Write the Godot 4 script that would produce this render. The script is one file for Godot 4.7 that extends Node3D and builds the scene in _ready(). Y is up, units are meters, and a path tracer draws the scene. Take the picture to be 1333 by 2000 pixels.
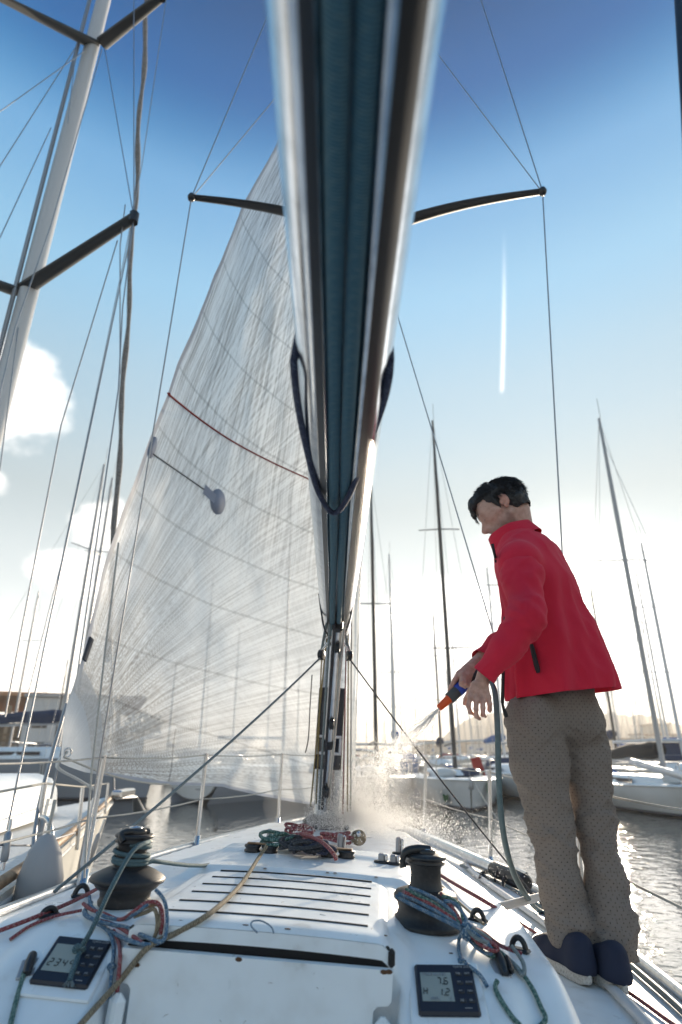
extends Node3D

const FOCAL := 1174.0          # of the photograph, in its own pixels (1333 x 2000)
const PITCH := 0.38397         # the lens looks 22 degrees up
const EYE := Vector3(0, 1.55, 0)

var M := {}
var names := {}
var rng := RandomNumberGenerator.new()
var yacht_at: Transform3D
var yacht: Node3D
var grain := FastNoiseLite.new()


# ------------------------------------------------------------------ shapes
class Shape:
	var st := SurfaceTool.new()

	func _init() -> void:
		st.begin(Mesh.PRIMITIVE_TRIANGLES)

	func flat() -> Shape:
		st.set_smooth_group(-1)
		return self

	func smooth() -> Shape:
		st.set_smooth_group(0)
		return self

	func tri(a: Vector3, b: Vector3, c: Vector3, ua := Vector2.ZERO, ub := Vector2.ZERO, uc := Vector2.ZERO) -> void:
		st.set_uv(ua)
		st.add_vertex(a)
		st.set_uv(ub)
		st.add_vertex(b)
		st.set_uv(uc)
		st.add_vertex(c)

	func quad(a: Vector3, b: Vector3, c: Vector3, d: Vector3, ua := Vector2.ZERO, ub := Vector2.ZERO, uc := Vector2.ZERO, ud := Vector2.ZERO) -> void:
		tri(a, b, c, ua, ub, uc)
		tri(a, c, d, ua, uc, ud)

	func face(p: Array, out: Vector3) -> void:
		var n: Vector3 = (p[1] - p[0]).cross(p[2] - p[0])
		if n.dot(out) > 0:
			p = p.duplicate()
			p.reverse()
		for i in range(1, p.size() - 1):
			tri(p[0], p[i], p[i + 1], Vector2(p[0].x, p[0].z), Vector2(p[i].x, p[i].z), Vector2(p[i + 1].x, p[i + 1].z))

	func box(at: Transform3D, size: Vector3, bevel := 0.0) -> Shape:
		flat()
		var h := size / 2.0
		var b := minf(bevel, minf(h.x, minf(h.y, h.z)) * 0.95)
		var c := h - Vector3.ONE * b
		for ax in 3:
			var u := (ax + 1) % 3
			var w := (ax + 2) % 3
			for s in [-1.0, 1.0]:
				var out := Vector3.ZERO
				out[ax] = s
				var p := []
				for k in [[-1, -1], [1, -1], [1, 1], [-1, 1]]:
					var q := Vector3.ZERO
					q[ax] = s * h[ax]
					q[u] = k[0] * c[u]
					q[w] = k[1] * c[w]
					p.append(at * q)
				face(p, at.basis * out)
			if b > 0.0:
				for s in [-1.0, 1.0]:
					for s2 in [-1.0, 1.0]:
						var out := Vector3.ZERO
						out[u] = s
						out[w] = s2
						var p := []
						for k in [[0, -1], [0, 1], [1, 1], [1, -1]]:
							var q := Vector3.ZERO
							q[ax] = k[1] * c[ax]
							q[u] = s * (h[u] if k[0] == 0 else c[u])
							q[w] = s2 * (c[w] if k[0] == 0 else h[w])
							p.append(at * q)
						face(p, at.basis * out)
		if b > 0.0:
			for i in 8:
				var s := Vector3(1 if i & 1 else -1, 1 if i & 2 else -1, 1 if i & 4 else -1)
				face([at * (s * Vector3(h.x, c.y, c.z)), at * (s * Vector3(c.x, h.y, c.z)), at * (s * Vector3(c.x, c.y, h.z))], at.basis * s)
		return self

	# a round bar through points; r is a number or a list of radii
	func tube(p: Array, r: Variant, sides := 8, caps := true, vscale := 20.0, squash := 1.0) -> Shape:
		smooth()
		var n := p.size()
		var t := []
		for i in n:
			t.append(((p[mini(i + 1, n - 1)] as Vector3) - (p[maxi(i - 1, 0)] as Vector3)).normalized())
		var side: Vector3 = (t[0] as Vector3).cross(Vector3.UP if absf(t[0].y) < 0.9 else Vector3.RIGHT).normalized()
		var rings := []
		var along := [0.0]
		for i in n:
			side = (side - t[i] * side.dot(t[i])).normalized()
			var up: Vector3 = (t[i] as Vector3).cross(side)
			var rad: float = r[i] if r is Array else r
			var ring := PackedVector3Array()
			for j in sides + 1:
				var a := TAU * (j % sides) / sides
				ring.append(p[i] + (side * cos(a) + up * sin(a) * squash) * rad)
			rings.append(ring)
			if i > 0:
				along.append(along[i - 1] + (p[i] - p[i - 1]).length() * vscale)
		for i in n - 1:
			for j in sides:
				var u0 := float(j) / sides
				var u1 := float(j + 1) / sides
				quad(rings[i][j], rings[i + 1][j], rings[i + 1][j + 1], rings[i][j + 1], Vector2(u0, along[i]), Vector2(u0, along[i + 1]), Vector2(u1, along[i + 1]), Vector2(u1, along[i]))
		if caps:
			flat()
			for j in sides:
				tri(p[0], rings[0][j], rings[0][j + 1])
				tri(p[n - 1], rings[n - 1][j + 1], rings[n - 1][j])
			smooth()
		return self

	# turned about y: profile of (radius, height) from the bottom up
	func lathe(profile: Array, at := Transform3D(), sides := 32) -> Shape:
		smooth()
		for i in profile.size() - 1:
			var a: Vector2 = profile[i]
			var b: Vector2 = profile[i + 1]
			for j in sides:
				var t0 := TAU * j / sides
				var t1 := TAU * ((j + 1) % sides) / sides
				var p := [Vector3(a.x * cos(t0), a.y, -a.x * sin(t0)), Vector3(b.x * cos(t0), b.y, -b.x * sin(t0)), Vector3(b.x * cos(t1), b.y, -b.x * sin(t1)), Vector3(a.x * cos(t1), a.y, -a.x * sin(t1))]
				var u := [Vector2(float(j) / sides, a.y), Vector2(float(j) / sides, b.y), Vector2((j + 1.0) / sides, b.y), Vector2((j + 1.0) / sides, a.y)]
				quad(at * p[0], at * p[1], at * p[2], at * p[3], u[0], u[1], u[2], u[3])
		return self

	# an outline in x, y pushed along z by depth either way
	func slab(outline: PackedVector2Array, depth: float, at := Transform3D()) -> Shape:
		flat()
		var ix := Geometry2D.triangulate_polygon(outline)
		for k in range(0, ix.size(), 3):
			for s in [-1.0, 1.0]:
				var p := []
				for m in 3:
					p.append(at * Vector3(outline[ix[k + m]].x, outline[ix[k + m]].y, s * depth / 2.0))
				face(p, at.basis.z * s)
		var turn := 1.0 if not Geometry2D.is_polygon_clockwise(outline) else -1.0
		for k in outline.size():
			var a := outline[k]
			var b := outline[(k + 1) % outline.size()]
			var d := (b - a).normalized()
			face([at * Vector3(a.x, a.y, -depth / 2), at * Vector3(b.x, b.y, -depth / 2), at * Vector3(b.x, b.y, depth / 2), at * Vector3(a.x, a.y, depth / 2)], at.basis * Vector3(d.y, -d.x, 0) * turn)
		return self

	# rows of points; seen from its front the rows go up and the columns to the right
	func rows(r: Array, uv := Vector2.ONE, flip := false) -> Shape:
		smooth()
		var n := r.size() - 1
		for i in n:
			var m: int = r[i].size() - 1
			for j in m:
				var a := [Vector2(float(j) / m, float(i) / n) * uv, Vector2(float(j) / m, (i + 1.0) / n) * uv, Vector2((j + 1.0) / m, (i + 1.0) / n) * uv, Vector2((j + 1.0) / m, float(i) / n) * uv]
				if flip:
					quad(r[i][j], r[i][j + 1], r[i + 1][j + 1], r[i + 1][j], a[0], a[3], a[2], a[1])
				else:
					quad(r[i][j], r[i + 1][j], r[i + 1][j + 1], r[i][j + 1], a[0], a[1], a[2], a[3])
		return self

	func done() -> ArrayMesh:
		st.generate_normals()
		st.index()
		return st.commit()


# ------------------------------------------------------------------ soft bodies: a smooth union of tapered capsules, meshed with surface nets
class Field:
	var lo: Vector3
	var cell: float
	var n: Vector3i
	var k: float
	var sum := PackedFloat32Array()

	func _init(from: Vector3, to: Vector3, step: float, sharp: float) -> void:
		lo = from
		cell = step
		k = sharp
		n = Vector3i(((to - from) / step).ceil()) + Vector3i.ONE
		sum.resize(n.x * n.y * n.z)

	func cap(a: Vector3, b: Vector3, ra: float, rb: float, side := Vector3.ZERO, wide := 1.0) -> void:
		var reach := maxf(ra, rb) * maxf(wide, 1.0) + 4.5 / k
		var p0 := Vector3i(((a.min(b) - Vector3.ONE * reach - lo) / cell).floor()).clamp(Vector3i.ZERO, n - Vector3i.ONE)
		var p1 := Vector3i(((a.max(b) + Vector3.ONE * reach - lo) / cell).ceil()).clamp(Vector3i.ZERO, n - Vector3i.ONE)
		var ab := b - a
		var l2 := maxf(ab.length_squared(), 1e-9)
		var less := 1.0 - 1.0 / wide
		var limit := 4.5 / k
		for z in range(p0.z, p1.z + 1):
			for y in range(p0.y, p1.y + 1):
				var i := (z * n.y + y) * n.x + p0.x
				for x in range(p0.x, p1.x + 1):
					var p := lo + Vector3(x, y, z) * cell - a
					var t := clampf(p.dot(ab) / l2, 0.0, 1.0)
					var q := p - ab * t
					if less != 0.0:
						q -= side * (q.dot(side) * less)
					var d := q.length() - (ra + (rb - ra) * t)
					if d < limit:
						sum[i] += exp(-k * maxf(d, -12.0 / k))
					i += 1

	func chain(p: Array, r: Array, side := Vector3.ZERO, wide := 1.0) -> void:
		for i in p.size() - 1:
			cap(p[i], p[i + 1], r[i], r[i + 1], side, wide)

	func dist(p: Vector3) -> float:
		var q := Vector3i(((p - lo) / cell).round())
		if q.x < 0 or q.y < 0 or q.z < 0 or q.x >= n.x or q.y >= n.y or q.z >= n.z:
			return 1.0
		var s := sum[(q.z * n.y + q.y) * n.x + q.x]
		return 1.0 if s <= 0.0 else -log(s) / k

	# where a ray first meets the body
	func hit(from: Vector3, towards: Vector3) -> Vector3:
		var d := towards.normalized()
		var t := 0.5
		while t < 6.0:
			var v := dist(from + d * t)
			if v <= 0.0:
				return from + d * (t - cell * 0.5)
			t += clampf(v * 0.6, cell * 0.3, 0.05)
		return from + d * 2.4

	# vertices and triangles; cuts are [point, outward normal, reach]; warp moves a vertex (p, normal) -> p
	func skin(verts: PackedVector3Array, normals: PackedVector3Array, tris: PackedInt32Array, cuts := [], warp = null) -> void:
		var val := PackedFloat32Array()
		val.resize(sum.size())
		for i in sum.size():
			val[i] = 5.0 / k if sum[i] <= 0.0 else -log(sum[i]) / k
		var at := PackedInt32Array()
		at.resize(sum.size())
		at.fill(-1)
		var first := verts.size()
		var sy := n.x
		var sz := n.x * n.y
		var steps := [0, 1, sy, sy + 1, sz, sz + 1, sz + sy, sz + sy + 1]
		var edges := [[0, 1], [2, 3], [4, 5], [6, 7], [0, 2], [1, 3], [4, 6], [5, 7], [0, 4], [1, 5], [2, 6], [3, 7]]
		var corner := [Vector3(0, 0, 0), Vector3(1, 0, 0), Vector3(0, 1, 0), Vector3(1, 1, 0), Vector3(0, 0, 1), Vector3(1, 0, 1), Vector3(0, 1, 1), Vector3(1, 1, 1)]
		var near := 2.5 * cell
		var found := PackedInt32Array()
		for z in n.z - 1:
			for y in n.y - 1:
				var i := z * sz + y * sy
				for x in n.x - 1:
					var v := val[i]
					if v < near and v > -near:
						var ins := 0
						for c in 8:
							if val[i + steps[c]] < 0.0:
								ins += 1
						if ins > 0 and ins < 8:
							var p := Vector3.ZERO
							var m := 0
							for e in edges:
								var va := val[i + steps[e[0]]]
								var vb := val[i + steps[e[1]]]
								if (va < 0.0) != (vb < 0.0):
									p += (corner[e[0]] as Vector3).lerp(corner[e[1]], va / (va - vb))
									m += 1
							at[i] = verts.size()
							verts.append(lo + (Vector3(x, y, z) + p / m) * cell)
							found.append(i)
					i += 1
		var quads := []
		for i in found:
			for ax in 3:
				var s: int = [1, sy, sz][ax]
				var u: int = [sy, sz, 1][ax]
				var w: int = [sz, 1, sy][ax]
				var va := val[i]
				var vb := val[i + s]
				if (va < 0.0) == (vb < 0.0) or i - u - w < 0:
					continue
				var q := [at[i], at[i - u], at[i - u - w], at[i - w]]
				if q.min() < 0:
					continue
				if va >= 0.0:
					q.reverse()
				quads.append(q)
		normals.resize(verts.size())
		for q in quads:
			var m := (verts[q[2]] - verts[q[0]]).cross(verts[q[3]] - verts[q[1]])
			for j in q:
				normals[j] += m
		for j in range(first, verts.size()):
			normals[j] = normals[j].normalized()
		# which way is out
		var test := 0.0
		for j in range(first, verts.size(), 37):
			test += dist(verts[j] + normals[j] * cell * 2.0) - dist(verts[j] - normals[j] * cell * 2.0)
		if test < 0.0:
			for j in range(first, verts.size()):
				normals[j] = -normals[j]
			for q in quads:
				q.reverse()
		if warp != null:
			for j in range(first, verts.size()):
				verts[j] = warp.call(verts[j], normals[j])
		var outside := PackedByteArray()
		outside.resize(verts.size())
		for c in cuts:
			for j in range(first, verts.size()):
				var d := (verts[j] - c[0] as Vector3).dot(c[1])
				if d > 0.0 and (verts[j] - c[0]).length() < c[2]:
					outside[j] = 1
		var kept := []
		for q in quads:
			if not (outside[q[0]] and outside[q[1]] and outside[q[2]] and outside[q[3]]):
				kept.append(q)
		for c in cuts:
			for j in range(first, verts.size()):
				var d := (verts[j] - c[0] as Vector3).dot(c[1])
				if d > 0.0 and (verts[j] - c[0]).length() < c[2]:
					verts[j] -= c[1] * d
		for j in range(first, verts.size()):
			normals[j] = Vector3.ZERO
		for q in kept:
			var m := (verts[q[2]] - verts[q[0]]).cross(verts[q[3]] - verts[q[1]])
			for j in q:
				normals[j] += m
			# quads run anticlockwise about the outward normal, triangles are stored clockwise
			tris.append_array([q[0], q[2], q[1], q[0], q[3], q[2]])
		for j in range(first, verts.size()):
			normals[j] = normals[j].normalized() if normals[j].length() > 1e-12 else Vector3.UP


func flesh(fields: Array, tint = null) -> ArrayMesh:
	# fields: [field, cuts, warp]
	var v := PackedVector3Array()
	var nn := PackedVector3Array()
	var t := PackedInt32Array()
	for f in fields:
		f[0].skin(v, nn, t, f[1] if f.size() > 1 else [], f[2] if f.size() > 2 else null)
	var a := []
	a.resize(Mesh.ARRAY_MAX)
	a[Mesh.ARRAY_VERTEX] = v
	a[Mesh.ARRAY_NORMAL] = nn
	a[Mesh.ARRAY_INDEX] = t
	if tint != null:
		var c := PackedColorArray()
		for p in v:
			c.append(tint.call(p))
		a[Mesh.ARRAY_COLOR] = c
	var m := ArrayMesh.new()
	m.add_surface_from_arrays(Mesh.PRIMITIVE_TRIANGLES, a)
	return m


# ------------------------------------------------------------------ naming and placing
func numbered(called: String, parent: Node) -> String:
	var key := str(parent.get_instance_id()) + called
	var k: int = names.get(key, 0)
	names[key] = k + 1
	return called if k == 0 else "%s_%03d" % [called, k]


func put(called: String, what: Variant, m: Material, parent: Node = self, at := Transform3D()) -> MeshInstance3D:
	var o := MeshInstance3D.new()
	o.mesh = what.done() if what is Shape else what
	o.material_override = m
	o.name = numbered(called, parent)
	o.transform = at
	parent.add_child(o, true)
	return o


func tag(o: Node, label: String, category: String, group := "", kind := "") -> Node:
	o.set_meta("label", label)
	if category:
		o.set_meta("category", category)
	if group:
		o.set_meta("group", group)
	if kind:
		o.set_meta("kind", kind)
	return o


func thing(called: String, label: String, category: String, at := Transform3D(), group := "") -> Node3D:
	var o := Node3D.new()
	o.name = numbered(called, self)
	o.transform = at
	add_child(o, true)
	tag(o, label, category, group)
	return o


func part_node(called: String, parent: Node, at := Transform3D()) -> Node3D:
	var o := Node3D.new()
	o.name = numbered(called, parent)
	o.transform = at
	parent.add_child(o, true)
	return o


func copy_of(o: Node3D, label: String, at: Transform3D, group := "") -> Node3D:
	var c: Node3D = o.duplicate()
	c.name = numbered(String(o.name).rstrip("0123456789_"), self)
	add_child(c, true)
	c.transform = at
	c.set_meta("label", label)
	if group:
		c.set_meta("group", group)
	return c


func sight(x: float, y: float) -> Vector3:
	var a := (x - 666.5) / FOCAL
	var b := -(y - 1000.0) / FOCAL
	return Vector3(a, b * cos(PITCH) + sin(PITCH), -(cos(PITCH) - b * sin(PITCH)))


# the point d metres ahead that the photograph shows at (x, y)
func at(x: float, y: float, d: float) -> Vector3:
	var r := sight(x, y)
	return EYE + r * (d / -r.z)


func sea(x: float, y: float, h := 0.0) -> Vector3:
	var r := sight(x, y)
	return EYE + r * ((h - EYE.y) / r.y)


func aboard(p: Vector3) -> Vector3:
	return yacht_at.affine_inverse() * p


# the yacht's own point on its deck, lift above it
func on(x: float, y: float, lift := 0.0) -> Vector3:
	var o := aboard(EYE)
	var d := yacht_at.basis.inverse() * sight(x, y)
	var t := 0.7
	var was := t
	while t < 9.0:
		var p := o + d * t
		if p.y < top_height(p.x, p.z) + lift:
			break
		was = t
		t += 0.02
	for i in 12:
		var mid := (t + was) / 2.0
		var p := o + d * mid
		if p.y < top_height(p.x, p.z) + lift:
			t = mid
		else:
			was = mid
	return o + d * t


# the yacht's own point at its own z
func abeam(x: float, y: float, z: float) -> Vector3:
	var o := aboard(EYE)
	var d := yacht_at.basis.inverse() * sight(x, y)
	return o + d * ((z - o.z) / d.z)


func curve(p: Array, per := 6) -> Array:
	var out := []
	for i in p.size() - 1:
		var a: Vector3 = p[maxi(i - 1, 0)]
		var b: Vector3 = p[i]
		var c: Vector3 = p[i + 1]
		var d: Vector3 = p[mini(i + 2, p.size() - 1)]
		for k in per:
			out.append(b.cubic_interpolate(c, a, d, float(k) / per))
	out.append(p[-1])
	return out


func sag(a: Vector3, b: Vector3, down: float, steps := 10) -> Array:
	var out := []
	for i in steps + 1:
		var t := float(i) / steps
		out.append(a.lerp(b, t) - Vector3(0, down * 4.0 * t * (1.0 - t), 0))
	return out


func table(xs: Array, ys: Array, x: float) -> float:
	if x <= xs[0]:
		return ys[0]
	for i in xs.size() - 1:
		if x <= xs[i + 1]:
			return lerpf(ys[i], ys[i + 1], (x - xs[i]) / (xs[i + 1] - xs[i]))
	return ys[-1]


# ------------------------------------------------------------------ materials
func lin(r: float, g: float, b: float) -> Color:
	return Color(r, g, b).linear_to_srgb()


func mat(c: Color, rough := 0.6, metal := 0.0) -> StandardMaterial3D:
	var m := StandardMaterial3D.new()
	m.albedo_color = c
	m.roughness = rough
	m.metallic = metal
	return m


func noise(freq: float, octaves := 4, sd := 1) -> FastNoiseLite:
	var f := FastNoiseLite.new()
	f.noise_type = FastNoiseLite.TYPE_SIMPLEX_SMOOTH
	f.frequency = freq
	f.fractal_octaves = octaves
	f.seed = sd
	return f


func noise_tex(freq: float, stops: Array, size := 512, octaves := 4, sd := 1) -> NoiseTexture2D:
	var t := NoiseTexture2D.new()
	t.width = size
	t.height = size
	t.seamless = true
	t.noise = noise(freq, octaves, sd)
	var g := Gradient.new()
	g.offsets = PackedFloat32Array(stops.map(func(s): return s[0]))
	g.colors = PackedColorArray(stops.map(func(s): return s[1]))
	t.color_ramp = g
	return t


func bump_tex(freq: float, size := 512, strength := 4.0, octaves := 4, sd := 1) -> NoiseTexture2D:
	var t := NoiseTexture2D.new()
	t.width = size
	t.height = size
	t.seamless = true
	t.as_normal_map = true
	t.bump_strength = strength
	t.noise = noise(freq, octaves, sd)
	return t


func triplanar(m: StandardMaterial3D, scale: float) -> StandardMaterial3D:
	m.uv1_triplanar = true
	m.uv1_scale = Vector3.ONE * scale
	return m


# a braided rope's cover: two colours of fleck on a ground
func braid(ground: Color, fleck: Color, share: float, sd: int) -> StandardMaterial3D:
	var im := Image.create(32, 64, false, Image.FORMAT_RGB8)
	var r := RandomNumberGenerator.new()
	r.seed = sd
	for y in 64:
		for x in 32:
			var a := (x + y) / 4 % 2 == 0
			var cell := hash(Vector3i((x + y) / 4, (x - y + 64) / 4, sd)) % 100 / 100.0
			var c := fleck if cell < share else ground
			c = c.lightened(0.12) if a else c.darkened(0.18)
			im.set_pixel(x, y, c)
	var m := mat(Color.WHITE, 0.85)
	m.albedo_texture = ImageTexture.create_from_image(im)
	m.uv1_scale = Vector3(1, 1, 1)
	return m


func make_materials() -> void:
	var gel := mat(Color.WHITE, 0.32)
	gel.albedo_texture = noise_tex(0.012, [[0.0, lin(0.55, 0.56, 0.55)], [0.2, lin(0.73, 0.765, 0.78)], [0.5, lin(0.775, 0.82, 0.845)], [1.0, lin(0.80, 0.85, 0.88)]], 512, 5, 3)
	gel.roughness_texture = noise_tex(0.02, [[0.0, Color(0.55, 0.55, 0.55)], [1.0, Color(0.95, 0.95, 0.95)]], 256, 4, 8)
	gel.roughness = 0.45
	gel.normal_enabled = true
	gel.normal_texture = bump_tex(0.03, 256, 1.0, 3, 5)
	gel.normal_scale = 0.06
	M.gel = triplanar(gel, 1.3)
	var hullm := mat(Color.WHITE, 0.2)
	hullm.albedo_texture = noise_tex(0.006, [[0.0, lin(0.60, 0.60, 0.58)], [0.45, lin(0.74, 0.75, 0.75)], [1.0, lin(0.8, 0.8, 0.8)]], 256, 4, 13)
	M.hull = triplanar(hullm, 0.3)
	var cream := mat(Color.WHITE, 0.3)
	cream.albedo_texture = noise_tex(0.01, [[0.0, lin(0.50, 0.47, 0.40)], [0.4, lin(0.70, 0.67, 0.60)], [1.0, lin(0.78, 0.76, 0.70)]], 256, 4, 23)
	M.cream = triplanar(cream, 0.4)
	M.grey_hull = mat(lin(0.30, 0.33, 0.38), 0.25)
	M.blue_hull = mat(lin(0.03, 0.06, 0.14), 0.2)
	M.boot = mat(lin(0.03, 0.035, 0.05), 0.5)
	var nonskid := mat(Color.WHITE, 0.6)
	nonskid.albedo_texture = noise_tex(0.02, [[0.0, lin(0.42, 0.42, 0.40)], [0.35, lin(0.60, 0.61, 0.60)], [1.0, lin(0.70, 0.71, 0.71)]], 512, 5, 31)
	nonskid.normal_enabled = true
	nonskid.normal_texture = bump_tex(0.12, 256, 3.0, 2, 6)
	nonskid.normal_scale = 0.25
	M.nonskid = triplanar(nonskid, 2.0)
	var black := mat(Color.WHITE, 0.38)
	black.albedo_texture = noise_tex(0.03, [[0.0, lin(0.010, 0.011, 0.013)], [0.7, lin(0.018, 0.019, 0.022)], [1.0, lin(0.06, 0.06, 0.06)]], 256, 4, 2)
	M.black = triplanar(black, 8.0)
	var drum := mat(Color.WHITE, 0.5)
	drum.albedo_texture = noise_tex(0.03, [[0.0, lin(0.012, 0.012, 0.014)], [0.6, lin(0.019, 0.019, 0.021)], [1.0, lin(0.042, 0.040, 0.039)]], 256, 5, 4)
	drum.normal_enabled = true
	drum.normal_texture = bump_tex(0.2, 256, 4.0, 2, 9)
	drum.normal_scale = 0.2
	M.drum = triplanar(drum, 10.0)
	M.rubber = mat(lin(0.015, 0.015, 0.016), 0.85)
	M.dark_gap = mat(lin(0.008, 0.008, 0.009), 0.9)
	var steel := mat(lin(0.62, 0.62, 0.62), 0.22, 1.0)
	M.steel = steel
	M.wire = mat(lin(0.30, 0.31, 0.33), 0.4, 0.8)
	var alu := mat(Color.WHITE, 0.3, 1.0)
	alu.albedo_texture = noise_tex(0.02, [[0.0, lin(0.45, 0.45, 0.46)], [0.5, lin(0.62, 0.63, 0.64)], [1.0, lin(0.7, 0.7, 0.7)]], 256, 4, 17)
	M.alu = triplanar(alu, 3.0)
	var polished := mat(Color.WHITE, 0.16, 1.0)
	polished.albedo_texture = noise_tex(0.015, [[0.0, lin(0.34, 0.38, 0.43)], [0.5, lin(0.50, 0.55, 0.61)], [1.0, lin(0.58, 0.62, 0.68)]], 256, 5, 19)
	polished.roughness_texture = noise_tex(0.02, [[0.0, Color(0.5, 0.5, 0.5)], [1.0, Color(1, 1, 1)]], 256, 4, 21)
	polished.roughness = 0.24
	M.polished = triplanar(polished, 4.0)
	M.mast_white = mat(lin(0.62, 0.62, 0.62), 0.35)
	M.mast_grey = mat(lin(0.34, 0.35, 0.37), 0.4, 0.5)
	M.mast_dark = mat(lin(0.03, 0.032, 0.036), 0.4)
	M.spreader = mat(lin(0.045, 0.05, 0.055), 0.5)
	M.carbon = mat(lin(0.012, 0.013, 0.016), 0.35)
	var wood := mat(Color.WHITE, 0.6)
	wood.albedo_texture = noise_tex(0.02, [[0.0, lin(0.16, 0.09, 0.045)], [0.6, lin(0.32, 0.2, 0.11)], [1.0, lin(0.42, 0.29, 0.17)]], 256, 5, 27)
	M.wood = triplanar(wood, 3.0)
	M.glass = mat(lin(0.015, 0.02, 0.03), 0.06)
	M.navy_canvas = mat(lin(0.015, 0.035, 0.085), 0.9)
	M.black_canvas = mat(lin(0.012, 0.012, 0.014), 0.9)
	M.blue_canvas = mat(lin(0.02, 0.10, 0.30), 0.9)
	M.red_canvas = mat(lin(0.30, 0.02, 0.02), 0.9)
	M.white_canvas = mat(lin(0.62, 0.62, 0.6), 0.9)
	M.fender = mat(lin(0.36, 0.36, 0.37), 0.55)
	M.screen = mat(lin(0.30, 0.33, 0.30), 0.25)
	M.ink = mat(lin(0.03, 0.035, 0.035), 0.6)
	M.pale_ink = mat(lin(0.30, 0.31, 0.32), 0.6)
	M.bezel = mat(lin(0.008, 0.011, 0.022), 0.35)
	M.rust = mat(lin(0.10, 0.05, 0.025), 0.95)
	M.rope_teal = braid(lin(0.045, 0.10, 0.12), lin(0.10, 0.17, 0.19), 0.3, 1)
	M.rope_blue = braid(lin(0.045, 0.12, 0.22), lin(0.33, 0.40, 0.44), 0.28, 2)
	M.rope_red = braid(lin(0.22, 0.022, 0.03), lin(0.38, 0.25, 0.24), 0.25, 3)
	M.rope_green = braid(lin(0.025, 0.09, 0.075), lin(0.24, 0.34, 0.30), 0.3, 4)
	M.rope_tan = braid(lin(0.28, 0.22, 0.14), lin(0.14, 0.11, 0.07), 0.35, 5)
	M.rope_grey = braid(lin(0.15, 0.19, 0.20), lin(0.24, 0.28, 0.28), 0.4, 6)
	M.rope_black = braid(lin(0.02, 0.022, 0.028), lin(0.12, 0.12, 0.13), 0.15, 7)
	M.rope_navy = braid(lin(0.015, 0.02, 0.05), lin(0.05, 0.06, 0.10), 0.3, 8)
	M.rope_white = braid(lin(0.55, 0.53, 0.48), lin(0.4, 0.38, 0.33), 0.3, 9)
	M.rope_gold = braid(lin(0.35, 0.25, 0.08), lin(0.12, 0.10, 0.05), 0.3, 10)
	M.boom_line = braid(lin(0.025, 0.095, 0.135), lin(0.05, 0.12, 0.15), 0.3, 12)
	M.furl = braid(lin(0.26, 0.25, 0.245), lin(0.17, 0.155, 0.15), 0.3, 11)


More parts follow.
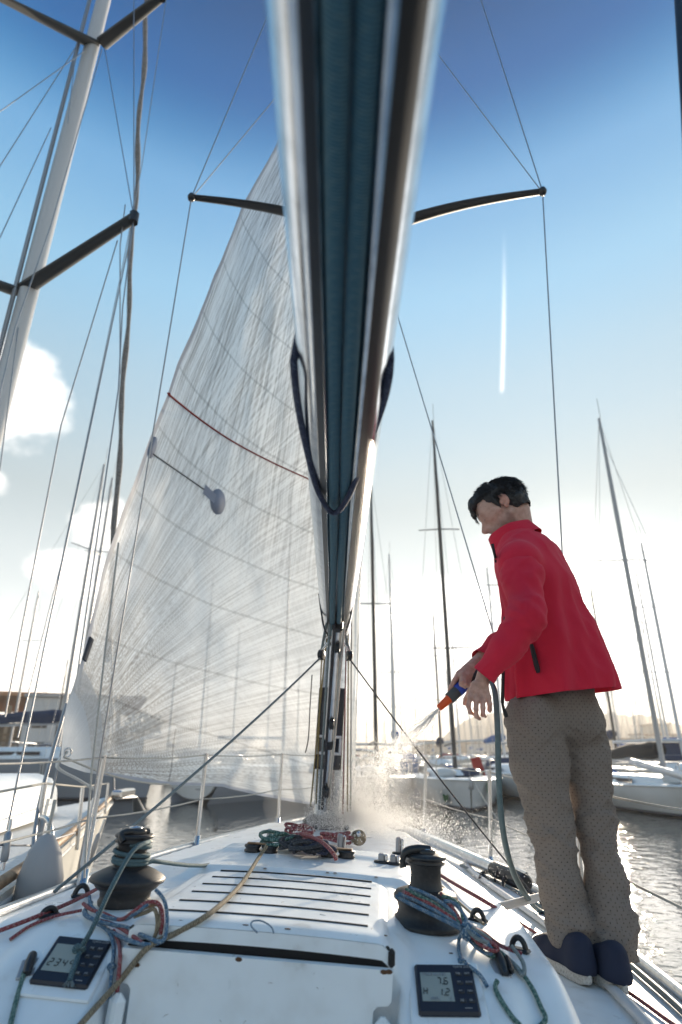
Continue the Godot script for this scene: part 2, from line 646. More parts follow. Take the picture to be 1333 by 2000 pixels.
# ------------------------------------------------------------------ the sky: clear air, low broken cumulus round the horizon, a vapour trail
func make_sky() -> PanoramaSkyMaterial:
	var w := 2048
	var h := 1024
	var px := PackedFloat32Array()
	px.resize(w * h * 3)
	var sun := Vector3(sin(SUN_AZ) * cos(SUN_EL), sin(SUN_EL), -cos(SUN_AZ) * cos(SUN_EL))
	var big := noise(1.0, 5, 41)
	big.frequency = 3.2
	var fine := noise(1.0, 4, 47)
	fine.frequency = 9.0
	fine.fractal_octaves = 6
	fine.fractal_gain = 0.62
	var els := [0.0, 4.0, 9.0, 15.0, 22.0, 31.7, 40.8, 49.0, 56.3, 63.0, 75.0, 90.0]
	var cols := [Color(1.0, 0.93, 0.84), Color(0.95, 0.925, 0.88), Color(0.8, 0.82, 0.82), Color(0.668, 0.707, 0.722), Color(0.57, 0.622, 0.645), Color(0.497, 0.602, 0.667), Color(0.425, 0.592, 0.701), Color(0.32, 0.511, 0.661), Color(0.04, 0.295, 0.50), Color(0.0, 0.225, 0.405), Color(0.175, 0.409, 0.613), Color(0.304, 0.491, 0.658)]
	# heaps of cloud that the photograph shows: azimuth, elevation, half width, half height
	var heaps := [[-33.0, 29.5, 6.0, 4.6], [-34.5, 21.0, 3.5, 2.2], [-22.0, 19.5, 4.0, 2.4], [-23.0, 15.0, 6.0, 2.0], [9.0, 12.5, 6.5, 4.0], [31.0, 12.5, 8.0, 6.0], [26.0, 9.0, 8.0, 5.0], [14.0, 9.0, 9.0, 5.0], [35.0, 7.0, 6.0, 4.0], [44.0, 12.0, 9.0, 5.0], [-48.0, 16.0, 9.0, 5.0], [60.0, 9.0, 10.0, 4.0], [-70.0, 10.0, 12.0, 5.0], [100.0, 12.0, 14.0, 5.0], [140.0, 9.0, 15.0, 4.0], [-110.0, 12.0, 13.0, 5.0], [-150.0, 10.0, 16.0, 5.0]]
	for j in h:
		var el := 90.0 - (j + 0.5) / h * 180.0
		if el < 0.0:
			for i in w:
				var o := (j * w + i) * 3
				px[o] = 0.25
				px[o + 1] = 0.27
				px[o + 2] = 0.28
			continue
		var k := 0
		while els[k + 1] < el:
			k += 1
		var base: Color = cols[k].lerp(cols[k + 1], smoothstep(0.0, 1.0, (el - els[k]) / (els[k + 1] - els[k])) * 0.4 + 0.6 * (el - els[k]) / (els[k + 1] - els[k]))
		base = base.srgb_to_linear()
		var e := deg_to_rad(el)
		for i in w:
			var az := wrapf((i + 0.5) / w * TAU, -PI, PI)
			var d := Vector3(sin(az) * cos(e), sin(e), -cos(az) * cos(e))
			var c := base
			var c_sun := d.dot(sun)
			var near := maxf(0.0, c_sun)
			# low air is brightest towards the sun and dims away from it
			var low := smoothstep(11.0, 0.5, el)
			var facing := smoothstep(-0.9, 0.85, c_sun)
			var gain := lerpf(1.0, 1.75, low * facing) * lerpf(1.0, lerpf(0.92, 1.0, facing), smoothstep(85.0, 25.0, el))
			var glow := pow(near, 260.0) * 1.6 + pow(near, 14.0) * 0.03 + pow(near, 4.0) * 0.07
			c = Color(c.r * gain + glow * 1.05, c.g * gain + glow * 0.98, c.b * gain + glow * 0.84)
			var deg := rad_to_deg(az)
			if el < 47.0:
				var f := -0.42 if el < 39.0 else -2.0
				for b in (heaps if el < 39.0 else []):
					var dx: float = absf(deg - b[0])
					if dx < b[2] * 2.0:
						var dy: float = (el - b[1]) / b[3]
						if dy < 0.0:
							dy *= 0.75
						f = maxf(f, 1.0 - (dx / b[2]) * (dx / b[2]) - dy * dy)
				if f > -0.9:
					var nn := big.get_noise_3dv(d * Vector3(1, 1.6, 1)) * 0.75 + fine.get_noise_3dv(d * Vector3(1, 1.5, 1)) * 0.75
					var dens := smoothstep(0.02, 0.75, f * 1.1 + nn * 0.95)
					if dens > 0.0:
						var shade := 0.82 + 0.16 * clampf(f + nn, -1.0, 1.0) + 0.9 * pow(near, 8.0) - 0.35 * (1.0 - facing)
						var body := clampf((f + nn) * 1.1 - 0.55, 0.0, 1.0) * smoothstep(16.0, 7.0, el)
						var cc := Color(1.02, 1.0, 0.96) * shade
						cc = cc.lerp(Color(0.40, 0.40, 0.42), body * 0.9)
						c = c.lerp(cc, dens * 0.92)
				# the vapour trail
				if el > 31.0:
					var off := absf(deg - 17.4 - 0.18 * (el - 31.9))
					if off < 0.5:
						var a := smoothstep(0.30, 0.04, off) * smoothstep(46.0, 36.0, el) * smoothstep(31.8, 32.4, el)
						c = c.lerp(Color(1, 1, 1), a * 0.6)
			var o := (j * w + i) * 3
			px[o] = c.r
			px[o + 1] = c.g
			px[o + 2] = c.b
	var im := Image.create_from_data(w, h, false, Image.FORMAT_RGBF, px.to_byte_array())
	var m := PanoramaSkyMaterial.new()
	m.panorama = ImageTexture.create_from_image(im)
	return m

const SUN_AZ := 0.375
const SUN_EL := 0.215


func _ready() -> void:
	rng.seed = 7
	grain = noise(4.0, 3, 77)
	var cam := Camera3D.new()
	cam.name = "camera"
	cam.position = EYE
	cam.rotation = Vector3(PITCH, 0, 0)
	cam.near = 0.02
	cam.far = 9000.0
	var lens := CameraAttributesPhysical.new()
	lens.frustum_focal_length = 14.1
	lens.frustum_focus_distance = 2.0
	lens.exposure_aperture = 1.7
	lens.auto_exposure_enabled = false
	cam.attributes = lens
	cam.fov = rad_to_deg(2.0 * atan(1000.0 / FOCAL))
	cam.current = true
	add_child(cam)
	var env := Environment.new()
	env.background_mode = Environment.BG_SKY
	env.sky = Sky.new()
	env.sky.sky_material = make_sky()
	env.tonemap_mode = Environment.TONE_MAPPER_LINEAR
	env.tonemap_exposure = 1.85
	env.sdfgi_enabled = true
	env.ssao_enabled = true
	env.ssil_enabled = true
	env.volumetric_fog_enabled = true
	env.volumetric_fog_density = 0.0010
	env.volumetric_fog_albedo = Color(1.0, 0.98, 0.95)
	env.volumetric_fog_anisotropy = 0.3
	var we := WorldEnvironment.new()
	we.name = "world_environment"
	we.environment = env
	add_child(we)
	var sun := DirectionalLight3D.new()
	sun.name = "sun"
	sun.light_color = Color(1.0, 0.925, 0.82)
	sun.light_energy = 1.6
	sun.light_angular_distance = 0.8
	sun.shadow_enabled = true
	sun.rotation = Vector3(-SUN_EL, PI - SUN_AZ, 0)
	add_child(sun)

	yacht_at = Transform3D(Basis(Vector3.UP, -0.065) * Basis(Vector3.BACK, -0.054), Vector3(-0.27, EYE.y - 0.36, 0))
	make_materials()
	make_water()
	make_hills()
	make_yacht()
	make_deck_gear()
	make_genoa()
	make_ropes()
	make_person()
	make_hose()
	make_spray()
	make_neighbour()
	make_far_left()
	make_right_row()
	make_far_fleet()


# ------------------------------------------------------------------ the yacht that the picture is taken from
func half_beam(z: float) -> float:
	var s := clampf((-z - 2.2) / 4.65, 0.0, 1.0)
	return maxf(1.21 * (1.0 - pow(s, 2.1)), 0.02)


func edge_height(z: float) -> float:
	var s := clampf((-z - 1.0) / 5.8, 0.0, 1.0)
	return -0.285 + 0.10 * pow(s, 1.5)


func roof_half(z: float) -> float:
	return table([-4.5, -4.0, -3.4, -2.7, -2.4, -2.0, -1.6, -1.2], [0.22, 0.36, 0.47, 0.585, 0.635, 0.665, 0.655, 0.65], z)


func aft_slope(z: float) -> float:
	# the shoulders fall away towards the cockpit, rounded where they start
	var a := z + 1.64
	if a <= 0.0:
		return 0.0
	var d := 0.53 * (a - 0.06 * (1.0 - exp(-a / 0.06)))
	return d


func deck_height(x: float, z: float) -> float:
	var b := half_beam(z)
	var ax := absf(x)
	var deck := edge_height(z) + 0.05 * (1.0 - minf(1.0, (x / b) * (x / b)))
	var w := roof_half(z)
	var roof := -0.028 * (ax / 0.6) * (ax / 0.6)
	roof -= 0.22 * smoothstep(-3.7, -4.7, z)
	# the raised frame of the sliding hatch, and its garage
	var raise := 0.022 * smoothstep(0.335, 0.285, ax) * smoothstep(-2.16, -2.10, z) * smoothstep(-1.47, -1.52, z)
	raise = maxf(raise, 0.036 * smoothstep(0.40, 0.31, ax) * smoothstep(-2.52, -2.40, z) * smoothstep(-2.07, -2.115, z))
	# the moulded step that carries the deck blocks, and the winch pads
	raise = maxf(raise, 0.045 * smoothstep(0.34, 0.27, absf(ax - 0.03)) * smoothstep(-2.62, -2.54, z) * smoothstep(-2.34, -2.42, z))
	var pad := Vector2(ax - 0.37, z + 1.735).length()
	raise = maxf(raise, 0.008 * smoothstep(0.135, 0.105, pad))
	roof += raise
	var sl := aft_slope(z)
	if sl > 0.0:
		roof -= sl * smoothstep(0.262, 0.285, ax)
		roof += 0.12 * (ax - 0.38) * smoothstep(0.0, 0.05, sl) * smoothstep(0.27, 0.29, ax) * smoothstep(0.56, 0.5, ax)
	if z > -1.18:
		roof = lerpf(roof, deck + 0.03, smoothstep(-1.18, -1.08, z))
	var y := lerpf(roof, deck, smoothstep(w - 0.035, w + 0.085, ax))
	y = maxf(y, deck)
	# the companionway and the cockpit well
	var well := smoothstep(0.284, 0.276, ax) * smoothstep(-1.506, -1.497, z)
	well = maxf(well, smoothstep(0.60, 0.54, ax) * smoothstep(-1.06, -1.0, z))
	return lerpf(y, -0.95, well)


# what a rope lies on: the deck, or the lid and the board of the hatch
func top_height(x: float, z: float) -> float:
	var y := deck_height(x, z)
	if absf(x) < 0.275 and z < -1.484 and z > -2.085:
		y = maxf(y, 0.0295 - 0.0055 * pow(x / 0.272, 2.0) - 0.009 * smoothstep(-1.52, -1.484, z))
	elif absf(x) < 0.284 and z <= -1.455 and z > -1.49:
		y = maxf(y, -0.021)
	return y


func make_yacht() -> void:
	yacht = thing("sailboat", "white racing yacht seen from its own cockpit, with winches and polished boom overhead", "sailboat", yacht_at)
	# deck and coachroof: one moulding
	var zs := []
	var z := 1.6
	while z > -6.82:
		zs.append(z)
		z -= 0.009 if z < -1.44 and z > -1.54 else (0.018 if z < -1.1 and z > -2.7 else 0.06)
	zs.append(-6.83)
	var us := []
	for i in 181:
		us.append(-1.0 + i / 90.0)
	var rows := []
	for zz in zs:
		var row := PackedVector3Array()
		var b := half_beam(zz)
		for u in us:
			row.append(Vector3(u * b, deck_height(u * b, zz), zz))
		rows.append(row)
	rows.reverse()
	put("deck", Shape.new().rows(rows, Vector2.ONE, true), M.gel, yacht)
	# topsides
	for s in [-1.0, 1.0]:
		var r := []
		for k in 9:
			var f := k / 8.0
			var row := PackedVector3Array()
			for zz in zs:
				var b := half_beam(zz)
				row.append(Vector3(s * b * (1.0 - 0.25 * f * f), lerpf(edge_height(zz), -1.45, f), zz + 0.5 * f * smoothstep(-5.0, -6.8, zz)))
			r.append(row)
		put("hull", Shape.new().rows(r, Vector2.ONE, s > 0), M.hull, yacht)
		# perforated alloy toe rail
		var p := []
		zs.reverse()
		for zz in zs:
			if zz > -6.6 and zz < 1.0:
				p.append(Vector3(s * (half_beam(zz) - 0.025), edge_height(zz) + 0.016, zz))
		zs.reverse()
		put("toe_rail", Shape.new().tube(p, 0.019, 8), M.alu, yacht)
		# jib track with its alloy flange
		var tr := []
		for i in 16:
			var zz := -4.2 + i * 0.2
			var x = s * minf(half_beam(zz) - 0.17, 0.70 + 0.20 * smoothstep(-4.2, -2.6, zz) + 0.06)
			tr.append(Vector3(x, deck_height(x, zz) + 0.014, zz))
		put("jib_track", Shape.new().tube(tr, 0.024, 4, true, 1.0, 0.6), M.mast_white if s > 0 else M.alu, yacht)
		# stanchions and lifelines
		var tops := []
		var lows := []
		for zz in [-1.9, -3.15, -4.32, -5.45, -6.25]:
			var x = s * (half_beam(zz) - 0.05)
			var y := edge_height(zz)
			var st := part_node("stanchion", yacht)
			put("post", Shape.new().tube([Vector3(x, y, zz), Vector3(x + s * 0.012, y + 0.56, zz)], 0.0125, 8), M.steel, st)
			put("socket", Shape.new().lathe([Vector2(0, 0), Vector2(0.034, 0), Vector2(0.034, 0.008), Vector2(0.02, 0.012), Vector2(0.018, 0.07), Vector2(0.0, 0.07)], Transform3D(Basis(), Vector3(x, y, zz)), 12), M.steel, st)
			tops.append(Vector3(x + s * 0.012, y + 0.55, zz))
			lows.append(Vector3(x + s * 0.006, y + 0.28, zz))
		for line in [tops, lows]:
			var pts := []
			for i in line.size() - 1:
				pts.append_array(sag(line[i], line[i + 1], 0.012, 4))
			put("lifeline", Shape.new().tube(pts, 0.0045, 6), M.rope_white, yacht)
		# shrouds, spreader, chainplate
		var tip := Vector3(s * 1.265, 4.11, -3.18)
		var plate := Vector3(s * 1.12, -0.25, -3.1)
		put("shroud", Shape.new().tube([plate + Vector3(0, 0.3, 0), tip, Vector3(s * 0.03, 13.2, -3.6)], 0.0045, 6), M.wire, yacht)
		put("shroud", Shape.new().tube([tip + Vector3(-s * 0.02, 0.03, 0), Vector3(s * 0.05, 7.4, -3.55)], 0.0038, 6), M.wire, yacht)
		if s > 0:
			put("shroud", Shape.new().tube([Vector3(s * 1.04, 0.02, -3.12), Vector3(s * 0.06, 4.1, -3.5)], 0.0038, 6), M.wire, yacht)
		var tb := part_node("turnbuckle", yacht)
		put("body", Shape.new().tube([plate + Vector3(0, 0.08, 0), plate + Vector3(0, 0.28, 0)], 0.013, 8), M.steel, tb)
		put("fork", Shape.new().tube([plate, plate + Vector3(0, 0.09, 0)], 0.008, 6), M.steel, tb)
		put("fork", Shape.new().tube([plate + Vector3(0, 0.27, 0), plate + Vector3(0, 0.36, 0)], 0.008, 6), M.steel, tb)
		var sp := []
		var sr := []
		for i in 13:
			var t := i / 12.0
			sp.append(Vector3(s * lerpf(0.04, 1.265, t), 4.17 + 0.035 * sin(t * PI) * 1.6 - 0.06 * t, lerpf(-3.58, -3.18, t)))
			sr.append(lerpf(0.062, 0.028, t))
		put("spreader", Shape.new().tube(sp, sr, 10, true, 1.0, 0.45), M.carbon, yacht)
		put("spreader_tip", Shape.new().lathe([Vector2(0, -0.03), Vector2(0.022, -0.025), Vector2(0.03, 0), Vector2(0.022, 0.025), Vector2(0, 0.03)], Transform3D(Basis(), tip), 12), M.black, yacht)
	put("whip_aerial", Shape.new().tube([aboard(Vector3(0.31, 1.0, -0.69)), aboard(Vector3(0.588, 2.58, -0.69)), aboard(Vector3(0.641, 2.89, -0.69)), aboard(Vector3(0.90, 4.4, -0.69))], [0.010, 0.0085, 0.0082, 0.005], 8), M.black, yacht)
	# pulpit
	for s in [-1.0, 1.0]:
		put("pulpit_rail", Shape.new().tube(curve([Vector3(s * 0.28, edge_height(-6.2), -6.2), Vector3(s * 0.27, edge_height(-6.2) + 0.5, -6.25), Vector3(s * 0.16, edge_height(-6.6) + 0.58, -6.75), Vector3(0.0, edge_height(-6.6) + 0.6, -6.9)]), 0.0125, 8), M.steel, yacht)
	# mast
	var sec := []
	for y in [-0.05, 1.0, 4.0, 8.0, 13.3]:
		sec.append(Vector3(-0.04, y, -3.6))
	put("mast", Shape.new().tube(sec, [0.075, 0.075, 0.075, 0.07, 0.05], 20), M.polished, yacht)
	put("mast_collar", Shape.new().lathe([Vector2(0, 0), Vector2(0.13, 0.0), Vector2(0.13, 0.03), Vector2(0.09, 0.06), Vector2(0.0, 0.06)], Transform3D(Basis(), Vector3(-0.04, 0.0, -3.6)), 20), M.black, yacht)
	put("forestay", Shape.new().tube([Vector3(-0.03, -0.12, -6.68), Vector3(-0.04, 8.6, -3.72)], 0.007, 6), M.wire, yacht)
	# displays on the mast
	var md := part_node("mast_display", yacht, Transform3D(Basis(Vector3.RIGHT, -0.04), Vector3(-0.043, 0.495, -3.48)))
	put("case", Shape.new().box(Transform3D(), Vector3(0.145, 0.42, 0.035), 0.006), M.bezel, md)
	var frame := Shape.new()
	frame.box(Transform3D(Basis(), Vector3(0, -0.047, 0.02)), Vector3(0.14, 0.014, 0.012), 0.004)
	frame.box(Transform3D(Basis(), Vector3(0, -0.131, 0.02)), Vector3(0.14, 0.014, 0.012), 0.004)
	frame.box(Transform3D(Basis(), Vector3(-0.063, -0.089, 0.02)), Vector3(0.014, 0.071, 0.0115), 0.004)
	frame.box(Transform3D(Basis(), Vector3(0.063, -0.089, 0.02)), Vector3(0.014, 0.071, 0.0115), 0.004)
	put("display_frame", frame, M.mast_white, md)
	for yy in [0.10, -0.089, -0.17]:
		put("display_screen", Shape.new().box(Transform3D(Basis(), Vector3(0, yy, 0.0185)), Vector3(0.10, 0.06 if yy > -0.1 else 0.05, 0.003), 0.001), M.glass, md)
	make_boom()
	make_vang()
	for s in [-1.0, 1.0]:
		make_winch(s)
		make_instrument(s)
	make_hatch()


func make_boom() -> void:
	var boom := part_node("boom", yacht)
	var a := Vector3(-0.036, 1.055, -3.42)
	var b := Vector3(0.318, 0.985, 1.05)
	var t := (b - a).normalized()
	var side := t.cross(Vector3.UP).normalized() * -1.0
	var up := side.cross(t) * -1.0
	if up.y < 0:
		up = -up
	side = up.cross(t)
	var half := [Vector2(0.0, -0.088), Vector2(0.0255, -0.088), Vector2(0.0275, -0.0965), Vector2(0.040, -0.0955), Vector2(0.056, -0.086), Vector2(0.068, -0.070), Vector2(0.0765, -0.045), Vector2(0.0810, -0.015), Vector2(0.0825, 0.02), Vector2(0.0785, 0.06), Vector2(0.0655, 0.088), Vector2(0.0425, 0.10), Vector2(0.0, 0.102)]
	var ring := []
	for p in half:
		ring.append(p)
	for i in range(half.size() - 2, 0, -1):
		ring.append(Vector2(-half[i].x, half[i].y))
	var rows := []
	for i in 25:
		var c := a.lerp(b, i / 24.0)
		var row := PackedVector3Array()
		for j in ring.size() + 1:
			var p: Vector2 = ring[j % ring.size()]
			row.append(c + side * p.x + up * p.y)
		rows.append(row)
	put("spar", Shape.new().rows(rows, Vector2.ONE, false), M.polished, boom)
	# dark reflections put in as black strips either side of the rope channel
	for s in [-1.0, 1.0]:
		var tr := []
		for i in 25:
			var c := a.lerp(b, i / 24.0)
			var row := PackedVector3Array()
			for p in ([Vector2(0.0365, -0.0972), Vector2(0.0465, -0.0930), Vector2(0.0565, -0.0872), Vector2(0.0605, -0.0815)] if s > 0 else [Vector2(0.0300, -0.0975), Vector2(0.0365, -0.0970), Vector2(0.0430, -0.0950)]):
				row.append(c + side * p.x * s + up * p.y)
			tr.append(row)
		put("reflection_strip", Shape.new().rows(tr, Vector2.ONE, s < 0), M.carbon, boom)
	# the two lines that run along the channel underneath
	for s in [-1.0, 1.0]:
		var p := []
		for i in 41:
			var f := i / 40.0
			var spread := 0.0122 + 0.003 * smoothstep(0.36, 0.18, f)
			p.append(a.lerp(b, lerpf(0.05, 1.0, f)) + side * s * spread + up * (-0.0925 - 0.004 * sin(f * 23.0 + s) - 0.012 * smoothstep(0.3, 0.12, f)))
		put("reefing_line", Shape.new().tube(p, 0.0120, 10, true, 30.0), M.boom_line, boom)
	put("gooseneck", Shape.new().box(Transform3D(Basis(), Vector3(-0.04, 0.99, -3.46)), Vector3(0.07, 0.12, 0.14), 0.015), M.black, boom)


func make_vang() -> void:
	var v := part_node("vang", yacht)
	var top := Vector3(0.02, 0.93, -2.85)
	var foot := Vector3(-0.045, 0.10, -3.44)
	put("tube", Shape.new().tube([top, top.lerp(foot, 0.62)], 0.026, 14), M.alu, v)
	put("tube", Shape.new().tube([top.lerp(foot, 0.55), foot], 0.019, 14), M.steel, v)
	put("collar", Shape.new().tube([top.lerp(foot, 0.60), top.lerp(foot, 0.64)], 0.031, 14), M.black, v)
	put("fitting", Shape.new().box(Transform3D(Basis(), top + Vector3(0, 0.01, 0)), Vector3(0.05, 0.09, 0.07), 0.012), M.black, v)
	for k in 3:
		var o := Vector3([-0.035, 0.034, -0.012][k], 0, 0.035 + 0.006 * k)
		put("purchase_line", Shape.new().tube(sag(top + o, foot + o * 0.7, -0.008, 8), 0.006, 6, true, 30.0), [M.rope_grey, M.rope_white, M.rope_black][k], v)
	for f in [0.12, 0.52, 0.9]:
		put("block", Shape.new().lathe([Vector2(0, -0.009), Vector2(0.02, -0.011), Vector2(0.028, -0.008), Vector2(0.022, 0), Vector2(0.028, 0.008), Vector2(0.02, 0.011), Vector2(0, 0.009)], Transform3D(Basis(Vector3.BACK, PI / 2), top.lerp(foot, f) + Vector3(0.01, 0, 0.045)), 16), M.black, v)


func make_winch(s: float) -> void:
	var base := Vector3(0.362, deck_height(0.362, -1.745), -1.745) if s > 0 else Vector3(-0.380, deck_height(0.380, -1.72), -1.72)
	var w := part_node("winch", yacht, Transform3D(Basis(), base))
	if s > 0:
		put("base", Shape.new().lathe([Vector2(0.086, 0.0), Vector2(0.088, 0.006), Vector2(0.082, 0.012), Vector2(0.070, 0.020), Vector2(0.066, 0.034), Vector2(0.070, 0.048), Vector2(0.077, 0.054), Vector2(0.078, 0.062), Vector2(0.072, 0.070), Vector2(0.05, 0.078), Vector2(0.0, 0.080)], Transform3D(), 48), M.drum, w)
		put("drum", Shape.new().lathe([Vector2(0.052, 0.070), Vector2(0.040, 0.082), Vector2(0.0375, 0.10), Vector2(0.0375, 0.122), Vector2(0.040, 0.128), Vector2(0.040, 0.132)], Transform3D(), 40), M.drum, w)
		put("self_tailer", Shape.new().lathe([Vector2(0.03, 0.128), Vector2(0.046, 0.131), Vector2(0.048, 0.135), Vector2(0.039, 0.1385), Vector2(0.049, 0.142), Vector2(0.0505, 0.146), Vector2(0.044, 0.151), Vector2(0.032, 0.154), Vector2(0.0, 0.155)], Transform3D(), 48), M.black, w)
		put("feeder_arm", Shape.new().tube(curve([Vector3(0.01, 0.160, 0.0), Vector3(-0.025, 0.161, 0.01), Vector3(-0.05, 0.155, 0.018), Vector3(-0.058, 0.138, 0.02), Vector3(-0.056, 0.122, 0.02)]), [0.012, 0.012, 0.012, 0.012, 0.012, 0.012, 0.0115, 0.011, 0.011, 0.0105, 0.010, 0.010, 0.009, 0.009, 0.0085, 0.008, 0.008, 0.0075, 0.007, 0.007, 0.007, 0.007, 0.008, 0.009, 0.009], 10), M.black, w)
		put("cap", Shape.new().lathe([Vector2(0.024, 0.153), Vector2(0.024, 0.160), Vector2(0.021, 0.163), Vector2(0.016, 0.163), Vector2(0.0155, 0.160), Vector2(0.0, 0.160)], Transform3D(), 32), M.black, w)
		put("cap_ring", Shape.new().lathe([Vector2(0.0150, 0.1632), Vector2(0.0145, 0.1645), Vector2(0.0095, 0.1645), Vector2(0.009, 0.1610), Vector2(0.0, 0.1605)], Transform3D(), 24), M.steel, w)
	else:
		put("base", Shape.new().lathe([Vector2(0.062, 0.0), Vector2(0.064, 0.008), Vector2(0.060, 0.016), Vector2(0.062, 0.030), Vector2(0.074, 0.038), Vector2(0.078, 0.043), Vector2(0.0775, 0.048), Vector2(0.0895, 0.051), Vector2(0.092, 0.056), Vector2(0.088, 0.062), Vector2(0.066, 0.074), Vector2(0.046, 0.082), Vector2(0.0, 0.086)], Transform3D(), 48), M.drum, w)
		put("drum", Shape.new().lathe([Vector2(0.046, 0.081), Vector2(0.038, 0.088), Vector2(0.036, 0.10), Vector2(0.0355, 0.128), Vector2(0.040, 0.135), Vector2(0.046, 0.137), Vector2(0.0475, 0.140), Vector2(0.040, 0.1435), Vector2(0.047, 0.148), Vector2(0.049, 0.152), Vector2(0.044, 0.156), Vector2(0.03, 0.157), Vector2(0.0, 0.157)], Transform3D(), 44), M.drum, w)
		put("feeder_arm", Shape.new().tube(curve([Vector3(0.03, 0.160, -0.012), Vector3(0.0, 0.162, 0.026), Vector3(-0.018, 0.157, 0.040), Vector3(-0.008, 0.142, 0.046)]), 0.0085, 8), M.black, w)
		put("cap", Shape.new().lathe([Vector2(0.030, 0.156), Vector2(0.031, 0.163), Vector2(0.027, 0.168), Vector2(0.02, 0.169), Vector2(0.0, 0.168)], Transform3D(), 32), M.black, w)
		put("cap_ring", Shape.new().lathe([Vector2(0.0165, 0.1688), Vector2(0.016, 0.1715), Vector2(0.0095, 0.1715), Vector2(0.009, 0.1695), Vector2(0.0, 0.1690)], Transform3D(), 24), M.steel, w)


# a figure of seven bars, w wide and h high, lying in x and y
func figure(st: Shape, c: String, at: Transform3D, w: float, h: float, t: float) -> void:
	var bars := {"0": "abcdef", "1": "bc", "2": "abged", "3": "abgcd", "4": "fgbc", "5": "afgcd", "6": "afgedc", "7": "abc", "8": "abcdefg", "9": "abcdfg", "H": "fegbc", "o": "abgf", ".": "."}
	var y := h / 2.0
	for b in bars.get(c, ""):
		var r: Array = {"a": [w / 2, h, w - t, t], "g": [w / 2, y, w - t, t], "d": [w / 2, 0.0, w - t, t], "f": [0.0, y * 1.5, t, y - t], "b": [w, y * 1.5, t, y - t], "e": [0.0, y * 0.5, t, y - t], "c": [w, y * 0.5, t, y - t], ".": [w * 0.2, 0.0, t * 1.3, t * 1.3]}[b]
		st.box(at * Transform3D(Basis(), Vector3(r[0] + r[1] * 0.12, r[1], 0)), Vector3(r[2], r[3], 0.0006))


func letters(text: String, size: float, at: Transform3D, m: Material, parent: Node, called := "lettering") -> void:
	var t := TextMesh.new()
	var f := SystemFont.new()
	f.font_names = PackedStringArray(["Droid Sans"])
	t.font = f
	t.text = text
	t.font_size = 32
	t.pixel_size = size / 32.0
	t.depth = 0.0006
	t.horizontal_alignment = HORIZONTAL_ALIGNMENT_LEFT
	t.vertical_alignment = VERTICAL_ALIGNMENT_BOTTOM
	put(called, t, m, parent, at)


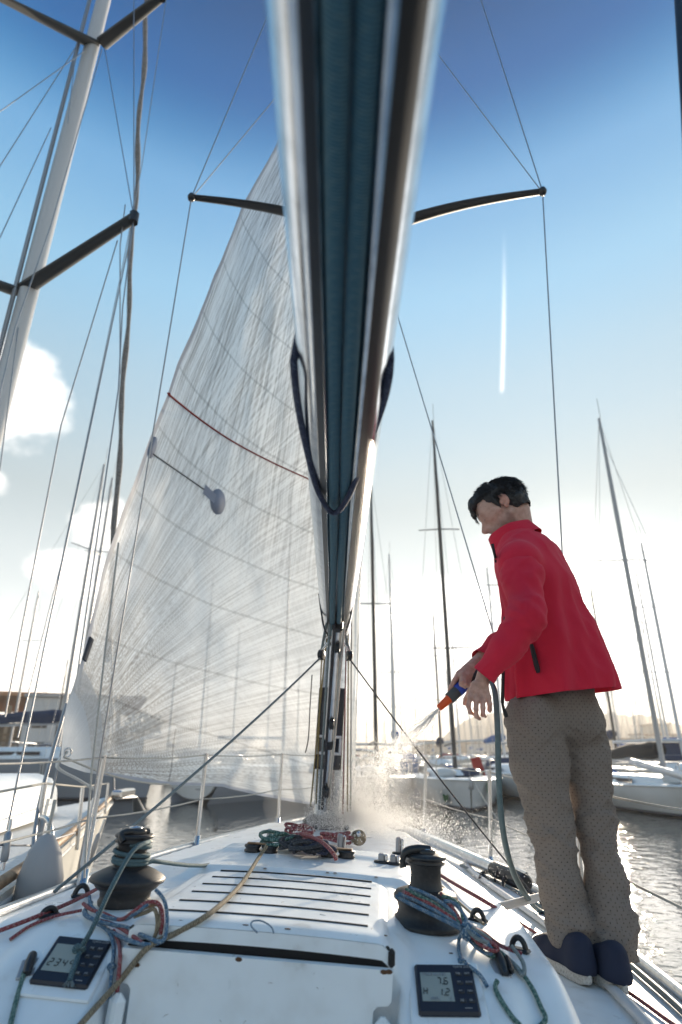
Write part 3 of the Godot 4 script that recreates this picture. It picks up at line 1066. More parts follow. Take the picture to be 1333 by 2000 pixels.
func make_instrument(s: float) -> void:
	# the panel lies on the shoulder: x to the right, y up the slope
	var q := [on(812, 1885), on(930, 1890), on(937, 1998), on(815, 1990)] if s > 0 else [on(105, 1832), on(212, 1838), on(180, 1940), on(68, 1928)]
	var c: Vector3 = (q[0] + q[1] + q[2] + q[3]) / 4.0
	var x: Vector3 = (q[1] - q[0] + q[2] - q[3]).normalized()
	var slope := (deck_height(c.x, c.z + 0.02) - deck_height(c.x, c.z - 0.02)) / 0.04
	var lean := (deck_height(c.x + 0.02, c.z) - deck_height(c.x - 0.02, c.z)) / 0.04
	var n := Vector3(-lean, 1.0, -slope).normalized()
	c = on(872, 1939) if s > 0 else on(141, 1884)
	x = (x - n * x.dot(n)).normalized()
	var y := n.cross(x)
	var p := part_node("instrument_display", yacht, Transform3D(Basis(x, y, n), c + n * 0.003))
	var w := 0.118
	var h := 0.118
	put("cover_plate", Shape.new().box(Transform3D(Basis(), Vector3(0, -0.006, -0.002)), Vector3(w + 0.03, h + 0.036, 0.006), 0.003), M.gel, p)
	put("case", Shape.new().box(Transform3D(Basis(), Vector3(0, 0, 0.003)), Vector3(w, h, 0.012), 0.004), M.bezel, p)
	put("screen", Shape.new().box(Transform3D(Basis(), Vector3(-0.018, 0.001, 0.0087)), Vector3(0.062, 0.068, 0.0014)), M.screen, p)
	var z := 0.0102
	var ink := Shape.new()
	if s > 0:
		figure(ink, "7", Transform3D(Basis(), Vector3(-0.017, 0.006, z)), 0.0068, 0.015, 0.0017)
		figure(ink, ".", Transform3D(Basis(), Vector3(-0.0065, 0.006, z)), 0.0068, 0.015, 0.0017)
		figure(ink, "6", Transform3D(Basis(), Vector3(-0.003, 0.006, z)), 0.0068, 0.015, 0.0017)
		figure(ink, "H", Transform3D(Basis(), Vector3(-0.046, -0.018, z)), 0.0068, 0.015, 0.0017)
		figure(ink, "1", Transform3D(Basis(), Vector3(-0.017, -0.020, z)), 0.0068, 0.015, 0.0017)
		figure(ink, ".", Transform3D(Basis(), Vector3(-0.0065, -0.020, z)), 0.0068, 0.015, 0.0017)
		figure(ink, "2", Transform3D(Basis(), Vector3(-0.003, -0.020, z)), 0.0068, 0.015, 0.0017)
		put("figures", ink, M.ink, p)
		letters("TRUE W.S KT", 0.0085, Transform3D(Basis(), Vector3(-0.044, 0.0245, z)), M.mast_grey, p)
		letters("HEEL", 0.0085, Transform3D(Basis(), Vector3(-0.034, -0.033, z)), M.mast_grey, p)
		letters("0", 0.0085, Transform3D(Basis(), Vector3(0.004, -0.033, z)), M.mast_grey, p)
	else:
		var xx := -0.044
		for d in "234":
			figure(ink, d, Transform3D(Basis(), Vector3(xx, -0.020, z)), 0.0075, 0.016, 0.0017)
			xx += 0.0145
		figure(ink, "o", Transform3D(Basis(), Vector3(xx, -0.020, z)), 0.0068, 0.016, 0.0015)
		put("figures", ink, M.ink, p)
	letters("hydra 2000", 0.0075, Transform3D(Basis(), Vector3(0.020, 0.0455, z - 0.0008)), M.pale_ink, p)
	for r in 4:
		for k in 2:
			put("button", Shape.new().box(Transform3D(Basis(), Vector3(0.029 + k * 0.017, 0.031 - r * 0.021, 0.0095)), Vector3(0.0125, 0.0085, 0.0025), 0.0012), M.black, p)
			letters([["log", "spd"], ["<<", "wind"], ["<<", "nav"], ["pg", "ok"]][r][k], 0.0062, Transform3D(Basis(), Vector3(0.0235 + k * 0.017, 0.0283 - r * 0.021, 0.0111)), M.pale_ink, p, "button_mark")
	put("button_mark", Shape.new().box(Transform3D(Basis(), Vector3(0.037, -0.0475, 0.0093)), Vector3(0.014, 0.0012, 0.001)), M.pale_ink, p)


func make_hatch() -> void:
	var hatch := part_node("sliding_hatch", yacht)
	# the lid: slightly crowned, with rounded corners and a turned-down front
	var rows := []
	for i in 29:
		var f := i / 28.0
		var z := lerpf(-2.085, -1.485, f)
		var row := PackedVector3Array()
		for j in 41:
			var u := j / 20.0 - 1.0
			var round := 0.04 * pow(maxf(0.0, 1.0 - f / 0.12), 2.0)
			var x := u * (0.272 - round)
			var y := 0.0295 - 0.0055 * u * u - 0.010 * smoothstep(0.94, 1.0, absf(u)) - 0.009 * pow(smoothstep(0.94, 1.0, f), 1.5)
			row.append(Vector3(x, y, z))
		rows.append(row)
	var lid := Shape.new()
	lid.rows(rows, Vector2.ONE, true)
	var front := []
	for y in [-0.0005, -0.0262]:
		var row := PackedVector3Array()
		for j in 41:
			var u := j / 20.0 - 1.0
			row.append(Vector3(u * 0.272, rows[28][j].y + y, -1.484))
		front.append(row)
	lid.rows(front, Vector2.ONE, true)
	put("lid", lid, M.gel, hatch)
	for k in 6:
		var z = [-2.062, -1.966, -1.866, -1.768, -1.668, -1.570][k]
		var p := []
		for j in 21:
			var u := j / 10.0 - 1.0
			p.append(Vector3(u * 0.226, 0.0300 - 0.0055 * pow(u * 0.226 / 0.272, 2.0), z))
		put("grip_strip", Shape.new().tube(p, 0.0048 if k else 0.0060, 6, true, 1.0, 0.42), M.rubber, hatch)
	for c in [[-0.03, -1.502], [0.06, -1.500], [0.19, -1.506], [0.203, -1.506], [0.262, -1.53], [-0.17, -1.505]]:
		put("chip", Shape.new().lathe([Vector2(0.0045, 0.0), Vector2(0.004, 0.0012), Vector2(0, 0.0014)], Transform3D(Basis(Vector3.UP, c[0] * 9.0).scaled(Vector3(1.6, 1, 0.6)), Vector3(c[0], 0.0256 - 0.0055 * pow(c[0] / 0.272, 2), c[1])), 7), M.rust, hatch)
	# the lid gap's darkness as a black bar, and the white drop-in board
	put("gap_dark_bar", Shape.new().box(Transform3D(Basis(), Vector3(0.0, -0.006, -1.4915)), Vector3(0.546, 0.036, 0.012), 0.003), M.dark_gap, hatch)
	put("gap_stop", Shape.new().box(Transform3D(Basis(), Vector3(0.277, -0.006, -1.486)), Vector3(0.014, 0.03, 0.022), 0.005), M.rubber, hatch)
	var board := PackedVector2Array([Vector2(-0.272, -0.020), Vector2(-0.274, -0.070), Vector2(-0.270, -0.077), Vector2(-0.250, -0.080), Vector2(-0.243, -0.088), Vector2(-0.237, -0.36), Vector2(0.232, -0.36), Vector2(0.243, -0.088), Vector2(0.250, -0.080), Vector2(0.272, -0.077), Vector2(0.278, -0.07), Vector2(0.280, -0.020)])
	var wb := put("washboard", Shape.new().slab(board, 0.018, Transform3D(Basis(), Vector3(0, -0.001, -1.471))), M.gel, yacht)
	for c in [[-0.238, -0.048], [-0.03, -0.024], [0.262, -0.024], [0.272, -0.023]]:
		put("chip", Shape.new().lathe([Vector2(0.0055, 0.0), Vector2(0.004, 0.001), Vector2(0, 0.0012)], Transform3D(Basis(Vector3.RIGHT, PI / 2).scaled_local(Vector3(1.4, 1, 0.8)), Vector3(c[0], c[1], -1.462)), 7), M.rust, wb)
	var scuffs := Shape.new()
	var r := RandomNumberGenerator.new()
	r.seed = 5
	for i in 14:
		var a := Vector3(r.randf_range(-0.23, 0.24), r.randf_range(-0.20, -0.03), -1.4617)
		var d := Vector3(r.randfn() * 0.010, r.randfn() * 0.010, 0)
		scuffs.tube([a, a + d * 0.3 + Vector3(0.0005, 0.001, 0), a + d * 0.6], [0.0002, 0.0005, 0.0002], 4)
	put("scuff", scuffs, mat(lin(0.25, 0.24, 0.22), 0.9), wb)
	var marks := Shape.new()
	for i in 16:
		var x := r.randf_range(-0.25, 0.25)
		var a := Vector3(x, 0.0297 - 0.0055 * pow(x / 0.272, 2.0), r.randf_range(-2.05, -1.52))
		marks.tube([a, a + Vector3(r.randfn() * 0.008, -0.0002, r.randfn() * 0.008)], [0.0007, 0.0002], 4)
	put("scuff", marks, mat(lin(0.22, 0.20, 0.18), 0.9), hatch)
	for s in [-1.0, 1.0]:
		put("board_guide", Shape.new().box(Transform3D(Basis(Vector3.BACK, s * 0.03), Vector3(s * 0.266, -0.23, -1.452)), Vector3(0.032, 0.275, 0.03), 0.012), M.gel, yacht)


func make_deck_gear() -> void:
	# rope guides and cleats on the shoulders
	for c in [[55, 1893, 0.35], [978, 1893, 0.12]]:
		var p: Vector3 = on(c[0], c[1])
		var n := (Vector3(0, 1, 0.45)).normalized()
		var x := Vector3(cos(c[2]), 0, -sin(c[2]))
		x = (x - n * x.dot(n)).normalized()
		var f := part_node("rope_cleat", yacht, Transform3D(Basis(x, n.cross(x) * -1.0, n), p))
		put("plate", Shape.new().box(Transform3D(), Vector3(0.034, 0.050, 0.008), 0.002), M.mast_grey, f)
		put("jaw", Shape.new().tube([Vector3(0.003, 0.024, 0.008), Vector3(0.003, 0.0, 0.012), Vector3(0.003, -0.026, 0.009)], [0.008, 0.010, 0.009], 10), M.black, f)
		if c[0] > 500:
			put("jaw", Shape.new().box(Transform3D(Basis(), Vector3(0.018, 0.0, 0.010)), Vector3(0.010, 0.042, 0.016), 0.004), M.black, f)
	for c in [[158, 1752, 0.022, 0.5], [95, 1790, 0.014, 0.8], [934, 1800, 0.022, -0.5], [1014, 1858, 0.022, -0.6]]:
		var p: Vector3 = on(c[0], c[1])
		var f := part_node("fairlead", yacht, Transform3D(Basis(Vector3.UP, c[3]), p))
		var hoop := []
		for i in 13:
			var a := PI * i / 12.0
			hoop.append(Vector3(cos(a) * 0.017, sin(a) * c[2] * 1.2, 0.0))
		put("hoop", Shape.new().tube(hoop, 0.0065, 8), M.black, f)
		put("foot", Shape.new().box(Transform3D(Basis(), Vector3(0, 0.003, 0)), Vector3(0.05, 0.008, 0.024), 0.003), M.black, f)
	# deck blocks in front of the hatch: black sheave boxes under pale straps
	for c in [[510, 1664], [660, 1674]]:
		var p: Vector3 = on(c[0], c[1])
		var f := part_node("deck_organiser", yacht, Transform3D(Basis(Vector3.UP, 0.02), p))
		for k in [-1.0, 1.0]:
			put("sheave_box", Shape.new().lathe([Vector2(0, 0.0), Vector2(0.028, 0.0), Vector2(0.030, 0.004), Vector2(0.024, 0.010), Vector2(0.030, 0.017), Vector2(0.028, 0.022), Vector2(0.0, 0.023)], Transform3D(Basis(), Vector3(k * 0.030, 0, 0)), 20), M.black, f)
		put("strap", Shape.new().box(Transform3D(Basis(), Vector3(0, 0.026, 0)), Vector3(0.10, 0.005, 0.020), 0.002), M.wood, f)
	# upright turning blocks and eyes
	for c in [[525, 1650, 0.05], [664, 1660, 0.05], [778, 1668, 0.06], [745, 1685, 0.028], [768, 1688, 0.028], [790, 1688, 0.03]]:
		var p: Vector3 = on(c[0], c[1])
		var f := part_node("standup_block", yacht, Transform3D(Basis(Vector3.UP, 0.3), p))
		put("cheek", Shape.new().box(Transform3D(Basis(), Vector3(0, c[2] * 0.55, 0)), Vector3(0.020, c[2], 0.018), 0.005), M.mast_grey, f)
		put("cheek", Shape.new().box(Transform3D(Basis(), Vector3(0.016, c[2] * 0.5, 0)), Vector3(0.010, c[2] * 0.9, 0.022), 0.004), M.steel, f)
		put("foot", Shape.new().lathe([Vector2(0.0, 0.0), Vector2(0.026, 0.0), Vector2(0.025, 0.006), Vector2(0, 0.008)], Transform3D(), 14), M.black, f)
	var vent := part_node("deck_fitting", yacht, Transform3D(Basis(), on(700, 1655)))
	put("ring", Shape.new().lathe([Vector2(0, 0), Vector2(0.034, 0.0), Vector2(0.032, 0.012), Vector2(0.02, 0.02), Vector2(0.0, 0.022)], Transform3D(Basis(Vector3.RIGHT, 0.9), Vector3(0, 0.035, 0)), 20), M.rope_tan, vent)
	put("boss", Shape.new().lathe([Vector2(0, 0), Vector2(0.011, 0.0), Vector2(0.010, 0.03), Vector2(0.0, 0.032)], Transform3D(Basis(Vector3.RIGHT, 0.9), Vector3(0, 0.04, 0.008)), 12), M.steel, vent)
	for c in [[493, 1694], [518, 1696], [640, 1704], [655, 1705], [735, 1713], [881, 1862], [966, 1887]]:
		put("chip", Shape.new().lathe([Vector2(0.006, 0.0), Vector2(0.004, 0.001), Vector2(0, 0.0012)], Transform3D(Basis().scaled(Vector3(1.0, 1, 0.6)), on(c[0], c[1], 0.0)), 7), M.rust, yacht)
	# the spinnaker pole stowed along the side deck
	var a: Vector3 = on(1030, 1726, 0.05)
	var b: Vector3 = on(705, 1583, 0.05)
	var pole := thing("spinnaker_pole", "long silver pole with dark end lying along the starboard side deck", "spinnaker pole", yacht_at)
	var mid := a.lerp(b, 0.12)
	put("tube", Shape.new().tube([mid, b], 0.034, 16), M.alu, pole)
	put("end_fitting", Shape.new().tube([a, a.lerp(b, 0.004), a.lerp(b, 0.01), a.lerp(b, 0.10), mid, a.lerp(b, 0.125)], [0.028, 0.040, 0.044, 0.040, 0.041, 0.036], 16), M.black, pole)
	put("plunger", Shape.new().tube([a + Vector3(0, 0.045, 0), a.lerp(b, 0.05) + Vector3(0, 0.046, 0)], 0.008, 8), M.steel, pole)
	for f in [0.055, 0.085]:
		var c := a.lerp(b, f)
		var hoop := []
		for i in 15:
			var t := PI * (i / 14.0) * 1.1 - 0.2
			hoop.append(c + Vector3(-cos(t) * 0.05, sin(t) * 0.055 - 0.03, cos(t) * 0.02))
		put("trip_line", Shape.new().tube(hoop, 0.007, 6), M.rope_black, pole)
	# the white batten that lies beside it
	var w1: Vector3 = on(925, 1712, 0.02)
	var w2: Vector3 = on(1085, 1808, 0.02)
	var bat := thing("sail_batten", "white flat batten lying on the side deck behind the man's feet", "batten", yacht_at)
	var side := (w2 - w1).cross(Vector3.UP).normalized()
	put("channel", Shape.new().box(Transform3D(Basis(side, Vector3.UP, side.cross(Vector3.UP)), (w1 + w2) / 2.0), Vector3(0.045, 0.016, (w2 - w1).length()), 0.004), M.mast_white, bat)
	put("channel_lip", Shape.new().box(Transform3D(Basis(side, Vector3.UP, side.cross(Vector3.UP)), (w1 + w2) / 2.0 + side * 0.017 + Vector3(0, 0.012, 0)), Vector3(0.008, 0.018, (w2 - w1).length() * 0.99), 0.003), M.mast_white, bat)


# ------------------------------------------------------------------ the genoa
const LEECH_Y := [0.262, 0.49, 0.989, 1.605, 2.488, 4.205, 4.897, 8.4]
const LEECH_X := [-1.334, -1.354, -1.329, -1.301, -1.191, -0.954, -0.793, -0.06]
const LEECH_Z := [-3.121, -3.12, -3.124, -3.178, -3.238, -3.38, -3.443, -3.76]
const FOOT_U := [0.0, 0.085, 0.32, 0.52, 0.64, 0.81, 0.93, 1.0]
const FOOT_Y := [0.252, 0.20, 0.111, 0.080, 0.012, -0.075, -0.10, -0.06]


func genoa_point(u: float, v: float) -> Vector3:
	var vv := pow(v, 1.15)
	var y := lerpf(0.262, 8.4, vv)
	var leech := Vector3(table(LEECH_Y, LEECH_X, y), y, table(LEECH_Y, LEECH_Z, y))
	var luff := Vector3(-0.03, -0.06, -6.58).lerp(Vector3(-0.04, 8.4, -3.78), vv)
	var p := leech.lerp(luff, u)
	var chord := (luff - leech).length()
	var out := Vector3(-0.94, 0.0, -0.35)
	var belly := pow(sin(PI * pow(u, 0.86)), 0.9)
	p += out * belly * chord * lerpf(0.092, 0.10, smoothstep(0.0, 0.3, v))
	p.y += (table(FOOT_U, FOOT_Y, u) - lerpf(0.262, -0.06, u)) * (1.0 - smoothstep(0.0, 0.12, v))
	# creases: long soft ones from the corners, a crumple along the foot by the tack
	var near_tack := smoothstep(0.5, 0.9, u) * smoothstep(0.09, 0.0, v)
	p += out * near_tack * 0.05 * sin(u * 70.0 + v * 60.0)
	p += out * 0.012 * sin((u * 1.4 + v * 5.0) * 9.0) * smoothstep(0.35, 0.05, v)
	p += out * grain.get_noise_3d(u * 1.2, v * 3.0, 2.0) * 0.02
	p += out * 0.035 * exp(-pow((u - 0.55 - v * 1.0) / 0.02, 2.0)) * smoothstep(0.13, 0.02, v)
	return p


# the place on the sail that the photograph shows at (x, y)
func genoa_at(x: float, y: float) -> Vector2:
	var best := Vector2(0.5, 0.3)
	var span := Vector2(0.5, 0.3)
	var d := sight(x, y).normalized()
	for pass_no in 5:
		var near := 1e9
		var mid := best
		for i in 17:
			for j in 17:
				var q := mid + span * Vector2(i / 8.0 - 1.0, j / 8.0 - 1.0)
				if q.x < 0.0 or q.y < 0.0 or q.x > 1.0 or q.y > 1.0:
					continue
				var to := (yacht_at * genoa_point(q.x, q.y) - EYE).normalized()
				var e := (to - d).length()
				if e < near:
					near = e
					best = q
		span *= 0.22
	return best


func make_genoa() -> void:
	var sail := thing("genoa", "translucent white laminate headsail with radiating fibres and a red stripe", "sail", yacht_at)
	var rows := []
	for i in 121:
		var row := PackedVector3Array()
		for j in 81:
			row.append(genoa_point(j / 80.0, i / 120.0))
		rows.append(row)
	# the cloth: fibres fan out of the corners over a pale film
	var w := 640
	var h := 1024
	var im := Image.create(w, h, false, Image.FORMAT_RGBA8)
	var f1 := noise(1.0, 3, 61)
	var f2 := noise(1.0, 2, 62)
	for j in h:
		var v := 1.0 - (j + 0.5) / h
		for i in w:
			var u := (i + 0.5) / w
			# lengths on the sail, in metres
			var px := u * 3.7 * (1.0 - v)
			var py := v * 8.4
			var a1 := atan2(py, px)
			var r1 := Vector2(px, py).length()
			var qx := (1.0 - u) * 3.7 * (1.0 - v)
			var a2 := atan2(py, qx + 0.2)
			var r2 := Vector2(qx, py).length()
			var a3 := atan2(px - 1.85 * (1.0 - v), 9.4 - py)
			var n1 := f1.get_noise_2d(a1 * 90.0, r1 * 0.5)
			var n1b := f2.get_noise_2d(a1 * 300.0, r1 * 0.9 + 40.0)
			var n2 := f1.get_noise_2d(a2 * 80.0, r2 * 0.4 + 90.0)
			var n3 := f2.get_noise_2d(a3 * 260.0, py * 0.35 + 10.0)
			var blotch := f1.get_noise_2d(u * 5.0 + 30.0, v * 16.0)
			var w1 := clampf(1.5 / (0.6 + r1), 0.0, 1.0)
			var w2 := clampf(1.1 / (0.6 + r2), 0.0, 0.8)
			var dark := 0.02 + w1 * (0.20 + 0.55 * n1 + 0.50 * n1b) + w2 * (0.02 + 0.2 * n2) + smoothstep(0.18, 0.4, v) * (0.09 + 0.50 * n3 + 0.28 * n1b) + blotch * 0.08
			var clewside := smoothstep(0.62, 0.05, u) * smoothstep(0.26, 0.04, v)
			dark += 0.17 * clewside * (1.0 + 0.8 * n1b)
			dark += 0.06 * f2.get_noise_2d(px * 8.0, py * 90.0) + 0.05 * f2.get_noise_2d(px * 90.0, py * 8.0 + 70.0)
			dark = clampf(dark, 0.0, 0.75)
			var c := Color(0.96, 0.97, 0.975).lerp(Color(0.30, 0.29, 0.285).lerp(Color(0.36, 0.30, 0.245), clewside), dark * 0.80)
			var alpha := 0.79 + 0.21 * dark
			# panel seams
			for s in [0.062, 0.128, 0.196, 0.250, 0.31, 0.37, 0.43, 0.49, 0.55]:
				var d := absf(v - s - 0.035 * (u - 0.5) * (1.0 if s > 0.09 else -0.6))
				if d < 0.0012:
					c = c.darkened(0.13)
			if absf(u - 0.36 - (v - 0.10) * 0.25) < 0.0022 and v < 0.062:
				c = c.darkened(0.22)
			# tapes along the edges
			if u < 0.018 or v < 0.005:
				c = Color(0.62, 0.65, 0.70)
				alpha = 1.0
			if u > 0.975:
				c = c.lerp(Color(0.9, 0.9, 0.88), 0.6)
			# clew patch
			var pr := Vector2(px * 1.05, py * 0.75).length()
			if pr < 0.40:
				c = Color(0.80, 0.82, 0.84).lerp(Color(0.70, 0.73, 0.76), smoothstep(0.25, 0.42, pr)).darkened(0.06 * n1)
				alpha = 1.0
			elif pr < 0.52:
				c = c.lerp(Color(0.66, 0.68, 0.70), 0.7)
				alpha = 0.97
			im.set_pixel(i, j, Color(c.r, c.g, c.b, clampf(alpha, 0.0, 1.0)))
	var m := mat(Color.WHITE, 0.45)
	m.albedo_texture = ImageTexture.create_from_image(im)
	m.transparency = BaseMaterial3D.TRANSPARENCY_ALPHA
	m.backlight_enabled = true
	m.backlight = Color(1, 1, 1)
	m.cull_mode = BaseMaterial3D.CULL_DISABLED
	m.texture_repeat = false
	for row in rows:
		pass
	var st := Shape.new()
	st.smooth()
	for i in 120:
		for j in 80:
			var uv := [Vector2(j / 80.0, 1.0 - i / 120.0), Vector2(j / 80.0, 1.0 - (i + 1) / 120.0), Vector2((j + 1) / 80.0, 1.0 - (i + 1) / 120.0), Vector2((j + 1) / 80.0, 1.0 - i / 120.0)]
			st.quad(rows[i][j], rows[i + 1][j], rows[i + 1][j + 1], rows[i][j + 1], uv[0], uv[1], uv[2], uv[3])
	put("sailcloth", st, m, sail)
	# the red draft stripe, the batten with its round patch
	var red := []
	for q in curve([Vector3(322, 768, 0), Vector3(385, 818, 0), Vector3(450, 862, 0), Vector3(525, 902, 0), Vector3(604, 938, 0)], 6):
		var uv := genoa_at(q.x, q.y)
		red.append(genoa_point(uv.x, uv.y) + Vector3(0.012, 0, 0.012))
	put("draft_stripe", Shape.new().tube(red, 0.0115, 6, true, 1.0, 0.5), mat(lin(0.24, 0.018, 0.016), 0.9), sail)
	var patch := mat(lin(0.21, 0.25, 0.34), 0.8)
	var pocket := []
	for i in 11:
		var uv := genoa_at(lerpf(298, 398, i / 10.0), lerpf(888, 957, i / 10.0))
		pocket.append(genoa_point(uv.x, uv.y) + Vector3(0.008, 0, 0.008))
	put("batten_pocket", Shape.new().tube(pocket, 0.010, 6, true, 1.0, 0.35), mat(lin(0.14, 0.14, 0.15), 0.8), sail)
	for q in [[425, 980, 0.100, 1.0], [297, 874, 0.050, 1.5]]:
		var uv := genoa_at(q[0], q[1])
		var c0 := genoa_point(uv.x, uv.y)
		var cx := (genoa_point(uv.x + 0.02, uv.y) - genoa_point(uv.x - 0.01 if uv.x > 0.02 else uv.x, uv.y)).normalized()
		var cy := (genoa_point(uv.x, uv.y + 0.01) - genoa_point(uv.x, uv.y - 0.01)).normalized()
		var nz := cx.cross(cy).normalized()
		if nz.dot(Vector3(1, 0, 0.6)) < 0.0:
			nz = -nz
		put("batten_patch", Shape.new().lathe([Vector2(0.0, -0.002), Vector2(q[2], -0.002), Vector2(q[2], 0.002), Vector2(0.0, 0.003)], Transform3D(Basis(cx, nz, cx.cross(nz)) * Basis.from_scale(Vector3(1, 1, q[3])), c0 + nz * 0.006), 28), patch, sail)
		if q[3] == 1.0:
			var to: Vector3 = (pocket[-1] - c0).normalized()
			put("batten_patch", Shape.new().box(Transform3D(Basis(to, nz, to.cross(nz)), c0 + to * 0.13 + nz * 0.006), Vector3(0.17, 0.004, 0.075), 0.001), patch, sail)
	put("leech_tape_end", Shape.new().tube([genoa_point(0.012, 0.088) + Vector3(0.01, 0, 0.01), genoa_point(0.02, 0.106) + Vector3(0.01, 0, 0.01)], 0.03, 6, true, 1.0, 0.3), mat(lin(0.05, 0.055, 0.07), 0.8), sail)
	var clew := genoa_point(0.02, 0.006)
	put("clew_ring", Shape.new().tube(ring_points(clew + Vector3(0.006, 0.035, 0), Vector3(0.35, 0, -0.94), Vector3.UP, 0.022, 16), 0.005, 6, false), M.steel, sail)
	var strop := []
	for k in [[0.0, 0.0], [-0.02, -0.07], [0.05, -0.13], [0.12, -0.19]]:
		strop.append(clew + Vector3(k[0], k[1] + 0.04, k[0] * -1.6))
	put("clew_strap", Shape.new().tube(curve(strop, 4), 0.016, 6, true, 1.0, 0.4), M.white_canvas, sail)


func ring_points(c: Vector3, a: Vector3, b: Vector3, r: float, n: int) -> Array:
	var out := []
	for i in n + 1:
		var t := TAU * (i % n) / n
		out.append(c + a * cos(t) * r + b * sin(t) * r)
	return out


# ------------------------------------------------------------------ ropes
func rope(called: String, label: String, p: Array, r: float, m: Material, category := "rope", sides := 8) -> MeshInstance3D:
	var o := put(called, Shape.new().tube(p, r, sides, true, 1.0 / (TAU * r) * 0.9), m, self, yacht_at)
	tag(o, label, category)
	return o


func helix(c: Vector3, r: float, y0: float, y1: float, turns: float, from := 0.0, per := 22) -> Array:
	var out := []
	var n := int(per * turns)
	for i in n + 1:
		var t := float(i) / n
		var a := from + t * turns * TAU
		out.append(c + Vector3(cos(a) * r, lerpf(y0, y1, t), sin(a) * r))
	return out


func deck_path(p: Array, lift := 0.005) -> Array:
	var out := []
	for q in p:
		out.append(on(q[0], q[1], q[2] if q.size() > 2 else lift))
	return curve(out, 6)


func make_ropes() -> void:
	var L := Vector3(-0.380, deck_height(0.380, -1.72), -1.72)
	var R := Vector3(0.362, deck_height(0.362, -1.745), -1.745)
	# ---- left winch: teal sheet, three turns, then down over the instrument to a stopper knot
	var p := []
	p.append_array(curve([abeam(520, 1648, -2.9), abeam(420, 1688, -2.2), L + Vector3(0.05, 0.094, -0.02)], 5))
	p.append_array(helix(L, 0.0425, 0.091, 0.104, 1.9, -0.2))
	p.append_array(helix(L, 0.0425, 0.106, 0.132, 1.35, -0.2 + 1.9 * TAU))
	var leave: Vector3 = p[-1]
	p.append(L + Vector3(0.052, 0.144, 0.030))
	p.append_array(curve([L + Vector3(0.046, 0.142, 0.056), abeam(255, 1668, -1.61), abeam(215, 1740, -1.545), abeam(180, 1815, -1.50), on(157, 1853, 0.016)], 8))
	rope("sheet_rope", "teal grey sheet wrapped round the left winch and hanging over its display", p, 0.0052, M.rope_teal)
	var kn: Vector3 = on(155, 1857, 0.014)
	var knot := []
	for i in 46:
		var t := i / 45.0 * TAU
		knot.append(kn + Vector3(sin(t) + 2.0 * sin(2.0 * t), (cos(t) - 2.0 * cos(2.0 * t)) * 1.15, -sin(3.0 * t) * 0.9 + 0.3) * 0.0034)
	rope("stopper_knot", "tight teal knot at the end of the sheet over the left display", knot, 0.0048, M.rope_teal, "knot")
	rope("rope_tail", "frayed teal rope tail below the knot on the left display", deck_path([[154, 1866, 0.012], [145, 1890, 0.016], [140, 1905, 0.014], [136, 1918, 0.013]]), 0.0056, M.rope_teal)
	var fray := Shape.new()
	for i in 26:
		var a := rng.randf_range(-1.0, 1.0)
		var e := on(136 + a * 14, 1927 + rng.randf_range(-4, 3), 0.012 + rng.randf_range(-0.002, 0.004))
		fray.tube([on(137 + a * 4, 1914, 0.014), e], [0.0016, 0.0006], 4)
	tag(put("frayed_end", fray, M.rope_grey, self, yacht_at), "pale frayed strands at the rope's end on the left display", "rope end")
	# ---- left winch: hank of blue and red lines round its foot
	var hanks := [
		[M.rope_blue, "blue flecked line looped outermost round the left winch foot", [[180, 1762, 0.02], [168, 1775, 0.02], [175, 1792, 0.02], [215, 1805, 0.022], [250, 1812, 0.022], [285, 1830, 0.02], [318, 1838, 0.03], [327, 1800, 0.045], [322, 1760, 0.06], [305, 1738, 0.06]]],
		[M.rope_blue, "blue flecked line crossing in front of the left winch to the hatch corner", [[172, 1768, 0.012], [165, 1785, 0.012], [190, 1800, 0.012], [222, 1822, 0.010], [255, 1838, 0.010], [290, 1845, 0.012], [310, 1842, 0.012]]],
		[M.rope_red, "red flecked line arching over the blue coil by the left winch", [[163, 1765, 0.03], [180, 1777, 0.03], [205, 1785, 0.03], [235, 1796, 0.03], [262, 1780, 0.035], [285, 1764, 0.045], [305, 1762, 0.05], [316, 1775, 0.045], [318, 1800, 0.03], [314, 1825, 0.02]]],
		[M.rope_red, "red flecked line lying beneath the blue coil at the left winch", [[188, 1797, 0.02], [215, 1803, 0.02], [240, 1815, 0.018], [265, 1832, 0.015], [278, 1842, 0.012]]],
		[M.rope_blue, "blue flecked line tucked under the left winch skirt", [[175, 1752, 0.03], [180, 1772, 0.03], [205, 1790, 0.03], [240, 1796, 0.028], [262, 1786, 0.035], [290, 1765, 0.045]]],
		[M.rope_tan, "dull brown line doubled beside the left winch coil", [[262, 1790, 0.012], [285, 1782, 0.02], [302, 1776, 0.03], [308, 1800, 0.022], [305, 1825, 0.012]]],
		[M.rope_tan, "dull brown line hanging between left winch and hatch", [[270, 1779, 0.02], [296, 1768, 0.03], [312, 1770, 0.03], [313, 1800, 0.02], [300, 1836, 0.01]]],
		[M.rope_blue, "blue line falling from the left coil past the display's right edge", [[190, 1803, 0.012], [213, 1820, 0.008], [222, 1850, 0.006], [220, 1888, 0.006], [216, 1930, 0.006], [214, 2000, 0.006]]],
		[M.rope_red, "red flecked line falling beside the blue one to the cockpit", [[222, 1818, 0.008], [232, 1840, 0.006], [235, 1870, 0.006], [230, 1930, 0.006], [224, 2000, 0.006]]],
	]
	for h in hanks:
		rope("coiled_rope", h[1], deck_path(h[2]), 0.0041, h[0])
	var kn2: Vector3 = on(218, 1890, 0.008)
	var k2 := []
	for i in 31:
		var t := i / 30.0 * TAU
		k2.append(kn2 + Vector3(sin(t) + 2.0 * sin(2.0 * t), cos(t) - 2.0 * cos(2.0 * t), -sin(3.0 * t)) * 0.0022)
	rope("stopper_knot", "small blue knot in the line right of the left display", k2, 0.0036, M.rope_blue, "knot")
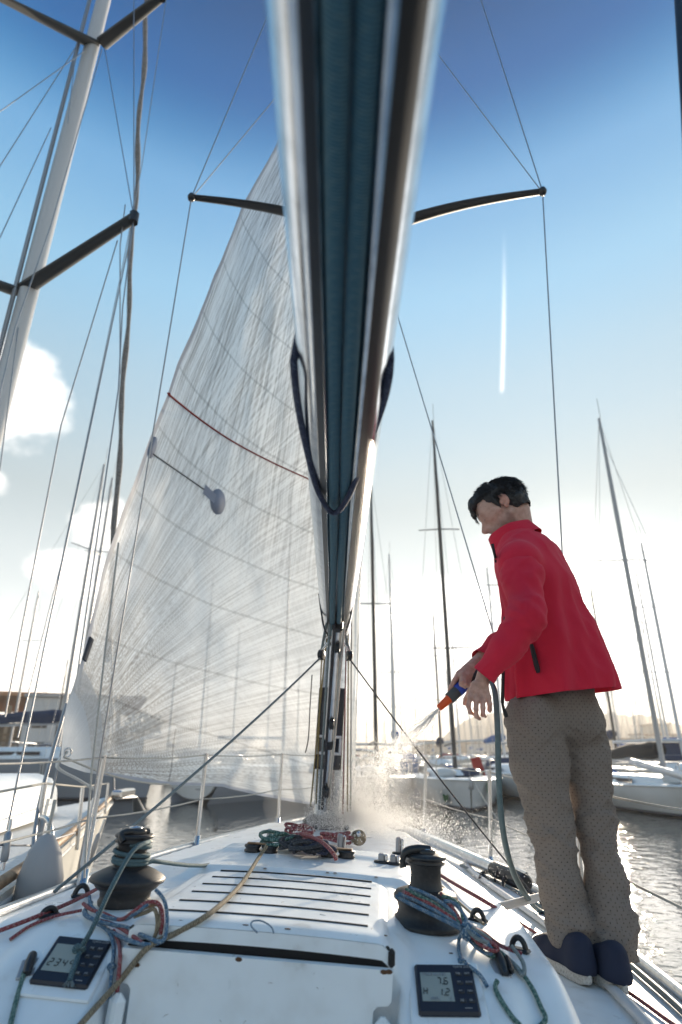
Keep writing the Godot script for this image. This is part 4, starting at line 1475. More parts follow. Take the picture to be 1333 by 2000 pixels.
	# ---- lines led along the port side
	rope("control_line", "rust red control line running along the port side deck", deck_path([[-40, 1832, 0.012], [60, 1795, 0.012], [150, 1757, 0.012], [215, 1722, 0.01]]), 0.0048, M.rope_red)
	rope("control_line", "thin red flecked line curving over the left shoulder of the coachroof", deck_path([[20, 1835, 0.005], [60, 1808, 0.005], [110, 1789, 0.006], [160, 1778, 0.012]]), 0.0036, M.rope_red)
	rope("cleat_line", "green line hanging from the cleat left of the left display", deck_path([[48, 1898, 0.012], [42, 1920, 0.005], [32, 1955, 0.005], [20, 2005, 0.005]]), 0.0048, M.rope_green)
	# ---- the tan line across the hatch
	rope("halyard_tail", "brown braided line crossing the hatch from the deck block to lower left", deck_path([[522, 1652, 0.05], [505, 1676, 0.02], [478, 1718, 0.008], [448, 1752, 0.009], [402, 1790, 0.010], [345, 1822, 0.022], [290, 1850, 0.034], [235, 1915, 0.016], [190, 1965, 0.010], [150, 2010, 0.010]]), 0.0058, M.rope_tan)
	rope("lashing", "short thin blue lashing standing in a loop on the hatch", deck_path([[503, 1822, 0.002], [491, 1808, 0.012], [495, 1799, 0.016], [512, 1799, 0.016], [530, 1810, 0.012], [535, 1823, 0.002]]), 0.0016, M.rope_blue, "lashing")
	# ---- right winch: bundle of blue, green and red lines drawn to a knot
	var turns := [
		[M.rope_blue, "lowest blue line stretched round the right winch skirt", [[774, 1750, 0.070], [800, 1764, 0.070], [845, 1786, 0.06], [885, 1806, 0.05], [907, 1818, 0.04]]],
		[M.rope_blue, "second blue line stretched across the right winch", [[780, 1746, 0.078], [810, 1757, 0.076], [850, 1778, 0.066], [890, 1802, 0.052], [909, 1816, 0.042]]],
		[M.rope_green, "green flecked line stretched across the right winch", [[792, 1737, 0.088], [820, 1750, 0.084], [855, 1769, 0.072], [890, 1796, 0.056], [910, 1813, 0.044]]],
		[M.rope_red, "red flecked line in the bundle across the right winch", [[788, 1742, 0.084], [812, 1752, 0.080], [840, 1765, 0.074], [880, 1790, 0.06], [908, 1811, 0.044]]],
		[M.rope_blue, "uppermost blue line across the right winch drum", [[800, 1734, 0.094], [830, 1745, 0.088], [862, 1763, 0.078], [893, 1790, 0.06], [910, 1811, 0.046]]],
		[M.rope_green, "green flecked line coming round behind the right winch", [[864, 1750, 0.085], [885, 1757, 0.08], [900, 1775, 0.07], [905, 1800, 0.055], [909, 1815, 0.045]]],
		[M.rope_red, "red flecked line coming round behind the right winch", [[862, 1745, 0.082], [878, 1765, 0.074], [892, 1785, 0.064], [903, 1806, 0.05]]],
		[M.rope_blue, "blue line coming round behind the right winch", [[868, 1760, 0.08], [882, 1762, 0.078], [896, 1772, 0.072], [910, 1795, 0.06], [911, 1812, 0.05]]],
	]
	for h in turns:
		rope("winch_line", h[1], deck_path(h[2]), 0.0041, h[0])
	var hitch := []
	hitch.append_array(helix(Vector3.ZERO, 0.014, -0.010, 0.012, 3.2, 0.4, 16))
	var kc: Vector3 = on(911, 1817, 0.040)
	var ax := (on(965, 1858, 0.02) - on(850, 1775, 0.07)).normalized()
	var b1 := ax.cross(Vector3.UP).normalized()
	var b2 := b1.cross(ax)
	rope("hitch", "blue turns hitched round the waist of the right winch bundle", hitch.map(func(q): return kc + b1 * q.x + ax * q.y + b2 * q.z), 0.0048, M.rope_blue, "hitch")
	var loops := [
		[M.rope_green, "green loop at the end of the right bundle", [[911, 1816, 0.035], [930, 1845, 0.020], [955, 1866, 0.012], [968, 1866, 0.014], [962, 1850, 0.026], [935, 1828, 0.036], [913, 1814, 0.04]]],
		[M.rope_red, "red loop lying on the right bundle", [[914, 1818, 0.042], [935, 1842, 0.034], [960, 1856, 0.026], [973, 1855, 0.024], [966, 1846, 0.032], [935, 1826, 0.044], [914, 1812, 0.046]]],
		[M.rope_blue, "blue loop in the middle of the right bundle", [[908, 1818, 0.034], [922, 1842, 0.022], [945, 1860, 0.014], [960, 1862, 0.018], [955, 1845, 0.034], [930, 1824, 0.046], [912, 1812, 0.046]]],
		[M.rope_grey, "grey loop on top of the right bundle", [[912, 1815, 0.046], [930, 1832, 0.044], [950, 1840, 0.038], [958, 1836, 0.036], [945, 1826, 0.046], [922, 1812, 0.052]]],
	]
	for h in loops:
		rope("rope_loop", h[1], deck_path(h[2]), 0.0041, h[0])
	rope("rope_tail", "blue rope tail falling from the right bundle across the display corner", deck_path([[905, 1822, 0.03], [897, 1835, 0.012], [897, 1858, 0.006], [905, 1877, 0.007], [920, 1890, 0.014], [938, 1905, 0.014], [952, 1927, 0.006]]), 0.0042, M.rope_blue)
	var kn3: Vector3 = on(903, 1877, 0.010)
	var k3 := []
	for i in 31:
		var t := i / 30.0 * TAU
		k3.append(kn3 + Vector3(sin(t) + 2.0 * sin(2.0 * t), -sin(3.0 * t), cos(t) - 2.0 * cos(2.0 * t)) * 0.0023)
	rope("stopper_knot", "small blue knot above the right display", k3, 0.0036, M.rope_blue, "knot")
	rope("led_line", "red flecked line led aft through both fairleads on the right", deck_path([[920, 1812, 0.04], [945, 1822, 0.014], [975, 1845, 0.010], [1000, 1856, 0.012], [1020, 1862, 0.012]]), 0.0042, M.rope_red)
	rope("led_line", "green line led from the right bundle down to the cleat", deck_path([[925, 1822, 0.042], [950, 1838, 0.022], [985, 1866, 0.010], [1015, 1895, 0.008], [1040, 1930, 0.008], [1056, 1965, 0.008], [1066, 1990, 0.008], [1050, 2010, 0.006]]), 0.0046, M.rope_green)
	rope("led_line", "grey blue line doubled through the outer right fairlead", deck_path([[935, 1830, 0.03], [970, 1855, 0.010], [1000, 1880, 0.010], [1022, 1905, 0.010], [1022, 1880, 0.02], [1000, 1848, 0.03]]), 0.0044, M.rope_grey)
	rope("cleat_line", "green line hanging below the cleat right of the right display", deck_path([[972, 1915, 0.012], [968, 1930, 0.006], [980, 1955, 0.005], [1000, 1985, 0.005], [1018, 2005, 0.005]]), 0.0048, M.rope_green)
	# ---- starboard side deck
	rope("control_line", "rust red line running along the starboard side deck past the shoes", deck_path([[790, 1662, 0.01], [865, 1712, 0.008], [960, 1768, 0.008], [1040, 1818, 0.008], [1110, 1858, 0.008], [1238, 1945, 0.008], [1300, 1990, 0.008], [1345, 2020, 0.008]]), 0.0056, M.rope_red)
	rope("control_line", "thin brown line leading aft behind the right winch", deck_path([[800, 1688, 0.01], [850, 1720, 0.008], [900, 1765, 0.008], [945, 1805, 0.014]]), 0.0035, M.rope_tan)
	rope("spare_line", "dark doubled rope lying outboard of the white batten", deck_path([[938, 1715, 0.02], [945, 1704, 0.02], [980, 1712, 0.02], [1030, 1740, 0.02], [1075, 1770, 0.02], [1110, 1790, 0.02]]), 0.009, M.rope_black)
	rope("spare_line", "dark rope end lying beside the doubled rope under the hose", deck_path([[900, 1690, 0.02], [940, 1708, 0.01], [1000, 1735, 0.01], [1060, 1772, 0.01], [1090, 1795, 0.01]]), 0.008, M.rope_grey)
	# ---- the pile of lines at the foot of the mast
	var pile := [
		[M.rope_red, 660, 1645, 0.060, "faded red"], [M.rope_red, 600, 1652, 0.048, "bright red"], [M.rope_black, 600, 1668, 0.052, "black"], [M.rope_black, 575, 1662, 0.045, "second black"], [M.rope_green, 548, 1650, 0.06, "green"], [M.rope_red, 585, 1628, 0.055, "pale red rearmost"], [M.rope_navy, 625, 1668, 0.05, "navy"],
	]
	for q in pile:
		var c: Vector3 = on(q[1], q[2], 0.012)
		var pts := []
		var r0: float = q[3]
		for i in 90:
			var t := i / 89.0
			var a = t * TAU * 4.3 + q[1]
			var rr := r0 * (0.75 + 0.35 * sin(t * 17.0 + q[1]))
			pts.append(c + Vector3(cos(a) * rr * 1.15, 0.009 + 0.024 * t + 0.008 * sin(a * 1.7 + q[1]), sin(a) * rr * 0.8))
		rope("rope_coil", "%s line heaped at the foot of the mast" % q[4], pts, 0.0062, q[0], "rope coil")
	rope("halyard_tail", "red line pulled tight from the heap over the right deck block", deck_path([[590, 1630, 0.06], [625, 1642, 0.06], [650, 1665, 0.04], [657, 1680, 0.02]]), 0.0062, M.rope_red)
	# ---- lines under the boom and down from it
	var navy := []
	for q in [[574, 706, 0.80], [577, 745, 0.84], [584, 800, 0.94], [600, 880, 1.10], [622, 960, 1.25], [652, 1002, 1.32], [682, 968, 1.25], [712, 890, 1.10], [745, 800, 0.94], [759, 745, 0.84], [763, 702, 0.80]]:
		navy.append(aboard(at(q[0], q[1], q[2])))
	var lp := curve(navy, 6)
	lp.push_front(navy[0] + Vector3(0.01, 0.16, 0.0))
	lp.append(navy[-1] + Vector3(-0.01, 0.16, 0.0))
	rope("boom_strop", "thick navy rope slung in a loop under the boom", lp, 0.0066, M.rope_navy, "strop", 10)
	var thin := []
	for q in [[624, 1160, 2.62], [628, 1195, 2.75], [636, 1232, 2.9], [655, 1250, 3.0], [674, 1236, 2.9], [686, 1200, 2.75], [692, 1155, 2.62]]:
		thin.append(aboard(at(q[0], q[1], q[2])))
	rope("boom_strop", "thin black line looped under the boom near the mast", curve(thin, 5), 0.0045, M.rope_black, "strop")
	for s in [[628, 1283, 106, 1742, -1.0], [682, 1285, 1078, 1790, 1.0]]:
		var a := aboard(at(s[0], s[1], 2.95))
		var b: Vector3 = on(s[2], s[3], 0.04)
		var left: bool = s[4] < 0
		rope("preventer_line", "taut %s line from the boom block down to the %s rail" % (["grey", "port"] if left else ["dark", "starboard"]), sag(a, b, 0.02, 8), 0.0046 if left else 0.0036, M.rope_grey if left else M.rope_black)
		var blk := thing("snap_block", "small black block under the boom on its %s side" % ("left" if left else "right"), "pulley block", yacht_at * Transform3D(Basis(Vector3.UP, 0.4 * s[4]), a + Vector3(0, 0.01, 0)))
		put("cheek", Shape.new().lathe([Vector2(0, -0.012), Vector2(0.02, -0.012), Vector2(0.026, -0.008), Vector2(0.02, 0), Vector2(0.026, 0.008), Vector2(0.02, 0.012), Vector2(0, 0.012)], Transform3D(Basis(Vector3.BACK, PI / 2)), 16), M.black, blk)
		put("shackle", Shape.new().tube(curve([Vector3(0, 0.02, 0), Vector3(-0.02 * s[4], 0.045, 0.0), Vector3(-0.05 * s[4], 0.07, 0)], 4), 0.007, 6), M.steel, blk)
		rope("block_strop", "short grey strop from the boom to its %s block" % ("left" if left else "right"), sag(a + Vector3(0, 0.03, 0), Vector3(-0.01 + 0.03 * s[4], 0.98, -2.95), -0.01, 4), 0.007, M.rope_grey, "strop")
	# halyards before and beside the mast
	var hal := [[M.rope_gold, 607, 1575, 634, 1290, "gold flecked halyard nearest the sail, left of the mast"], [M.rope_gold, 618, 1570, 628, 1300, "second gold halyard left of the mast"], [M.rope_red, 670, 1590, 676, 1290, "red halyard down the right side of the mast"], [M.rope_gold, 679, 1585, 681, 1220, "gold halyard right of the mast"], [M.rope_white, 685, 1585, 687, 1220, "white halyard outermost right of the mast"]]
	for q in hal:
		var a := abeam(q[1], q[2], -3.45)
		var b := abeam(q[3], q[4], -3.45)
		var d := b - a
		rope("halyard", q[5], [a, b, a + d * 2.0 + Vector3((-0.04 - (a + d * 2.0).x) * 0.5, 0, 0), Vector3(-0.04, 8.0, -3.5)], 0.0045, q[0], "halyard", 6)
	var rp := [aboard(at(610, 1318, 3.6)), aboard(at(606, 1380, 3.55)), aboard(at(603, 1440, 3.5)), aboard(at(597, 1470, 3.5))]
	rope("loose_line", "thin black loose end hanging before the sail left of the mast", curve(rp, 4), 0.0035, M.rope_black, "rope", 6)
	# the lazy sheet from the clew to the port side, and a pale line before the sail
	rope("halyard", "pale line hanging straight before the sail's clew", [aboard(at(232, 1060, 3.05)), aboard(at(205, 1280, 3.0)), aboard(at(180, 1500, 3.0)), aboard(at(172, 1600, 3.0)), aboard(at(165, 1715, 2.98))], 0.005, M.rope_white, "halyard", 6)
	rope("lazy_sheet", "pale line from the clew of the sail forward along the port lifeline", sag(aboard(at(125, 1478, 3.18)), aboard(at(330, 1532, 4.0)), 0.03), 0.005, M.rope_white)


# ------------------------------------------------------------------ the man
var head_at: Transform3D
var fold := FastNoiseLite.new()


func hd(f: float, u: float, l: float) -> Vector3:
	# a point in the head's own axes: forward, up, to its left
	return head_at * Vector3(f, u, l)


func jacket_warp(p: Vector3, n: Vector3) -> Vector3:
	var w := fold.get_noise_3d(p.x * 3.0, p.y * 1.1, p.z * 3.0) * 0.012
	# drapes that run from the shoulder to the hem
	var a := atan2(p.z + 2.42, p.x - 0.80)
	w += 0.013 * sin(a * 7.0 + p.y * 1.6) * smoothstep(2.35, 1.75, p.y)
	w += 0.006 * sin(a * 13.0 + p.y * 3.0 + 1.0) * smoothstep(2.3, 2.0, p.y)
	w += (ridge(Vector3(p.x * 5.0 + p.y * 1.6, p.y * 1.6, p.z * 5.0)) - 0.35) * 0.007
	w += (ridge(Vector3(p.x * 2.5, (p.y + p.x * 0.4) * 6.0, p.z * 2.5)) - 0.35) * 0.004 * smoothstep(1.95, 1.70, p.y)
	return p + n * w


func sleeve_warp(p: Vector3, n: Vector3) -> Vector3:
	var elbow := at(1032, 1205, 2.12)
	var d := (p - elbow).length()
	var w := fold.get_noise_3d(p.x * 6.0, p.y * 6.0, p.z * 6.0) * 0.010
	var crease := sin((p.x * 0.75 + p.y * 1.0) * 95.0 + fold.get_noise_3d(p.x * 5.0, p.y * 5.0, p.z * 5.0) * 4.0)
	w += crease * 0.0045 * exp(-d * d / 0.012)
	w += (ridge(Vector3(p.x * 3.0 + p.y * 2.0, (p.y - p.x * 0.8) * 6.0, p.z * 3.0)) - 0.35) * 0.007
	return p + n * w


func ridge(q: Vector3) -> float:
	return pow(clampf(1.0 - absf(fold.get_noise_3dv(q)) * 2.0, 0.0, 1.0), 3.0)


func trouser_warp(p: Vector3, n: Vector3) -> Vector3:
	var h := p.y - (EYE.y - 0.68)
	var w := fold.get_noise_3d(p.x * 4.0, p.y * 2.5, p.z * 4.0) * 0.012
	# folds that run obliquely across the cloth: behind the knees, under the seat, stacked on the shoes
	var slant := Vector3(p.x * 3.0 + p.y * 1.5, (p.y + p.x * 0.55) * 8.0, p.z * 3.0)
	var other := Vector3(p.x * 3.0 - p.y * 1.5 + 5.0, (p.y - p.x * 0.7) * 6.5, p.z * 3.0)
	var amount := 0.35 + 1.0 * exp(-pow((h - 0.44) / 0.13, 2.0)) + 0.9 * exp(-pow((h - 0.14) / 0.09, 2.0)) + 0.7 * exp(-pow((h - 0.72) / 0.09, 2.0))
	w += (ridge(slant) - 0.3) * 0.0085 * amount + (ridge(other) - 0.3) * 0.0060 * amount
	return p + n * w


func hair_warp(p: Vector3, n: Vector3) -> Vector3:
	var q := head_at.affine_inverse() * p
	return p + n * (fold.get_noise_3d(q.x * 34.0, q.y * 20.0, q.z * 34.0) * 0.009 + fold.get_noise_3d(q.x * 90.0, q.y * 40.0, q.z * 90.0) * 0.004)


# the colour of the skin itself: stubble on the jaw, redder ears, nose and knuckles
func complexion(p: Vector3) -> Color:
	var q := head_at.affine_inverse() * p
	if q.length() > 0.20:
		var v := 1.0 + 0.25 * fold.get_noise_3d(p.x * 30.0, p.y * 30.0, p.z * 30.0)
		return Color(0.95 * v, 0.90 * v, 0.88 * v)
	var jaw := smoothstep(-0.035, -0.065, q.y) * smoothstep(-0.012, 0.012, q.x) + smoothstep(-0.02, -0.045, q.y) * smoothstep(0.02, 0.0, absf(q.x - 0.012)) * 0.5
	var sides := 0.0
	var c := Color(1, 1, 1).lerp(Color(0.60, 0.58, 0.60), clampf(jaw * 0.75 + sides, 0.0, 0.9))
	var red := smoothstep(0.078, 0.086, absf(q.z)) * 0.6 + exp(-pow((q - Vector3(0.11, -0.036, 0)).length() / 0.02, 2.0)) * 0.6 + exp(-pow((Vector3(q.x, q.y, absf(q.z)) - Vector3(0.055, -0.03, 0.055)).length() / 0.03, 2.0)) * 0.35
	c = c.lerp(Color(1.0, 0.72, 0.68), red)
	var eye := exp(-pow((Vector3(q.x, q.y, absf(q.z)) - Vector3(0.085, 0.002, 0.032)).length() / 0.016, 2.0))
	return c.lerp(Color(0.62, 0.50, 0.48), eye * 0.8)


func make_person() -> void:
	fold = noise(1.0, 3, 91)
	fold.frequency = 1.0
	var origin := yacht_at * Vector3(0.93, -0.26, -2.4)
	var man := thing("person", "man in red fleece jacket and dotted grey trousers spraying the deck with a hose", "person", Transform3D(Basis(), origin))
	var here := Transform3D(Basis(), -origin)
	var skin := mat(Color.WHITE, 0.5)
	skin.albedo_texture = noise_tex(0.03, [[0.0, lin(0.44, 0.25, 0.19)], [0.5, lin(0.56, 0.34, 0.27)], [1.0, lin(0.64, 0.41, 0.33)]], 256, 4, 51)
	skin.subsurf_scatter_enabled = true
	skin.subsurf_scatter_strength = 0.12
	skin.vertex_color_use_as_albedo = true
	triplanar(skin, 6.0)
	var fleece := mat(Color.WHITE, 0.95)
	fleece.albedo_texture = noise_tex(0.16, [[0.0, lin(0.46, 0.008, 0.025)], [0.5, lin(0.66, 0.017, 0.050)], [1.0, lin(0.76, 0.030, 0.072)]], 512, 3, 53)
	fleece.normal_enabled = true
	fleece.normal_texture = bump_tex(0.085, 512, 8.0, 3, 54)
	fleece.normal_scale = 0.45
	fleece.rim_enabled = true
	fleece.rim = 0.12
	fleece.rim_tint = 1.0
	fleece.backlight_enabled = true
	fleece.backlight = Color(0.12, 0.01, 0.005)
	triplanar(fleece, 5.0)
	var cloth := mat(Color.WHITE, 0.9)
	var im := Image.create(128, 128, false, Image.FORMAT_RGB8)
	for y in 128:
		for x in 128:
			var c := lin(0.205, 0.168, 0.143)
			c = c.lightened(0.05 * (hash(Vector2i(x / 2, y / 2)) % 100) / 100.0)
			for d in [Vector2(32, 32), Vector2(96, 96)]:
				var q := Vector2(x, y) - (d as Vector2)
				if absf(q.x) + absf(q.y) < 15.0:
					c = lin(0.030, 0.024, 0.022)
			im.set_pixel(x, y, c)
	cloth.albedo_texture = ImageTexture.create_from_image(im)
	cloth.normal_enabled = true
	cloth.normal_texture = bump_tex(0.3, 256, 4.0, 2, 55)
	cloth.normal_scale = 0.15
	triplanar(cloth, 48.0)
	var hairm := mat(Color.WHITE, 0.55)
	hairm.albedo_texture = noise_tex(0.05, [[0.0, lin(0.006, 0.006, 0.007)], [0.5, lin(0.020, 0.018, 0.018)], [1.0, lin(0.085, 0.074, 0.070)]], 256, 3, 57)
	triplanar(hairm, 14.0)

	# ---------------- joints
	var hip_l := at(1045, 1410, 2.40)
	var hip_r := at(1138, 1410, 2.47)
	var knee_l := at(1077, 1612, 2.40)
	var knee_r := at(1163, 1612, 2.44)
	var ank_l := at(1120, 1838, 2.385)
	var ank_r := at(1202, 1856, 2.35)
	var sh_l := at(1016, 1098, 2.24)
	var el_l := at(1032, 1207, 2.13)
	var wr_l := at(944, 1322, 2.20)
	var sh_r := at(1010, 1108, 2.62)
	var el_r := at(1015, 1232, 2.62)
	var wr_r := at(936, 1290, 2.50)
	var chest := at(1046, 1130, 2.42)
	var belly := at(1075, 1255, 2.43)
	var pelvis := at(1092, 1375, 2.44)
	# torso faces 60 degrees left of the bow: its left side turns to the camera
	var side := Vector3(-0.50, 0, 0.866)
	var hc := at(981, 992, 2.42)
	var az := deg_to_rad(73.0)
	var pitch := deg_to_rad(33.0)
	var fwd := Vector3(-sin(az) * cos(pitch), -sin(pitch), -cos(az) * cos(pitch))
	var left := Vector3(-cos(az), 0, sin(az))
	# a small tilt towards the near shoulder
	var upw := left.cross(fwd) * -1.0
	if upw.y < 0:
		upw = -upw
	head_at = Transform3D(Basis(fwd, upw, left), hc).scaled_local(Vector3.ONE * 1.04)

	# ---------------- body: one skin from the head to the ankles
	var core := Field.new(Vector3(0.30, 0.86, -2.95), Vector3(1.20, 2.50, -1.95), 0.018, 45.0)
	core.cap(at(1090, 1385, 2.44), belly, 0.085, 0.085, side, 1.25)
	core.cap(belly, chest, 0.10, 0.105, side, 1.5)
	core.cap(hip_l, knee_l, 0.07, 0.040)
	core.cap(hip_r, knee_r, 0.062, 0.038)
	core.cap(knee_l, ank_l, 0.040, 0.034)
	core.cap(knee_r, ank_r, 0.038, 0.034)
	core.cap(sh_l, el_l, 0.05, 0.038)
	core.cap(el_l, wr_l, 0.037, 0.026)
	core.cap(sh_r, el_r, 0.05, 0.038)
	core.cap(el_r, wr_r, 0.037, 0.026)
	core.cap(chest, at(1018, 1060, 2.43), 0.09, 0.06, side, 1.4)
	var head := Field.new(hc - Vector3(0.19, 0.19, 0.19), hc + Vector3(0.19, 0.17, 0.19), 0.0042, 150.0)
	var lft := left
	head.cap(hd(-0.030, 0.020, 0), hd(0.030, 0.028, 0), 0.0745, 0.072, lft, 1.0)
	head.cap(hd(-0.045, 0.0, 0), hd(-0.02, -0.02, 0), 0.060, 0.058)
	for s in [-1.0, 1.0]:
		head.cap(hd(0.058, 0.035, s * 0.022), hd(0.05, 0.005, s * 0.03), 0.038, 0.036)
		head.cap(hd(0.000, -0.050, s * 0.048), hd(0.055, -0.093, s * 0.022), 0.022, 0.020)
		head.cap(hd(0.055, -0.022, s * 0.042), hd(0.025, -0.015, s * 0.058), 0.022, 0.018)
		head.cap(hd(0.092, 0.018, s * 0.014), hd(0.080, 0.019, s * 0.043), 0.0095, 0.0095)
		head.cap(hd(0.078, -0.002, s * 0.031), hd(0.077, -0.004, s * 0.034), 0.0125, 0.0125)
		head.cap(hd(0.100, -0.042, s * 0.012), hd(0.097, -0.042, s * 0.014), 0.0075, 0.007)
		head.cap(hd(0.04, -0.055, s * 0.036), hd(0.062, -0.07, s * 0.02), 0.026, 0.024)
	head.cap(hd(0.040, -0.02, 0), hd(0.055, -0.085, 0), 0.052, 0.034)
	head.cap(hd(0.074, -0.098, -0.008), hd(0.074, -0.098, 0.008), 0.018, 0.018)
	head.cap(hd(0.086, 0.006, 0), hd(0.120, -0.036, 0), 0.0085, 0.0115)
	head.cap(hd(0.105, -0.040, 0), hd(0.092, -0.046, 0), 0.010, 0.010)
	head.cap(hd(0.090, -0.060, -0.012), hd(0.090, -0.060, 0.012), 0.0085, 0.0085)
	head.cap(hd(0.087, -0.074, -0.012), hd(0.087, -0.074, 0.012), 0.0085, 0.0085)
	# neck
	head.chain([hd(-0.03, -0.045, 0), at(1012, 1045, 2.43), at(1018, 1075, 2.43)], [0.056, 0.057, 0.066])
	head.cap(hd(-0.045, -0.05, 0.0), at(1024, 1060, 2.43), 0.045, 0.05)
	# ears, each on a finer grid
	var ears := []
	for s in [1.0, -1.0]:
		var c := hd(-0.008, -0.008, s * 0.078)
		var ef := Field.new(c - Vector3.ONE * 0.05, c + Vector3.ONE * 0.05, 0.0021, 420.0)
		var rim := []
		for i in 15:
			var t := lerpf(-0.25, 3.6, i / 14.0)
			rim.append(hd(-0.008 - 0.0165 * sin(t), -0.004 + 0.0235 * cos(t), s * (0.0815 + 0.006 * maxf(0.0, sin(t)))))
		for i in 14:
			ef.cap(rim[i], rim[i + 1], 0.0036, 0.0036)
		ef.cap(hd(-0.012, 0.006, s * 0.0785), hd(-0.012, -0.012, s * 0.0785), 0.0105, 0.0095, lft, 0.5)
		ef.cap(hd(-0.006, -0.028, s * 0.0815), hd(-0.004, -0.033, s * 0.0812), 0.0062, 0.0055)
		ef.cap(hd(0.003, -0.006, s * 0.078), hd(0.003, -0.012, s * 0.0785), 0.0042, 0.004)
		ef.cap(hd(-0.013, 0.008, s * 0.083), hd(-0.014, -0.014, s * 0.084), 0.003, 0.003)
		ef.cap(hd(-0.004, -0.005, s * 0.072), hd(-0.012, -0.005, s * 0.072), 0.014, 0.014)
		ears.append([ef])
	# left hand: hanging, its back to the camera
	var hl := Field.new(at(932, 1365, 2.19) - Vector3(0.10, 0.13, 0.10), at(932, 1365, 2.19) + Vector3(0.10, 0.14, 0.10), 0.0027, 480.0)
	hl.cap(at(949, 1310, 2.20), at(941, 1334, 2.20), 0.0265, 0.0245)
	var kx := [[919, 1362], [931, 1367], [943, 1367], [954, 1362]]
	for i in 4:
		var k := at(kx[i][0], kx[i][1], 2.185 + 0.004 * absf(i - 1.5))
		hl.cap(at(937 + (i - 1.5) * 6.0, 1338, 2.197), k, 0.0150, 0.0095)
		hl.cap(k, k + Vector3(0, -0.002, 0.002), 0.0102, 0.0098)
	var fl := [
		[[919, 1362, 2.185], [915, 1378, 2.185], [919, 1391, 2.21], [926, 1395, 2.235]],
		[[931, 1367, 2.183], [930, 1385, 2.180], [931, 1399, 2.20], [937, 1404, 2.222]],
		[[943, 1367, 2.183], [944, 1383, 2.180], [944, 1396, 2.20], [948, 1399, 2.222]],
		[[954, 1362, 2.187], [957, 1375, 2.184], [957, 1386, 2.198], [957, 1389, 2.215]]]
	for f in fl:
		var pts: Array = f.map(func(q): return at(q[0], q[1], q[2]))
		hl.chain(pts, [0.0086, 0.0080, 0.0074, 0.0062])
	hl.chain([at(932, 1338, 2.21), at(919, 1352, 2.235), at(911, 1366, 2.25), at(908, 1374, 2.25)], [0.016, 0.012, 0.0098, 0.0078])
	# right hand: round the nozzle, first finger along its lever
	var hr := Field.new(at(905, 1320, 2.47) - Vector3(0.12, 0.12, 0.11), at(905, 1320, 2.47) + Vector3(0.13, 0.12, 0.11), 0.0028, 420.0)
	hr.cap(at(945, 1280, 2.51), at(928, 1298, 2.49), 0.026, 0.025)
	hr.cap(at(928, 1298, 2.49), at(912, 1310, 2.475), 0.026, 0.023)
	var kr := [[897, 1315, 2.465], [903, 1319, 2.452], [909, 1324, 2.447], [915, 1328, 2.452]]
	for i in 4:
		hr.cap(at(922 + i * 2.0, 1300 + i * 3.0, 2.48), at(kr[i][0], kr[i][1], kr[i][2]), 0.018, 0.0108)
	hr.chain([at(897, 1315, 2.465), at(889, 1328, 2.452), at(882, 1341, 2.455), at(878, 1349, 2.462)], [0.0105, 0.0092, 0.0082, 0.0072])
	hr.chain([at(903, 1319, 2.452), at(902, 1333, 2.432), at(900, 1343, 2.445), at(901, 1346, 2.470)], [0.0105, 0.0094, 0.0086, 0.0076])
	hr.chain([at(909, 1324, 2.447), at(909, 1337, 2.43), at(906, 1344, 2.448), at(905, 1345, 2.472)], [0.0102, 0.0092, 0.0084, 0.0074])
	hr.chain([at(915, 1328, 2.452), at(916, 1337, 2.438), at(913, 1343, 2.455), at(911, 1343, 2.472)], [0.0094, 0.0084, 0.0076, 0.0068])
	hr.chain([at(915, 1310, 2.49), at(905, 1316, 2.515), at(897, 1326, 2.52), at(893, 1334, 2.51)], [0.015, 0.0118, 0.010, 0.008])
	put("body", flesh([[core, [[at(1020, 1055, 2.43), Vector3(-0.15, 1, 0).normalized(), 0.3]]], [head], [hl], [hr], ears[0], ears[1]], complexion), skin, man, here)
	for s in [1.0, -1.0]:
		var e := part_node("eye", man, here)
		put("eyeball", Shape.new().lathe([Vector2(0, -0.0118), Vector2(0.0083, -0.0083), Vector2(0.0118, 0), Vector2(0.0083, 0.0083), Vector2(0, 0.0118)], Transform3D(Basis(), hd(0.0795, -0.004, s * 0.031)), 16), mat(lin(0.55, 0.52, 0.5), 0.2), e)
		put("lashes", Shape.new().tube([hd(0.0895, -0.007, s * 0.020), hd(0.0930, -0.010, s * 0.033), hd(0.0850, -0.009, s * 0.047)], [0.0014, 0.0022, 0.0018], 5), hairm, e)
		put("eyebrow", Shape.new().tube([hd(0.1015, 0.020, s * 0.014), hd(0.098, 0.026, s * 0.03), hd(0.087, 0.024, s * 0.050)], [0.0030, 0.0044, 0.002], 6), hairm, e)

	# ---------------- hair
	var hf := Field.new(hc - Vector3(0.17, 0.15, 0.17), hc + Vector3(0.17, 0.17, 0.17), 0.005, 130.0)
	hf.cap(hd(-0.036, 0.034, 0), hd(0.010, 0.056, 0), 0.0785, 0.0655)
	hf.cap(hd(-0.052, 0.008, 0), hd(-0.046, -0.010, 0), 0.0665, 0.055)
	hf.cap(hd(0.020, 0.066, 0.0), hd(0.056, 0.080, 0.006), 0.046, 0.020)
	for s in [-1.0, 1.0]:
		hf.cap(hd(-0.030, 0.035, s * 0.033), hd(-0.050, -0.012, s * 0.028), 0.053, 0.050)
		hf.cap(hd(-0.062, -0.02, s * 0.022), hd(-0.062, -0.056, s * 0.02), 0.044, 0.034)
		hf.cap(hd(-0.005, 0.050, s * 0.032), hd(0.022, 0.056, s * 0.030), 0.049, 0.037)
		hf.cap(hd(0.016, 0.028, s * 0.070), hd(0.018, -0.020, s * 0.0745), 0.0125, 0.0055)
		hf.cap(hd(0.024, 0.045, s * 0.058), hd(0.048, 0.058, s * 0.044), 0.019, 0.012)
